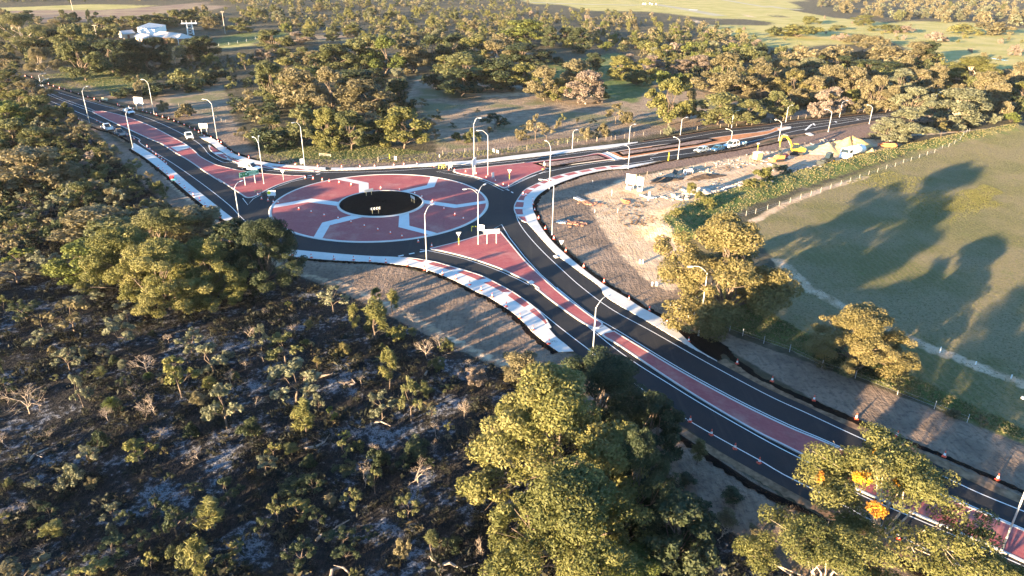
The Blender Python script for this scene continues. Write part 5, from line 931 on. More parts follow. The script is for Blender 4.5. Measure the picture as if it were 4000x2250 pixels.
# ------------------------------------------------------------------ traffic cones
def cone_proto(x, y):
    o = thing('traffic_cone', 'red traffic cone with a white band', 'traffic cone', (x, y, 0))
    m = MB(); m.box((0, 0, .03), (.40, .40, .06)); m.build('base', M_ORANGE, o)
    m = MB(); m.lathe([(.15, .06), (.125, .20)], 12); m.lathe([(.085, .47), (.035, .74), (.0, .75)], 12); m.build('body', M_ORANGE, o, True)
    m = MB(); m.lathe([(.125, .20), (.085, .47)], 12); m.build('reflective_band', M_REFL, o, True)
    return o
CONES = [
 ('on the red roundabout apron', .10, 6, [(224, 595), (432, 655), (556, 688), (686, 722), (826, 752), (956, 790), (1090, 828), (1225, 865), (1352, 900), (1468, 935), (738, 380), (836, 392), (958, 415), (1255, 450), (1443, 465), (1597, 500), (1668, 535), (1775, 583), (1890, 655), (2000, 712), (2084, 755)]),
 ('on the dark ring lane of the roundabout', .03, 6, [(57, 555), (122, 572), (176, 590), (575, 352), (668, 368), (1632, 985), (1767, 1030), (497, 345), (20, 512)]),
 ('along the far footpath behind the roundabout', .11, 6, [(397, 215), (622, 230), (862, 235), (1046, 234), (1194, 228), (1386, 217), (1487, 210), (1618, 207), (234, 195)]),
 ('along the lower outer footpath', .11, 6, [(367, 1115), (557, 1140), (784, 1158), (982, 1165), (1146, 1175), (1306, 1190), (1522, 1220), (1697, 1265), (1876, 1310), (2010, 1355), (2150, 1415)]),
 ('along the lower outer footpath', .11, 10, [(2263, 22), (2375, 87), (2517, 182)]), ('along the lower outer footpath', .11, 11, [(80, 298), (210, 418), (372, 558)]),
 ('on the upper red island', .15, 6, [(2108, 283), (2214, 305), (2316, 342), (2407, 375), (2487, 412)]), ('on the road beside the upper red island', .03, 6, [(1938, 258), (1997, 272), (1790, 228), (2540, 432)]),
 ('on the sweeping footpath by the red bands', .13, 7, [(113, 505), (140, 515)]),
 ('along the mulch of the sweeping footpath', .06, 7, [(210, 565), (210, 605), (228, 668), (267, 752), (335, 855), (420, 955), (540, 1080), (720, 1240), (924, 1390)]), ('along the mulch of the sweeping footpath', .06, 11, [(1175, 118), (1380, 228), (1560, 348), (1775, 535)]),
 ('along the mulch edge of the lower road', .06, 11, [(2262, 758)]), ('along the mulch edge of the lower road', .06, 12, [(40, 935), (460, 1128), (887, 1312)]), ('along the mulch edge of the lower road', .06, 16, [(1295, 45), (1770, 248), (2305, 480)]),
 ('on the painted edge line of the lower road', .03, 11, [(875, 720), (1373, 1072), (1590, 1215), (1790, 1340)]), ('on the painted edge line of the lower road', .03, 15, [(2003, 30), (2240, 170), (2484, 312)]), ('on the painted edge line of the lower road', .03, 16, [(1310, 1075)]),
 ('on the painted line of the red median road', .03, 5, [(1480, 30), (1510, 55), (1540, 85), (1570, 105), (1600, 135), (1627, 158), (1652, 180), (1675, 205)]), ('on the painted line of the red median road', .03, 1, [(1280, 1365), (1320, 1395), (1350, 1402), (1400, 1430), (975, 1222), (1008, 1238)]),
 ('along the narrow footpath', .11, 5, [(1595, 240), (1638, 262), (1680, 295), (1722, 335), (1805, 400), (1857, 440), (1905, 480), (1945, 520), (2010, 570), (2065, 620), (2110, 655), (2155, 690), (2210, 740)]),
 ('along the wide curved footpath beyond the white ute', .11, 5, [(2275, 50), (2330, 85), (2405, 115), (2503, 140)]),
 ('in the mulch line above the red median road', .06, 1, [(1005, 1025), (1187, 1062), (1205, 1068), (1297, 1085), (1345, 1100), (1435, 1120), (1475, 1130), (1518, 1142), (1575, 1158), (1637, 1180), (1697, 1198), (1752, 1220), (1794, 1235), (1853, 1256), (1908, 1285), (1958, 1307), (2000, 1335), (2055, 1375), (2125, 1395), (2195, 1425), (2225, 1440), (885, 978), (950, 1000), (790, 948), (715, 925), (650, 905), (600, 890), (540, 870), (490, 850), (255, 770), (320, 780)]),
 ('in the mulch line beside the parked work utes', .05, 1, [(600, 1110), (640, 1128), (690, 1150), (740, 1172), (790, 1200), (825, 1218)])]
proto = None
for where, z, n, pts in CONES:
    for px in pts:
        x, y = G(S(n, *px), z); rz = R.uniform(0, 1.5); lab = 'red traffic cone with a white band ' + where
        if proto is None: proto = cone_proto(x, y); proto.rotation_euler.z = rz; proto.location.z = z; tag(proto, lab, group='cones '+where)
        else:
            c = dup(proto, (x, y, z), rz, lab, 'cones '+where); s = R.uniform(.95, 1.05); c.scale = (s, s, s)

# ------------------------------------------------------------------ vehicles
def extrude(m, prof, w0, w1=None, zb=0, zt=1, mi=0):
    """side outline (x, z) given a width that narrows from w0 at height zb to w1 at zt"""
    w1 = w0 if w1 is None else w1
    def hw(z): t = min(1, max(0, (z-zb)/(zt-zb))); return (w0 + (w1-w0)*t)/2
    n = len(prof); v = [(x, -hw(z), z) for x, z in prof] + [(x, hw(z), z) for x, z in prof]
    a = sum(prof[i-1][0]*prof[i][1] - prof[i][0]*prof[i-1][1] for i in range(n)); f = [tuple(range(n)), tuple(range(n, 2*n))[::-1]] if a > 0 else [tuple(range(n))[::-1], tuple(range(n, 2*n))]
    f += [((i, i+n, (i+1) % n + n, (i+1) % n) if a > 0 else (i, (i+1) % n, (i+1) % n + n, i+n)) for i in range(n)]
    m.add(v, f, mi)
def wheel(o, x, y, r, w=.24, rim=None, name='wheel'):
    m = MB(); n = 14; prof = [(r*.62, -w/2), (r*.94, -w/2), (r, -w*.32), (r, w*.32), (r*.94, w/2), (r*.62, w/2)]
    v = [(x + a*math.cos(k*2*math.pi/n), y + b, r + a*math.sin(k*2*math.pi/n)) for a, b in prof for k in range(n)]
    m.add(v, [(i*n+k, (i+1)*n+k, (i+1)*n+(k+1) % n, i*n+(k+1) % n) for i in range(5) for k in range(n)]); t = m.build(name, M_BLACK, o, True)
    m = MB(); v = [(x + r*.63*math.cos(k*2*math.pi/n), y + s*w*.36, r + r*.63*math.sin(k*2*math.pi/n)) for s in (-1, 1) for k in range(n)]
    m.add(v, [tuple(range(n))[::-1], tuple(range(n, 2*n))] + [(k, k+n, (k+1) % n + n, (k+1) % n) for k in range(n)]); m.build('rim', rim or M_STEEL, t)
def car(style, colour, label, rear, front, name=None, cat=None, z=.034, centre=None, heading=None):
    a, b = G(rear), G(front); c = centre or ((a[0]+b[0])/2, (a[1]+b[1])/2); rz = math.atan2(b[1]-a[1], b[0]-a[0]) if heading is None else heading
    o = thing(name or {'ute': 'pickup_truck', 'traytop': 'tray_truck', 'suv': 'parked_car', 'hatch': 'parked_car'}[style], label, cat or {'ute': 'ute', 'traytop': 'ute'}.get(style, 'car'), (c[0], c[1], z), rz)
    M = plain('car_'+colour, {'white': (.80, .80, .79), 'silver': (.45, .52, .58), 'blue': (.035, .13, .24), 'grey': (.22, .24, .26)}[colour], .25, .3 if colour in ('silver', 'grey') else .0, var=.02, coat=.6)
    L, W, r = {'ute': (5.3, 1.86, .38), 'traytop': (5.4, 1.86, .38), 'suv': (4.9, 1.92, .39), 'hatch': (4.3, 1.76, .32)}[style]; h = L/2; fx_, rx_ = h-.95, -h+1.05
    def arch(x): return [(x-r*1.2, .42), (x-r*.9, .42+r*.62), (x, .42+r*.92), (x+r*.9, .42+r*.62), (x+r*1.2, .42)]
    belt = {'ute': .98, 'traytop': .98, 'suv': 1.08, 'hatch': .90}[style]; roof = {'ute': 1.78, 'traytop': 1.80, 'suv': 1.86, 'hatch': 1.47}[style]
    rear_x = -h if style in ('suv', 'hatch', 'ute') else -h+2.35
    low = [(rear_x, .42)] + [p for p in arch(rx_) if style != 'traytop'] + arch(fx_) + [(h, .42), (h+.02, .62), (h-.08, belt-.20), (h-1.25, belt), (rear_x+.05, belt), (rear_x-.02, belt-.3)]
    m = MB(); extrude(m, low, W, W*.96, .5, belt); m.build('body', M, o)
    if style == 'suv': gl = [(-h+.25, belt), (-h+.45, roof-.07), (h-2.35, roof-.07), (h-1.45, belt)]
    elif style == 'hatch': gl = [(-h+.12, belt), (-h+.75, roof-.07), (h-2.15, roof-.07), (h-1.15, belt)]
    else: gl = [(-h+2.25 if style == 'ute' else rear_x+.05, belt), (-h+2.5 if style == 'ute' else rear_x+.15, roof-.07), (h-2.25, roof-.07), (h-1.4, belt)]
    m = MB(); extrude(m, gl, W*.93, W*.76, belt, roof); m.build('windows', M_GLASS, o)
    x0, x1 = gl[1][0], gl[2][0]
    m = MB(); m.box(((x0+x1)/2, 0, roof-.045), (x1-x0+.12, W*.78, .09)); m.build('roof', M, o)
    m = MB()
    for s in (-1, 1):
        for (xa, za, xb, zb_) in ((gl[0][0], belt, x0, roof-.06), (x1, roof-.06, gl[3][0], belt), ((x0+x1)/2-.05, roof-.06, (x0+x1)/2-.05, belt)):
            m.tube([(xa, s*W*(.466 if za == belt else .385), za), (xb, s*W*(.466 if zb_ == belt else .385), zb_)], .05, 4)
    m.build('pillars', M, o)
    for xx in (fx_, rx_):
        for s in (-1, 1): wheel(o, xx, s*(W/2-.14), r)
    for s in (-1, 1):
        m = MB(); m.box((h-.06, s*W*.36, belt-.29), (.14, .34, .16)); m.build('headlight', M_REFL, o)
        m = MB(); m.box((rear_x-.01 if style != 'traytop' else -h, s*W*.42, .78), (.06, .16, .26)); m.build('tail_light', plain('tail_red', (.4, .02, .02), .3, var=0), o)
    m = MB(); m.box((h+.01, 0, .56), (.06, W*.62, .24)); m.build('grille', M_BLACK, o)
    if style == 'ute':
        m = MB(); m.box((-h+1.15, 0, belt+.03), (2.05, W*.84, .04)); m.build('tray_floor', M_BLACK, o)
        m = MB()
        for s in (-1, 1): m.box((-h+1.12, s*W*.455, belt+.10), (2.2, .08, .22))
        m.box((-h+.05, 0, belt+.10), (.08, W*.92, .22)); m.build('tray', M, o)
    if style == 'traytop':
        m = MB(); m.box((-h+1.15, 0, .86), (2.5, W*1.02, .12)); m.build('tray', M_STEEL, o)
        m = MB(); m.box((-h+1.15, 0, 1.35), (2.3, W*.98, .84)); m.build('canopy', M, o)
        for s in (-1, 1): m = MB(); m.box((-h+1.15, s*W*.495, 1.38), (1.9, .02, .6)); m.build('canopy_door', plain('panel_grey', (.62, .63, .63), .4), o)
        m = MB(); m.box((-h+1.5, 0, .55), (4.0, .8, .2)); m.build('chassis', M_BLACK, o)
    return o
D_ = lambda x, y: S('D', x, y)
car('traytop', 'white', 'white work ute with boxed canopy leaving the roundabout past the green sign', D_(545, 835), D_(800, 872))
car('ute', 'white', 'white ute driving alongside the curved red median', S(1, 1880, 1345), S(1, 1930, 1440))
car('ute', 'white', 'white ute driving beside the first blank sign back', S(1, 1255, 1120), S(1, 1345, 1158), centre=G(S(1, 1300, 1142)))
car('ute', 'white', 'white ute parked on the gravel shoulder beside the cones', S(1, 1130, 1322), S(1, 1035, 1278), centre=G(S(1, 1082, 1305)))
v5 = car('ute', 'grey', 'grey work ute with amber light bar parked on the gravel shoulder', S(1, 1250, 1372), S(1, 1165, 1330), centre=G(S(1, 1208, 1362)))
m = MB(); m.box((.25, 0, 1.84), (.25, 1.1, .1)); m.build('light_bar', plain('amber', (.85, .35, .02), .3, var=0), v5)
car('hatch', 'silver', 'silver hatchback parked first in the row on the upper road', S(7, 1955, 70), S(7, 1850, 92))
car('hatch', 'blue', 'dark blue hatchback parked between two pale cars', S(7, 2110, 45), S(7, 2010, 70), centre=G(S(7, 2060, 68)))
car('suv', 'white', 'white off road wagon parked last before the small trailer', S(7, 2262, 12), S(7, 2140, 38), centre=G(S(7, 2203, 35)))
# small trailer behind the wagon
x, y = G(S(7, 2325, 16)); o = thing('box_trailer', 'small pale blue trailer behind the white wagon', 'trailer', (x, y, .034), math.atan2(*(lambda a, b: (b[1]-a[1], b[0]-a[0]))(G(S(7, 2360, 5)), G(S(7, 2290, 22)))))
M_TRL = plain('trailer_blue', (.25, .42, .50), .4)
m = MB(); m.box((0, 0, .62), (1.5, 1.1, .08)); m.build('floor', M_STEEL, o)
m = MB(); [m.box((0, s*.55, .85), (1.5, .05, .42)) for s in (-1, 1)]; [m.box((s*.75, 0, .85), (.05, 1.1, .42)) for s in (-1, 1)]; m.build('side_panel', M_TRL, o)
m = MB(); m.tube([(.7, .3, .58), (1.6, 0, .5)], .04, 5); m.tube([(.7, -.3, .58), (1.6, 0, .5)], .04, 5); m.build('drawbar', M_STEEL, o)
for s in (-1, 1): wheel(o, 0, s*.66, .29, .18)
# excavator
MY = plain('machine_yellow', (.60, .37, .02), .5, var=.12); MO = plain('machine_orange', (.72, .28, .08), .5, var=.1); MD = plain('machine_dark', (.04, .045, .04), .5); MR = plain('machine_red', (.35, .04, .05), .5)
def RQ(x, y): return (2980 + x*.39835, 500 + y*.39835)
def prismY(m, prof, w, y0=0): extrude(m, [p for p in prof], w)
x, y = G(RQ(318, 258)); o = thing('excavator', 'yellow excavator with folded boom on the sandy works area', 'excavator', (x, y, .0), math.radians(170))
for s in (-1, 1):
    m = MB(); pr = [(-1.5, .1), (-1.75, .4), (-1.45, .75), (1.45, .75), (1.75, .4), (1.5, .1)]; n = len(pr); v = [(a, s*1.0 + q*.25, b) for q in (-1, 1) for a, b in pr]; m.add(v, [tuple(range(n)), tuple(range(n, 2*n))[::-1]] + [(i, i+n, (i+1) % n + n, (i+1) % n) for i in range(n)]); m.build('track', M_BLACK, o)
m = MB(); m.box((0, 0, .62), (1.6, 1.5, .4)); m.lathe([(.7, .8), (.7, 1.0)], 14); m.build('undercarriage', MD, o)
m = MB(); extrude(m, [(-2.1, 1.0), (-2.2, 1.9), (-1.2, 2.15), (.3, 1.7), (1.2, 1.6), (1.2, 1.0)], 2.3); m.build('body', MY, o)
m = MB(); extrude(m, [(-.2, 1.6), (-.15, 2.9), (.9, 2.9), (1.25, 2.3), (1.25, 1.6)], 1.0); c = m.build('cab', M_GLASS, o); c.location.y = .6
m = MB(); m.box((.35, .6, 2.95), (1.2, 1.05, .08)); m.build('cab_roof', MY, o)
m = MB(); m.tube([(1.0, -.2, 1.6), (1.9, -.2, 3.4), (3.0, -.2, 4.6), (4.2, -.2, 4.5)], [.26, .3, .28, .2], 6); m.build('boom', MY, o)
m = MB(); m.tube([(4.0, -.2, 4.8), (4.3, -.2, 3.2), (4.2, -.2, 1.7)], [.26, .22, .16], 6); m.build('stick', MY, o)
m = MB(); extrude(m, [(4.0, 1.7), (4.5, 1.5), (4.4, .7), (3.7, .5), (3.3, .9), (3.7, 1.0)], 1.0); b = m.build('bucket', MD, o); b.location.y = -.2
m = MB(); m.tube([(1.3, -.2, 1.8), (2.4, -.2, 3.6)], .07, 6); m.tube([(2.6, -.2, 4.8), (3.9, -.2, 5.0)], .07, 6); m.build('hydraulic_ram', M_STEEL, o)
# orange tracked loader and red attachment
x, y = G(RQ(155, 325)); o = thing('tracked_loader', 'small orange tracked loader beside the excavator', 'loader', (x, y, 0), math.radians(200))
for s in (-1, 1): m = MB(); m.box((0, s*.7, .35), (2.2, .35, .6)); m.build('track', M_BLACK, o)
m = MB(); extrude(m, [(-1.3, .5), (-1.3, 1.4), (-.2, 1.6), (1.0, 1.0), (1.1, .5)], 1.1); m.build('body', MO, o)
m = MB(); m.box((-.1, 0, 1.9), (.9, .95, .7)); m.build('cab', MD, o)
m = MB(); [m.tube([(-1.2, s*.65, 1.5), (.6, s*.65, 1.4), (1.7, s*.65, .4)], .1, 5) for s in (-1, 1)]; m.build('lift_arm', MO, o)
m = MB(); extrude(m, [(1.6, .1), (1.6, .8), (1.9, .8), (2.5, .12)], 1.7); m.build('bucket', MO, o)
x, y = G(RQ(215, 300)); o = thing('plate_roller', 'dark red compactor between the orange loader and the excavator', 'roller', (x, y, 0), .4)
m = MB(); extrude(m, [(-.9, .5), (-.9, 1.1), (.2, 1.3), (.9, .9), (.9, .5)], 1.0); m.build('body', MR, o)
for s in (-1, 1):
    m = MB(); n = 12; v = [(s*.8 + .45*math.cos(k*2*math.pi/n), q*.55, .45 + .45*math.sin(k*2*math.pi/n)) for q in (-1, 1) for k in range(n)]; m.add(v, [tuple(range(n))[::-1], tuple(range(n, 2*n))] + [(k, k+n, (k+1) % n + n, (k+1) % n) for k in range(n)]); m.build('drum', M_STEEL, o)
# wheeled loader / telehandler
x, y = G(RQ(625, 352)); o = thing('wheeled_loader', 'black wheeled loader with bucket beside the white truck', 'loader', (x, y, 0), math.atan2(*(lambda a, b: (b[1]-a[1], b[0]-a[0]))(G(RQ(690, 335)), G(RQ(550, 365)))))
m = MB(); extrude(m, [(-1.9, .6), (-1.9, 1.6), (-.8, 1.7), (.2, 1.3), (1.7, 1.2), (1.8, .6)], 1.5); m.build('body', MD, o)
m = MB(); extrude(m, [(-1.2, 1.5), (-1.1, 2.7), (.1, 2.7), (.4, 1.5)], 1.3); m.build('cab', M_GLASS, o)
m = MB(); m.box((-.5, 0, 2.76), (1.5, 1.4, .1)); m.build('cab_roof', MD, o)
m = MB(); [m.tube([(.3, s*.55, 1.5), (1.8, s*.55, 1.5), (2.5, s*.55, .6)], .11, 5) for s in (-1, 1)]; m.build('lift_arm', MD, o)
m = MB(); extrude(m, [(2.3, .08), (2.3, .95), (2.6, 1.0), (3.2, .1)], 2.1); m.build('bucket', MD, o)
for xx, r in ((1.2, .5), (-1.1, .68)):
    for s in (-1, 1): wheel(o, xx, s*.88, r, .38, MY)
m = MB(); m.tube([(-.9, .5, 2.2), (-.9, .5, 3.0)], .05, 5); m.build('exhaust', M_STEEL, o)
# white tanker truck
o = thing('tanker_truck', 'white water truck parked on the sandy works area', 'truck', (*G(RQ(868, 298)), 0), math.atan2(*(lambda a, b: (b[1]-a[1], b[0]-a[0]))(G(RQ(968, 275)), G(RQ(790, 315)))))
m = MB(); m.box((-.3, 0, .95), (7.2, .9, .3)); m.build('chassis', MD, o)
m = MB(); extrude(m, [(1.7, .7), (1.7, 2.9), (2.2, 3.0), (3.4, 2.9), (3.75, 2.0), (3.8, .7)], 2.4, 2.25, 2, 3); m.build('cab', M_WHITE, o)
m = MB(); m.add([(3.46, -1.0, 2.82), (3.46, 1.0, 2.82), (3.77, 1.05, 2.02), (3.77, -1.05, 2.02)], [(0, 3, 2, 1)]); m.build('windscreen', M_GLASS, o)
for s in (-1, 1): m = MB(); m.box((2.75, s*1.19, 2.35), (1.0, .06, .7)); m.build('side_window', M_GLASS, o)
m = MB(); n = 16; prof = [(-3.9, .9), (-3.8, 1.05), (1.4, 1.05), (1.5, .9)]; v = [(a, 1.22*q*math.cos(k*2*math.pi/n), 2.2 + 1.05*q/1.05*math.sin(k*2*math.pi/n)) for a, q in prof for k in range(n)]
m.add(v, [(i*n+k, i*n+(k+1) % n, (i+1)*n+(k+1) % n, (i+1)*n+k) for i in range(3) for k in range(n)] + [tuple(range(n))[::-1], tuple(range(3*n, 4*n))]); m.build('tank', M_WHITE, o, True)
m = MB(); [m.tube([(-3.2, s*.5, 3.3), (-3.2, s*.5, 3.8), (-1.6, s*.5, 3.8), (-1.6, s*.5, 3.3)], .06, 5) for s in (-1, 1)]; m.build('handrail', MY, o)
m = MB(); m.box((-1.2, 0, 3.3), (4.6, .7, .06)); m.build('walkway', M_STEEL, o)
for xx in (2.7, -1.6, -2.8):
    for s in (-1, 1): wheel(o, xx, s*1.05, .5, .34)
m = MB(); m.box((3.82, 0, .75), (.14, 2.3, .4)); m.build('bumper', M_WHITE, o)
for s in (-1, 1): m = MB(); m.box((3.88, s*.95, 1.0), (.08, .3, .2)); m.build('headlight', M_REFL, o)
# orange hopper (skip) on the works
o = thing('skip_bin', 'open orange metal skip beside the paddock bank', 'skip', (*G(RQ(1205, 215)), 0), math.atan2(*(lambda a, b: (b[1]-a[1], b[0]-a[0]))(G(RQ(1140, 205)), G(RQ(1275, 215)))))
MS = plain('skip_orange', (.68, .17, .05), .6, var=.15)
for nm, vv in (('side_panel', [(-1.9, -.9, .3), (1.5, -.9, .3), (2.3, -1.1, 1.7), (-2.2, -1.1, 1.5)]), ('side_panel', [(-1.9, .9, .3), (1.5, .9, .3), (2.3, 1.1, 1.7), (-2.2, 1.1, 1.5)]), ('end_panel', [(-1.9, -.9, .3), (-1.9, .9, .3), (-2.2, 1.1, 1.5), (-2.2, -1.1, 1.5)]), ('end_panel', [(1.5, -.9, .3), (1.5, .9, .3), (2.3, 1.1, 1.7), (2.3, -1.1, 1.7)]), ('floor', [(-1.9, -.9, .3), (1.5, -.9, .3), (1.5, .9, .3), (-1.9, .9, .3)])):
    m = MB(); A = np.array(vv); nrm = unit(np.cross(A[1]-A[0], A[2]-A[0]))*.04; v = [tuple(p) for p in A+nrm] + [tuple(p) for p in A-nrm]; m.add(v, [(0, 1, 2, 3), (7, 6, 5, 4)] + [(i, i+4, (i+1) % 4 + 4, (i+1) % 4) for i in range(4)]); m.build(nm, MS, o)
m = MB(); m.box((-.2, -.7, .15), (3.4, .15, .3)); m.box((-.2, .7, .15), (3.4, .15, .3)); m.build('skid', MD, o)
# sand piles
def pile(n, cx, cy, rx, ry, h, rot, label, mat, seed, name='sand_pile'):
    x, y = G(S(n, cx, cy) if not callable(n) else n(cx, cy)); g = np.random.default_rng(seed); V = []; F = []; nr, na = 12, 40; ph = g.uniform(0, 6, 6)
    V.append((0, 0, h))
    for i in range(1, nr+1):
        for k in range(na):
            a = k*2*math.pi/na; q = i/nr; lump = 1 + .16*math.sin(3*a+ph[0]) + .09*math.sin(7*a+ph[1]); z = h*max(0, (1-q**1.15))*(1 + .25*math.sin(2*a+ph[2]+q*4)) + (g.uniform(-.08, .08)*h*(1-q))
            px, py = rx*q*lump*math.cos(a), ry*q*lump*math.sin(a); V.append((px*math.cos(rot)-py*math.sin(rot), px*math.sin(rot)+py*math.cos(rot), z if i < nr else -.15))
    F += [(0, 1+k, 1+(k+1) % na) for k in range(na)] + [(1+(i-1)*na+k, 1+i*na+k, 1+i*na+(k+1) % na, 1+(i-1)*na+(k+1) % na) for i in range(1, nr) for k in range(na)]
    m = MB(); m.add(V, F); o = m.build(name, mat, None, True); o.location = (x, y, max(0, zat(x, y))); return tag(o, label, 'pile')
M_SAND = plain('orange_sand', (.52, .34, .15), .95, var=.2, scale=1.2); M_SAND2 = plain('yellow_sand', (.58, .42, .22), .95, var=.2, scale=1.0)
pile(RQ, 840, 205, 7.5, 5.5, 3.0, .5, 'tall pile of orange sand behind the white water truck', M_SAND, 1)
pile(RQ, 640, 215, 9, 4.5, 1.7, .4, 'long low pile of pale sand behind the excavator', M_SAND2, 2)
pile(RQ, 1055, 262, 2.2, 1.6, 1.0, .3, 'small heap of orange sand behind the water truck', M_SAND, 3)
pile(RQ, 1130, 225, 3.0, 2.0, .9, .3, 'low brown earth heap beside the orange skip', plain('dark_earth', (.12, .08, .055), .95, var=.3), 4)
pile(7, 1890, 480, 4.0, 2.5, .9, .4, 'low heap of broken limestone beside the grass bank', plain('limestone', (.48, .42, .35), .9, var=.3, scale=2), 5)
pile(7, 1550, 360, 5.0, 2.0, .6, .5, 'dark heap of stripped roots and bark on the works area', plain('stripped_bark', (.11, .075, .05), .95, var=.4, scale=2), 6)
pile(7, 1950, 330, 5.5, 2.0, .5, .5, 'brown heap of root litter on the works area', plain('stripped_bark', (.11, .075, .05)), 7)
# ------------------------------------------------------------------ works clutter
M_ROCK = plain('rubble_stone', (.36, .31, .27), .9, var=.35, scale=2)
def rocks(name, label, pts, n, spread, size, mat, seed, kind='stuff'):
    g = np.random.default_rng(seed); m = MB()
    for i in range(n):
        px = pts[g.integers(len(pts))]; x, y = px[0] + g.normal()*spread, px[1] + g.normal()*spread*.7; s = size*g.uniform(.4, 1.5); z = zat(x, y)
        v = [(x + s*g.uniform(.6, 1)*a, y + s*g.uniform(.6, 1)*b, z + (s*.9*g.uniform(.5, 1) if c else -.05)) for a in (-1, 1) for b in (-1, 1) for c in (0, 1)]
        m.add(v, [(0, 1, 3, 2), (4, 6, 7, 5), (0, 4, 5, 1), (2, 3, 7, 6), (1, 5, 7, 3)])
    return tag(m.build(name, mat), label, 'rubble', kind=kind)
rocks('rubble', 'broken rubble and clods along the edge of the works area', P(7, (1560, 350), (1650, 320), (1900, 270), (2150, 205), (2300, 190), (2250, 415), (2100, 440), (2350, 400), (2000, 490), (1620, 525)) + [G(RQ(a, b)) for a, b in ((60, 290), (20, 320), (110, 260), (330, 400), (250, 420), (420, 390), (650, 130), (600, 160))], 420, 1.8, .22, M_ROCK, 2)
rocks('rubble', 'pale limestone lumps scattered beside the grass bank', P(7, (2100, 460), (2200, 440), (2000, 500), (1830, 480), (1700, 540)), 120, 1.6, .3, plain('limestone', (.48, .42, .35)), 3)
rocks('sticks_litter', 'dark sticks and bark scattered over the sand', P(7, (1150, 640), (1200, 720), (1250, 800), (1300, 600), (1600, 450), (2150, 250), (1900, 350)), 300, 2.2, .14, plain('stripped_bark', (.11, .075, .05)), 4)
def slab(n, px, w, d, h, label, mat, rz=0, name='crate', cat='crate', z=0):
    x, y = G(S(n, *px)); o = thing(name, label, cat, (x, y, z + max(-2, zat(x, y))), rz); return o
for px, lab in (((1640, 300), 'dark timber crate lid leaning on the rubble line'), ((1735, 278), 'dark timber crate lid beside the striped coil')):
    o = slab(7, px, 1, 1, 1, lab, None, .5)
    for k in range(5): m = MB(); m.box((0, (k-2)*.3, .5), (.1, .27, 1.0), ry=.5); m.build('board', MD, o)
x, y = G(S(7, 1770, 300)); o = thing('drainage_coil', 'brown and white striped coil of drainage pipe on the rubble line', 'pipe coil', (x, y, .0), .5)
for k in range(7):
    m = MB(); n = 16; ring = [(.3*(k-3), .55*math.cos(a*2*math.pi/n), .6+.55*math.sin(a*2*math.pi/n)) for a in range(n+1)]; m.tube(ring, .11, 5, caps=False); m.build('coil_turn', plain('coil_brown', (.35, .22, .14), .7) if k % 2 else M_WHITE, o)
for i, (a, b) in enumerate((((1090, 560), (1190, 570)), ((1100, 575), (1195, 580)), ((1110, 590), (1190, 596)), ((1120, 600), (1175, 604)), ((1105, 568), (1185, 590)))):
    p, q = G(S(7, *a)), G(S(7, *b)); m = MB(); m.tube([(*p, .1+.03*i), (*q, .12+.03*i)], .1, 7); tag(m.build('orange_pipe', plain('pipe_orange', (.55, .17, .07), .5)), 'orange plastic pipe lying in a bundle on the sand', 'pipe', 'orange pipes in the bundle on the sand')
for i, (n, a, b) in enumerate(((7, (1285, 515), (1365, 545)), (7, (1370, 545), (1450, 545)), (7, (2130, 445), (2220, 440)), (8, (0, 205), (40, 215)))):
    p, q = G(S(n, *a)), G(S(n, *b)); m = MB(); m.tube([(*p, .15+max(0, zat(*p))), (*q, .15+max(0, zat(*q)))], .14, 8); tag(m.build('white_pipe', M_WHITE), ['white pipe resting on the dug pit edge', 'white pipe beside the two white posts', 'white pipe along the grass bank', 'white pipe by the orange loader'][i], 'pipe')
# yellow generator box with mast
x, y = G(S(7, 2462, 165)); o = thing('light_tower', 'yellow generator box with a mast on the works area', 'light tower', (x, y, 0), .6)
MG = plain('faded_yellow', (.70, .60, .22), .5)
m = MB(); m.box((0, 0, 1.25), (2.0, 1.4, 1.7)); m.build('cabinet', MG, o)
m = MB(); m.box((0, 0, 2.13), (2.15, 1.55, .07)); m.build('lid', M_WHITE, o)
m = MB(); [m.box((a*.8, b*.5, .2), (.12, .12, .45)) for a in (-1, 1) for b in (-1, 1)]; m.build('frame', MD, o)
m = MB(); m.tube([(-.3, .1, 2.1), (-.3, .1, 4.3)], .08, 6); m.build('mast', MY, o)
m = MB(); m.box((-.3, .1, 4.4), (.7, .25, .25)); m.build('lamp_head', M_WHITE, o)
# white hoarding signs on a stand
x, y = G(S(7, 1225, 455)); o = thing('works_signboard', 'white double works signboard on weighted feet', 'sign', (x, y, 0), math.radians(-28))
for c, w, h in ((-.9, 2.1, 2.2), (1.3, 1.5, 1.9)): m = MB(); m.box((c, 0, 1.3+h/2-.2), (w, .06, h)); m.build('panel', M_WHITE, o)
m = MB(); [m.box((c, 0, .9), (.08, .08, 1.8)) for c in (-1.7, -.2, .8, 1.9)]; m.build('post', M_STEEL, o)
for c in (-1.0, 1.6): m = MB(); m.box((c, -.5, .3), (1.1, .8, .55)); m.build('ballast_block', M_WHITE, o)
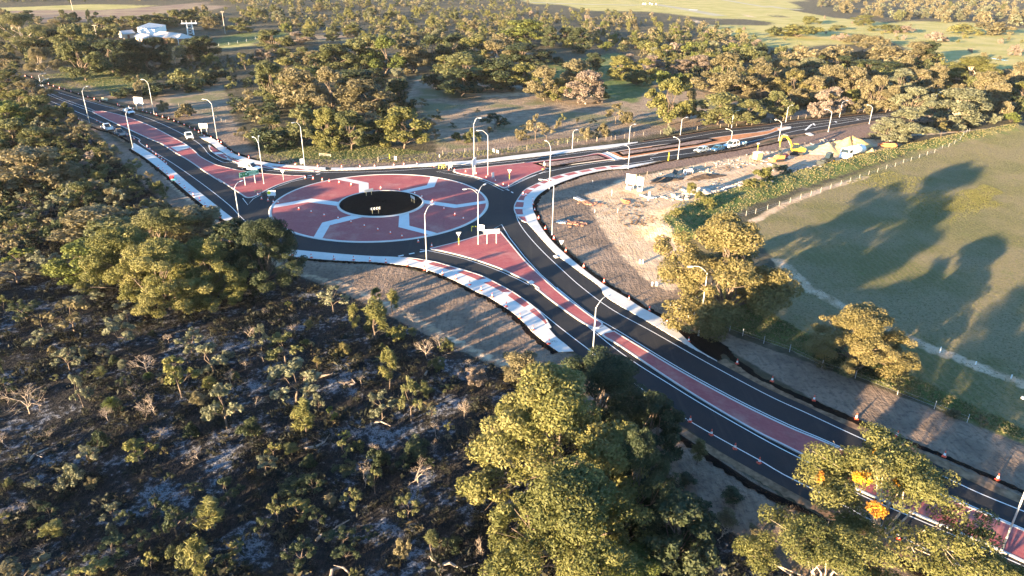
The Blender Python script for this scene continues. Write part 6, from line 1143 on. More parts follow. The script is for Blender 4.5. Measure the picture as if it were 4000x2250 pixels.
# precast drain headwalls with stone aprons
for (a, b, c, d, lab) in ((( 635, 540), (715, 575), (740, 585), (815, 603), 'precast drain outlet with square slots at the top of the basin'), ((450, 782), (545, 796), (560, 785), (680, 808), 'precast drain outlet with an orange stone apron in the basin')):
    p, q = G(S(7, *a)), G(S(7, *b)); o = thing('drain_outlet', lab, 'drain', ((p[0]+q[0])/2, (p[1]+q[1])/2, max(-1.5, zat((p[0]+q[0])/2, (p[1]+q[1])/2))), math.atan2(q[1]-p[1], q[0]-p[0])); L = math.dist(p, q)
    m = MB(); m.box((0, 0, .12), (L, 1.0, .25)); m.build('slab', M_CONC, o)
    for k in range(5): m = MB(); m.box((L*(-.4+.2*k), 0, .255), (L*.1, .5, .03)); m.build('slot', MD, o)
    rocks('stone_apron', 'rough stones below a precast drain outlet', P(7, c, d, ((c[0]+d[0])/2, (c[1]+d[1])/2)), 90, .8, .22, plain('apron_stone', (.30, .16, .11), .9, var=.4, scale=3), int(a[0]))
# guide posts, marker posts, rails
def post(n, px, top, mat, label, group=None, r=.05, sq=True, name='marker_post', cap=None):
    b = S(n, *px); x, y = G(b); z = max(-1.6, zat(x, y)); h = max(.5, hgt(b, S(n, px[0], top)) - z); m = MB(); (m.box((0, 0, h/2), (r*2, r*1.4, h)) if sq else m.tube([(0, 0, 0), (0, 0, h)], r, 7))
    o = m.build(name, mat); o.location = (x, y, z); tag(o, label, 'post', group)
    if cap: m = MB(); m.box((0, 0, h*.82), (r*2.4, r*1.9, h*.3)); m.build('marker_band', cap, o)
    return o
for px, tp in (((1368, 570), 480), ((1380, 545), 478)): post(7, px, tp, M_WHITE, 'white survey post beside the dug pit on the works area', 'white survey posts by the pit', .1)
for px, tp in (((1283, 1202), 1160), ((1313, 1200), 1162)): post(7, px, tp, M_WHITE, 'white post of the pair above the basin track', 'pair of white posts above the basin', .1)
for px, tp in (((1408, 1425), 1385), ((1447, 1425), 1383), ((1457, 1425), 1390)): post(7, px, tp, M_WHITE, 'white post of the trio below the basin', 'trio of white posts below the basin', .09)
for px, tp in (((810, 385), 372), ((1060, 690), 660), ((1000, 520), 470), ((830, 690), 670)): post(7, px, tp-10, M_WHITE, 'thin white survey peg in the basin', 'survey pegs in the basin', .04)
for px, tp in (((1590, 190), 148), ((1620, 192), 148)): post(11, px, tp, M_STEEL, 'grey post beside the white boom rail', 'grey posts beside the rail', .05)
post(11, (1775, 292), 225, M_WHITE, 'white post with a yellow marker under the golden gum', None, .08, cap=M_YEL)
post(7, (1570, 170), 85, M_YEL, 'yellow post with a white disc beside the upper road', None, .07)
# boom rail under the golden gum, timber rails at the far verge
def rail(n, a, b, top, label, mat=M_WHITE, capm=None):
    p, q = G(S(n, *a)), G(S(n, *b)); h = hgt(S(n, *a), S(n, a[0], top)); o = thing('boom_rail', label, 'rail', (p[0], p[1], 0), math.atan2(q[1]-p[1], q[0]-p[0])); L = math.dist(p, q)
    for u in (0, L): m = MB(); m.box((u, 0, h/2), (.12, .12, h)); m.build('post', mat if u == 0 or not capm else capm, o)
    m = MB(); m.tube([(-.1, 0, h*.93), (L+.1, 0, h*.93)], .06, 6); m.build('rail', mat, o); m = MB(); m.tube([(-.1, 0, h*.45), (L+.1, 0, h*.45)], .03, 6); m.build('lower_rail', M_STEEL, o)
rail(11, (1655, 220), (1830, 285), 160, 'white boom rail under the golden gum')
rail(6, (640, 118), (750, 128), 92, 'pale timber rail under the trees behind the roundabout', M_WOOD)
rail(6, (1230, 180), (1345, 150), 128, 'timber rail with a yellow end behind the roundabout', M_WOOD, capm=M_YEL)
for px, tp, n in (((2385, 80), 45, 6), ((2397, 82), 50, 6), ((2420, 92), 58, 6), ((2435, 95), 62, 6), ((1395, 165), 120, 6), ((1410, 165), 122, 6), ((1845, 130), 105, 6)): post(n, px, tp, M_WHITE, 'white utility marker post in the far verge grass', 'white marker posts in the far verge grass', .09)
# fences
def fence(label, items, mat, hmin=.9, wire=True):
    pts = [G(S(n, *px)) for n, px in items]; o = thing('fence', label, 'fence', (*pts[0], max(0, zat(*pts[0])))); z0 = o.location.z; m0 = None; last = None
    for k, (x, y) in enumerate(pts):
        if m0 is None: m = MB(); m.tube([(0, 0, -.1), (0, 0, hmin), (0, 0, hmin+.02)], [.04, .038, .02], 6); c = m.build('fence_post', mat, o); m0 = c
        else: c = m0.copy(); COL.objects.link(c)
        c.parent = o; c.location = (x-pts[0][0], y-pts[0][1], max(0, zat(x, y))-z0)
    if wire:
        for zz in (.35, .75):
            m = MB(); m.tube([(x-pts[0][0], y-pts[0][1], max(0, zat(x, y))-z0+zz) for x, y in pts], .008, 3); m.build('wire', M_STEEL, o)
fence('long fence of pale posts along the paddock below the bank', [(7, p) for p in ((2253, 748), (2352, 722), (2447, 700), (2566, 660))] + [(8, p) for p in ((110, 625), (220, 588), (325, 548), (430, 515), (528, 484), (628, 445), (730, 412), (823, 382), (917, 348), (1010, 312), (1100, 284), (1187, 252), (1276, 228), (1358, 193), (1437, 170), (1518, 142), (1597, 112), (1672, 90), (1747, 52), (1814, 35), (1870, 12))] + [(4, p) for p in ((1925, 1430), (1950, 1400), (1985, 1375), (2015, 1350))], plain('pale_post', (.34, .31, .27), .8), 1.1)
fence('post and wire fence along the far verge of the upper road', [('C', p) for p in ((133, 750), (335, 730), (525, 715), (752, 685), (1290, 665), (1620, 660), (2170, 575))] + [('F', p) for p in ((587, 120), (755, 95), (932, 75), (1095, 60), (1275, 55), (1435, 40), (1525, 30))] + [(3, p) for p in ((852, 1420), (945, 1410), (1037, 1405), (1130, 1390), (1225, 1370), (1320, 1365), (1493, 1350), (1632, 1335), (1860, 1310), (2093, 1285), (2175, 1280), (2255, 1270), (2410, 1262), (2490, 1240))] + [(4, p) for p in ((25, 1235), (75, 1225), (150, 1215), (225, 1205), (300, 1200), (378, 1190), (550, 1180), (860, 1140), (960, 1130))], M_WOOD, 1.2)
fence('line of timber pegs between the brown soil and the works area', [(7, p) for p in ((1248, 345), (1280, 345), (1358, 315), (1450, 350), (1565, 318), (1697, 290), (1822, 258), (1942, 230), (2057, 215), (2172, 190), (2282, 165), (2390, 150), (2408, 145))], M_WOOD, 1.0, False)
fence('thin wire fence along the shrubs below the paddock', [(11, p) for p in ((2068, 370), (2188, 430), (2318, 480), (2530, 555))] + [(12, p) for p in ((215, 640), (540, 800), (875, 905), (1300, 1070), (1670, 1215), (2000, 1350))], M_STEEL, 1.1)
fence('wire fence beside the small trees at the curve', [(1, p) for p in ((2180, 1205), (2228, 1225), (2275, 1240), (1955, 1130), (1800, 1070))][::-1] , M_WOOD, 1.2)
fence('white post fence around the lawn by the house', [(1, p) for p in ((2200, 465), (2300, 450), (2390, 437), (2480, 420), (2570, 400))], M_WHITE, 1.6)
for px, tp, lab in (((1725, 650), 585, 'thin white post at the paddock track beside the golden gum'), ((2085, 770), 745, 'small post beside the lower paddock track'), ((2443, 905), 870, 'small white post at the end of the paddock track')): post(12, px, tp, M_WHITE, lab, None, .06)
fence('wire fence with dark posts along the airfield track', [(3, p) for p in ((1640, 262), (1760, 250), (1850, 235), (1940, 222), (2050, 210), (2200, 192), (2400, 172), (2560, 155))], M_WOOD, 2.2)

# ------------------------------------------------------------------ signs
M_GREEN = plain('sign_green', (.004, .17, .06), .4, var=.03); M_LGREEN = plain('sign_pale_green', (.45, .80, .58), .4, var=.04); M_MGREEN = plain('sign_bright_green', (.14, .50, .14), .4, var=0)
M_ALU = plain('sign_back', (.55, .56, .56), .5, .3, var=.06)
def two_post(n, b1, b2, zb, zt, over, label, face=None, back=M_ALU, dz=.16, flip=1, ribs=0):
    p, q = G(S(n, *b1)), G(S(n, *b2)); L = math.dist(p, q); o = thing('road_sign', label, 'road sign', ((p[0]+q[0])/2, (p[1]+q[1])/2, dz), math.atan2(q[1]-p[1], q[0]-p[0]))
    for u in (-L/2, L/2): m = MB(); m.tube([(u, .08, 0), (u, .08, zt-.1)], .07, 8); m.build('post', M_LAMP, o)
    W = L+2*over; m = MB(); m.box((0, 0, (zb+zt)/2), (W, .05, zt-zb)); pn = m.build('panel', face or back, o)
    for k in range(ribs): m = MB(); m.box((0, -.04 if back is face else -.04, zb + (zt-zb)*(k+.5)/ribs), (W*.99, .04, .09)); m.build('rail', M_WHITE, o)
    return o, W
def hz(n, b, t): return hgt(S(n, *b), S(n, *t))
o, W = two_post('D', (568, 1172), (770, 1127), hz('D', (568, 1172), (545, 1003)), hz('D', (568, 1172), (525, 905)), 1.05, 'green direction sign with white destination plates on the red island', M_GREEN)
zb, zt = hz('D', (568, 1172), (545, 1003)), hz('D', (568, 1172), (525, 905)); hh = zt-zb
m = MB()
for a, b, c, d in ((0, zt-.05, W-.04, .07), (0, zb+.05, W-.04, .07)): m.box((a, -.03, b), (c, .02, d))
for s in (-1, 1): m.box((s*(W/2-.05), -.03, (zb+zt)/2), (.07, .02, hh-.05))
m.build('border', M_LGREEN, o)
for (u, v, w, h) in ((.17, .80, .62, .24), (.22, .20, .50, .24)): m = MB(); m.box((W*u, -.033, zb+hh*v), (W*w*.92, .02, hh*h)); m.build('text_plate', M_LGREEN, o)
m = MB()
for k in range(12): m.box((W*(.0+k*.034), -.033, zb+hh*.5), (W*.022, .02, hh*(.16 if k % 3 else .20)))
m.build('lettering', M_LGREEN, o)
m = MB()
for v in (.80, .20):
    for k in range(11): m.box((W*(-.02+k*.038), -.046, zb+hh*v), (W*.02, .012, hh*.10))
m.build('lettering', M_GREEN, o)
m = MB(); m.box((-W*.16, -.033, zb+hh*.52), (W*.085, .02, hh*.34)); m.build('route_shield', M_LGREEN, o); m = MB(); m.box((-W*.28, -.033, zb+hh*.52), (W*.075, .02, hh*.34)); m.build('route_shield', M_MGREEN, o)
m = MB(); m.box((-W*.42, -.033, zb+hh*.58), (W*.07, .02, hh*.26)); m.box((-W*.375, -.033, zb+hh*.44), (W*.075, .02, hh*.09), ry=.6); m.build('arrow', M_LGREEN, o)
two_post('E', (863, 495), (1020, 485), hz('E', (863, 495), (858, 330)), hz('E', (863, 495), (856, 255)), .55, 'large pale sign back on two posts at the tip of the lower red island', back=M_ALU, face=M_ALU, ribs=4)
two_post(1, (1378, 1105), (1440, 1108), hz(1, (1378, 1105), (1370, 1042)), hz(1, (1378, 1105), (1365, 975)), .45, 'blank grey sign back beside the utes on the cone line', face=M_ALU, dz=0)
two_post(1, (2030, 1352), (2085, 1352), hz(1, (2030, 1352), (2025, 1288)), hz(1, (2030, 1352), (2022, 1240)), .4, 'blank grey sign back beside the start of the wide footpath', face=M_ALU, dz=0)
# edge-on destination sign on the upper island
p = G(S('C', 684, 1122)); o = thing('road_sign', 'pale sign seen edge on beside the tallest lamp', 'road sign', (*p, .15), math.radians(77)); [MB() for _ in range(0)]
for u in (0, 1.5): m = MB(); m.tube([(u-.3, .08, 0), (u-.3, .08, 4.0)], .06, 7); m.build('post', M_STEEL, o)
m = MB(); m.box((.45, 0, 3.0), (3.2, .06, 1.7)); m.build('panel', M_WHITE, o)
def give_way(n, b, top, label, sleeve=None, rz=0, dz=.15):
    x, y = G(S(n, *b)); h = hz(n, b, (b[0], top)); o = thing('give_way_sign', label, 'road sign', (x, y, dz), rz); h -= dz
    m = MB(); m.tube([(0, 0, 0), (0, 0, h-.1)], .035, 7); m.build('post', M_LAMP, o)
    if sleeve: m = MB(); m.tube([(0, 0, h*.12), (0, 0, h*.58)], .055, 8); m.build('sleeve', sleeve, o)
    m = MB(); v = [(-.45, -.03, h), (.45, -.03, h), (0, -.03, h-.8), (-.45, .0, h), (.45, .0, h), (0, .0, h-.8)]; m.add(v, [(0, 2, 1), (3, 4, 5), (0, 1, 4, 3), (1, 2, 5, 4), (2, 0, 3, 5)]); m.build('panel', M_WHITE, o)
give_way('D', (1335, 1070), 852, 'give way sign seen from behind on the tip of the green sign island', None, .3)
give_way('C', (1313, 1202), 1008, 'give way sign with yellow sleeve on the upper red island', M_YEL, -.3)
give_way('E', (393, 512), 285, 'give way sign with yellow sleeve on the lower red island', M_YEL, .2)
give_way('E', (2100, 500), 425, 'small white sign on the mulch beside the sweeping footpath', None, .1, 0)
# chevron boards on the mound
def zm(p): q = min(1, math.dist(p, CEN)/(RI-.4)); return .22 + .34*(1-q*q)
def IS(x, y): return (1400 + x*.20604, 720 + y*.20604)
def chevrons(a, b, rz_flip, label, face=True):
    p, q = G(IS(*a), .7), G(IS(*b), .7); c = ((p[0]+q[0])/2, (p[1]+q[1])/2); L = math.dist(p, q); o = thing('chevron_board', label, 'road sign', (*c, zm(c)-.05), math.atan2(q[1]-p[1], q[0]-p[0]))
    for u in (-L/2, L/2): m = MB(); m.box((u, .05, .5), (.1, .06, 1.0)); m.build('post', M_WOODP, o)
    m = MB(); m.box((0, 0, 1.15), (L*1.75, .04, .55)); m.build('panel', MD if face else M_ALU, o)
    if face:
        for k in range(4):
            u = L*1.75*(-.36+.24*k); m = MB(); w = .17; t = .2
            m.add([(u-w, -.025, 1.15), (u+.02, -.025, 1.40), (u+.02+t, -.025, 1.40), (u-w+t, -.025, 1.15), (u+.02, -.025, .90), (u+.02+t, -.025, .90)], [(0, 3, 2, 1), (0, 4, 5, 3)]); m.build('chevron', M_REFL, o)
    return o
M_WOODP = plain('pale_sign_post', (.55, .45, .24), .6)
chevrons((265, 530), (383, 518), 0, 'black board with four white chevrons on the mulch mound')
chevrons((1008, 298), (1052, 325), 0, 'chevron board seen from behind at the edge of the mulch mound', False)
chevrons((152, 195), (250, 175), 0, 'chevron board with yellow posts at the far side of the mound', False)
# temporary works signs
def temp_sign(n, b, w, h, label, mat, rz, legs=True, z=.03, disc=None):
    x, y = G(S(n, *b)); o = thing('works_sign', label, 'works sign', (x, y, z), rz)
    m = MB(); m.box((0, 0, .35+h/2), (w, .04, h), rx=-.12); m.build('panel', mat, o)
    m = MB()
    for s in (-1, 1): m.tube([(s*w*.35, -.25, 0), (s*w*.3, 0, .5)], .03, 5); m.tube([(s*w*.35, .35, 0), (s*w*.3, 0, .7)], .03, 5)
    m.box((0, .05, .42), (w*.62, .04, .05)); m.build('stand', M_STEEL, o)
    if disc: m = MB(); n_ = 16; m.add([(-w*.28+.36*math.cos(k*2*math.pi/n_), -.06, .45+h/2+.36*math.sin(k*2*math.pi/n_)) for k in range(n_)], [tuple(range(n_))]); m.build('disc', disc, o)
    return o
temp_sign(6, (160, 535), 1.7, 1.1, 'white works sign with a yellow disc on the ring lane', M_WHITE, .2, disc=M_YEL)
temp_sign('E', (762, 290), 1.3, 1.1, 'white box sign behind the twin lamp on the lower island', M_WHITE, -.3)
temp_sign('C', (268, 990), .8, 1.2, 'narrow white works sign beside the upper road cones', M_WHITE, .1)
temp_sign('C', (1022, 1178), .8, 1.1, 'small grey works sign on the upper red island', M_ALU, .9, z=.15)
temp_sign('D', (1718, 745), 1.1, 1.2, 'grey works sign leaning by the tall lamp behind the roundabout', M_ALU, .5, z=0)
temp_sign(5, (1735, 372), .9, .9, 'red works sign beside the narrow footpath', plain('sign_red', (.62, .03, .04), .5), .3, z=.05)
temp_sign(1, (1140, 972), 1.1, .9, 'yellow works sign above the cone line at the road end', M_YEL, .3, z=0)
temp_sign(1, (1055, 1015), 2.4, .7, 'cream barrier board above the cone line at the road end', plain('cream_board', (.70, .55, .30), .6), -.2, z=0)
o = temp_sign(5, (1752, 378), 1.2, .25, 'teal board lying beside the red works sign', plain('teal', (.05, .45, .45), .5), .25, z=.05)
temp_sign(7, (2450, 1000), .01, .01, 'x', M_WHITE, 0) if False else None
def trestle(n, b, label, mat, rz, z=.03):
    x, y = G(S(n, *b)); o = thing('barrier_trestle', label, 'barrier', (x, y, z), rz)
    for s in (-1, 1): m = MB(); m.tube([(s*.6-.02, -.35, 0), (s*.6, 0, .95)], .045, 5); m.tube([(s*.6+.02, .35, 0), (s*.6, 0, .95)], .045, 5); m.build('leg', mat, o)
    for k in range(6): m = MB(); m.box((-.65+.26*k, -.05, .85), (.26, .05, .2)); m.build('stripe', mat if k % 2 else MD, o)
trestle('E', (660, 262), 'yellow and black barrier trestle on the ring lane by the lower island', M_YEL, .1)
trestle('C', (108, 985), 'yellow barrier trestle on the upper lane with black stripes', M_YEL, .2); trestle('C', (150, 985), 'second yellow barrier trestle beside it on the upper lane', plain('trestle_gold', (.75, .55, .12), .5), 1.2)
trestle(6, (85, 535), 'dark barrier trestle beside the cones on the ring lane', MD, 1.0); trestle('D', (830, 1335), 'black folded barrier at the kerb of the green sign island', MD, .3)
# stencilled bicycle symbols on the footpath ends
for n, c in ((11, (415, 535)), (11, (1690, 515))):
    x, y = G(S(n, *c), .12); m = MB()
    for s in (-1, 1): m.tube([(s*.32 + .2*math.cos(k*math.pi/6), .2*math.sin(k*math.pi/6), .0) for k in range(13)], .022, 4, caps=False)
    m.tube([(-.32, 0, 0), (-.05, 0, 0), (.12, .28, 0), (-.12, .28, 0), (-.05, 0, 0)], .022, 4); m.tube([(.32, 0, 0), (.12, .34, 0)], .022, 4); o = m.build('bicycle_symbol', plain('stencil_green', (.03, .10, .06), .7)); o.location = (x, y, .122); o.scale = (1, 1, .15); tag(o, ['green bicycle stencil on the footpath end above the huge tree', 'green bicycle stencil on the pointed footpath end'][n == 11 and c[0] == 1690], 'road marking')

# ------------------------------------------------------------------ person at the corner of the median bed
x, y = G(S('C', 1938, 998), .16)
root = thing('person', 'person in white shirt and hat standing at the mulch bed corner', 'person', (x, y, .16), math.radians(-55))
J = {'pel': (0, 0, .92), 'chest': (0, -.10, 1.28), 'neck': (0, -.15, 1.46), 'head': (0, -.18, 1.60), 'top': (0, -.18, 1.72),
     'hl': (-.10, 0, .88), 'kl': (-.12, -.05, .48), 'al': (-.12, .03, .08), 'tl': (-.13, -.14, .04), 'hr': (.10, 0, .88), 'kr': (.12, .02, .48), 'ar': (.13, .10, .08), 'tr': (.14, -.06, .04),
     'sl': (-.19, -.12, 1.40), 'el': (-.25, -.16, 1.12), 'wl': (-.22, -.34, .93), 'sr': (.19, -.12, 1.40), 'er': (.26, -.16, 1.12), 'wr': (.20, -.34, .92)}
E_ = [('pel', 'chest'), ('chest', 'neck'), ('neck', 'head'), ('head', 'top'), ('pel', 'hl'), ('hl', 'kl'), ('kl', 'al'), ('al', 'tl'), ('pel', 'hr'), ('hr', 'kr'), ('kr', 'ar'), ('ar', 'tr'), ('chest', 'sl'), ('sl', 'el'), ('el', 'wl'), ('chest', 'sr'), ('sr', 'er'), ('er', 'wr')]
RD = {'pel': .15, 'chest': .17, 'neck': .065, 'head': .10, 'top': .085, 'hl': .11, 'kl': .075, 'al': .05, 'tl': .045, 'hr': .11, 'kr': .075, 'ar': .05, 'tr': .045, 'sl': .075, 'el': .055, 'wl': .04, 'sr': .075, 'er': .055, 'wr': .04}
for s, w in ((-1, 'wl'), (1, 'wr')):
    for k in range(5):
        a, b = f'f{s}{k}a', f'f{s}{k}b'; bx, by, bz = J[w]; J[a] = (bx+(k-2)*.018, by-.05-.02*(k != 0), bz-.05); J[b] = (bx+(k-2)*.020+(.03*-s if k == 0 else 0), by-.06-.01*(k != 0), bz-.10-.01*(2-abs(k-2))); RD[a] = .011; RD[b] = .009; E_ += [(w, a), (a, b)]
ks = list(J); me = bpy.data.meshes.new('person_body'); me.from_pydata([J[k] for k in ks], [(ks.index(a), ks.index(b)) for a, b in E_], [])
body = link('body', me, root); sk = body.modifiers.new('skin', 'SKIN')
for i, k in enumerate(ks): me.skin_vertices[0].data[i].radius = (RD[k], RD[k]*.85); me.skin_vertices[0].data[i].use_root = (k == 'pel')
body.modifiers.new('sub', 'SUBSURF').levels = 2; body.modifiers['sub'].render_levels = 2
t = NT('work_clothes'); sp = t.n('SeparateXYZ'); t.l(t.obj(), sp.inputs[0]); z_ = sp.outputs[2]
col = t.mix(t.ramp(z_, .86, .88), (.10, .07, .055), (.78, .74, .68)); col = t.mix(t.ramp(z_, 1.47, 1.49), col, (.42, .25, .17)); col = t.mix(t.ramp(z_, .09, .11), (.03, .03, .03), col); t.l(col, t.bsdf.inputs['Base Color']); me.materials.append(t.mat)
m = MB(); m.lathe([(.20, 1.66), (.20, 1.675), (.115, 1.69), (.11, 1.78), (.06, 1.82), (0, 1.825)], 14, c=(0, -.18)); m.build('hat', M_WHITE, root, True)
m = MB(); m.box((.16, -.62, .13), (.5, .38, .26)); bk = m.build('tool_box', MO); bk.parent = None; bk.location = (x, y, .16); bk.rotation_euler.z = math.radians(-55); tag(bk, 'orange brown tool box on the ground beside the person', 'box')

# ------------------------------------------------------------------ the house behind the trees
def HQ(x, y): return (430 + x*.27473, 80 + y*.27473)
M_ROOF = plain('pale_metal_roof', (.50, .45, .40), .6, .0, var=.1); M_BRICK = plain('red_brick_wall', (.22, .10, .075), .9, var=.2); M_CREAM = plain('cream_wall', (.62, .52, .40), .85); M_RBLUE = plain('blue_grey_roof', (.26, .30, .34), .6, .0)
def wallbox(o, P4, z, mat, name='wall'):
    for i in range(4):
        a, b = P4[i], P4[(i+1) % 4]; L = math.dist(a, b); m = MB(); m.box(((a[0]+b[0])/2, (a[1]+b[1])/2, z/2), (L, .25, z), math.atan2(b[1]-a[1], b[0]-a[0])); m.build(name, mat, o)
hb = G(HQ(960, 385)); hx, hy = hb
o = thing('house', 'long house with white metal roofs behind dark trees', 'house', (hx, hy, 0))
def W3(px, z): p = G(HQ(*px), z); return np.array([p[0]-hx, p[1]-hy, z])
ev = 3.0
e1, e2, e3 = W3((735, 242), ev), W3((950, 266), ev), W3((1228, 242), ev); e0 = e1 + (e3-e2)
r0 = (e0+e1)/2 + np.array([0, 0, 2.4]); r1 = (e2+e3)/2 + np.array([0, 0, 2.4]) + (e1-e2)*.28
def roofmesh(pts, faces, nm='roof', mat=M_ROOF):
    m = MB(); m.add([tuple(p) for p in pts], faces); return m.build(nm, mat, o)
ex = (e1-e2)*.75; e0b, e1b = e0+ex, e1+ex; r0 = r0+ex
roofmesh([e1b, e2, e3, e0b, r0, r1], [(0, 1, 5, 4), (1, 2, 5), (2, 3, 4, 5), (3, 0, 4)])
wallbox(o, [tuple(p[:2]) for p in ((e1b*.92+e0b*.08), (e2*.94+r1*.06), (e3*.94+r1*.06), (e0b*.92+e1b*.08))], ev, M_BRICK)
# verandah end: pale posts and door
for u in (.05, .35, .65, .95): q = e2*(1-u)+e3*u; m = MB(); m.box((q[0], q[1], 1.5), (.18, .18, 3.0)); m.build('verandah_post', M_WHITE, o)
mid = e2*.55+e3*.45; m = MB(); m.box((mid[0]+.2, mid[1]+.6, 1.3), (2.0, .3, 2.4), math.atan2((e3-e2)[1], (e3-e2)[0])); m.build('roller_door', plain('pale_blue_door', (.42, .52, .58), .5), o)
# front wing, lower
f1_, f2_, f3_ = W3((330, 228), 2.6), W3((470, 182), 2.6), W3((640, 215), 2.6); f4_ = f1_ + (f3_-f2_)
rf = (f1_+f2_)/2 + np.array([0, 0, 1.3]); rg = (f4_+f3_)/2 + np.array([0, 0, 1.3]); roofmesh([f1_, f2_, f3_, f4_, rf, rg], [(0, 3, 5, 4), (1, 4, 5, 2), (0, 4, 1), (3, 2, 5)])
wallbox(o, [tuple(p[:2]) for p in (f1_*.9+f3_*.1, f2_*.9+f4_*.1, f3_*.9+f1_*.1, f4_*.9+f2_*.1)], 2.6, M_CREAM)
# raised rear block with white fascia and blue-grey roof
b1, b2, b3 = W3((395, 160), 3.0), W3((640, 195), 3.0), W3((800, 125), 3.0); b4 = b1+(b3-b2); zt_ = 5.6
m = MB(); v = [tuple(p*np.array([1, 1, 0]) + np.array([0, 0, z])) for z in (2.0, zt_) for p in (b1, b2, b3, b4)]; m.add(v, [(0, 1, 5, 4), (1, 2, 6, 5), (2, 3, 7, 6), (3, 0, 4, 7)]); m.build('fascia', M_WHITE, o)
roofmesh([p*np.array([1.0, 1.0, 0]) + np.array([0, 0, zt_+.05]) for p in (b1, b2, b3, b4)], [(0, 1, 2, 3)], 'rear_roof', M_RBLUE)
# detached shed
g0 = G(HQ(190, 235)); o = thing('garden_shed', 'small pale roofed outbuilding beside the long house', 'building', (*g0, 0)); hx, hy = g0
s1, s2, s3 = W3((95, 168), 2.6), W3((185, 200), 2.6), W3((365, 180), 2.6); s4 = s1+(s3-s2); ra, rb = (s1+s2)/2+np.array([0, 0, 1.4]), (s4+s3)/2+np.array([0, 0, 1.4])
roofmesh([s1, s2, s3, s4, ra, rb], [(0, 4, 5, 3), (1, 2, 5, 4), (0, 1, 4), (3, 5, 2)]); wallbox(o, [tuple(p[:2]) for p in (s1*.94+s3*.06, s2*.94+s4*.06, s3*.94+s1*.06, s4*.94+s2*.06)], 2.6, M_CREAM)
m = MB(); q = s2*.6+s3*.4; m.box((q[0], q[1]-.05, 1.2), (1.6, .12, 2.0), math.atan2((s3-s2)[1], (s3-s2)[0])); m.build('door', M_BRICK, o)
# tank stand tower
p = G(HQ(1150, 205)); d = math.dist((*p, 0), (0, 0, CAM_H)); hT = hgt(HQ(1150, 205), HQ(1150, 40)); o = thing('tank_stand', 'white steel lattice tower with a wide platform behind the house', 'tower', (*p, 0), .3)
for a in (-1, 1):
    for b in (-1, 1): m = MB(); m.tube([(a*1.8, b*1.8, 0), (a*1.5, b*1.5, hT)], .16, 5); m.build('leg', M_WHITE, o)
m = MB(); m.box((0, 0, hT), (9.0, 3.6, .5)); m.build('platform', M_WHITE, o)
for k in range(4):
    z = hT*(k+.3)/4.4; m = MB(); m.tube([(-1.7, -1.7, z), (1.65, -1.65, z+hT*.2)], .08, 4); m.tube([(1.7, -1.7, z), (-1.65, -1.65, z+hT*.2)], .08, 4); m.tube([(-1.7, 1.7, z), (-1.65, -1.65, z+hT*.2)], .08, 4); m.build('brace', M_WHITE, o)
for u in (-4, -1.5, 1.5, 4): m = MB(); m.tube([(u, 0, hT), (u, 0, hT+1.8)], .1, 4); m.build('antenna', M_WHITE, o)
def utility_pole(n, b, top, label):
    x, y = G(S(n, *b)); h = hgt(S(n, *b), S(n, *top)); o = thing('utility_pole', label, 'pole', (x, y, 0))
    m = MB(); m.tube([(0, 0, 0), (0, 0, h)], [.24, .15], 8); m.build('pole', plain('grey_timber', (.40, .35, .30), .85), o); m = MB(); m.box((0, 0, h-.6), (2.4, .12, .14)); m.build('crossarm', M_WOOD, o)
    for u in (-1, 0, 1): m = MB(); m.tube([(u, 0, h-.53), (u, 0, h-.3)], .06, 6); m.build('insulator', M_WHITE, o)
utility_pole(1, (985, 430), (948, 245), 'grey timber power pole among trees beside the shed'); utility_pole(1, (2265, 338), (2232, 110), 'grey timber power pole behind the lawn of the house'); utility_pole(1, (733, 105), (715, -40), 'tall mast standing in the far purple field')
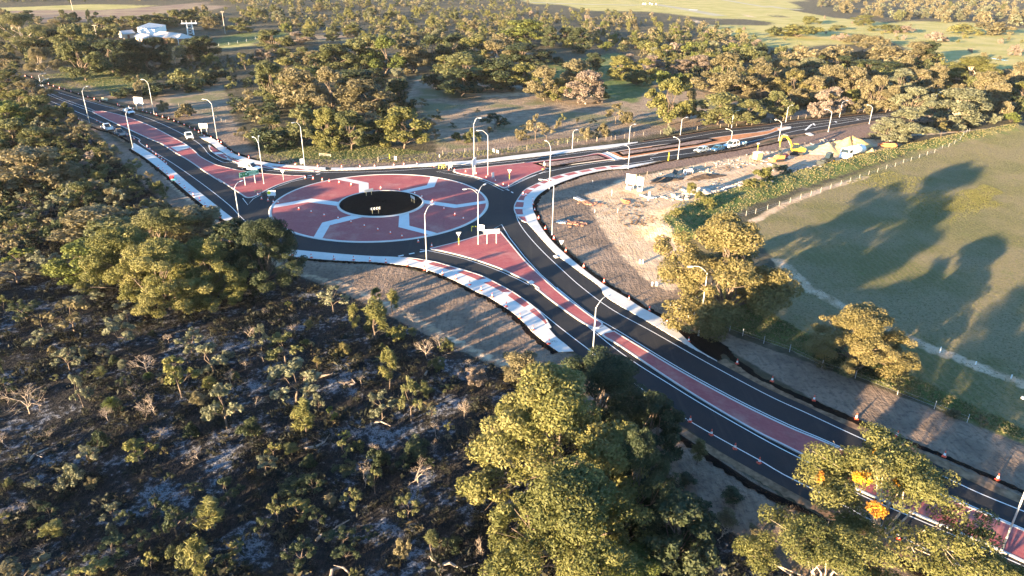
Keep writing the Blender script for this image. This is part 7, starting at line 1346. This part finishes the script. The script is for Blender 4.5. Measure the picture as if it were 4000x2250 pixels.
# far-off airfield: runway strip markers and pale boards
for px in ((1318, 45), (1340, 45), (1384, 42), (1405, 50), (1448, 48)): 
    x, y = G(S(3, *px)); m = MB(); m.box((0, 0, .8), (1.2, .3, 1.6)); m.box((0, 0, .1), (1.6, .8, .2)); o = m.build('runway_marker', M_WHITE); o.location = (x, y, 0); tag(o, 'white marker board beside the far airfield strip', 'marker', 'marker boards beside the airfield strip')
m = MB(); m.flat(P(3, (200, 25), (700, 42), (1200, 52), (1450, 45), (1700, 85), (2100, 160)), 14, .03); tag(m.build('airstrip', plain('pale_strip', (.34, .31, .22), .95, var=.15, scale=.05)), kind='structure')
m = MB(); m.flat(P(4, (0, 60), (150, 85), (280, 95)) + P(4, (330, 100)), 9, .03); m.flat(P(3, (2100, -5), (2574, 75)), 8, .03); tag(m.build('farm_road', plain('pale_strip', (.34, .31, .22))), kind='structure')
m = MB(); m.prism(P(3, (1775, 100), (1860, 104), (1870, 98), (1785, 94)), 0, .06); tag(m.build('concrete_slab', M_CONC), kind='structure')
m = MB(); m.flat(P(4, (2190, 578), (2300, 595), (2420, 612)), 1.6, .04); tag(m.build('water_channel', plain('pale_water', (.45, .55, .60), .15, var=.1)), kind='structure')
x, y = G(S(4, 1228, 1412)); o = thing('water_tank', 'white plastic tank at the edge of the pale gum cluster', 'tank', (x, y, 0)); m = MB(); m.lathe([(.9, 0), (.92, 1.9), (.5, 2.3), (.2, 2.6), (0, 2.6)], 14); m.build('shell', M_WHITE, o, True); m = MB(); m.lathe([(.22, 2.6), (.22, 2.8), (0, 2.8)], 10); m.build('lid', MD, o)

# ------------------------------------------------------------------ thin evening haze over the whole place
hm = bpy.data.materials.new('evening_haze'); hm.use_nodes = True; ht = hm.node_tree; ht.nodes.remove(ht.nodes['Principled BSDF'])
pv = ht.nodes.new('ShaderNodeVolumePrincipled'); pv.inputs['Color'].default_value = (.95, .94, .92, 1); pv.inputs['Density'].default_value = .00003; pv.inputs['Anisotropy'].default_value = .0
ht.links.new(pv.outputs[0], ht.nodes['Material Output'].inputs['Volume'])
m = MB(); m.box((0, 4000, 22.5), (24000, 24000, 51)); hz_ = m.build('haze', hm); tag(hz_, 'thin even evening haze over the whole place', 'haze', kind='stuff')
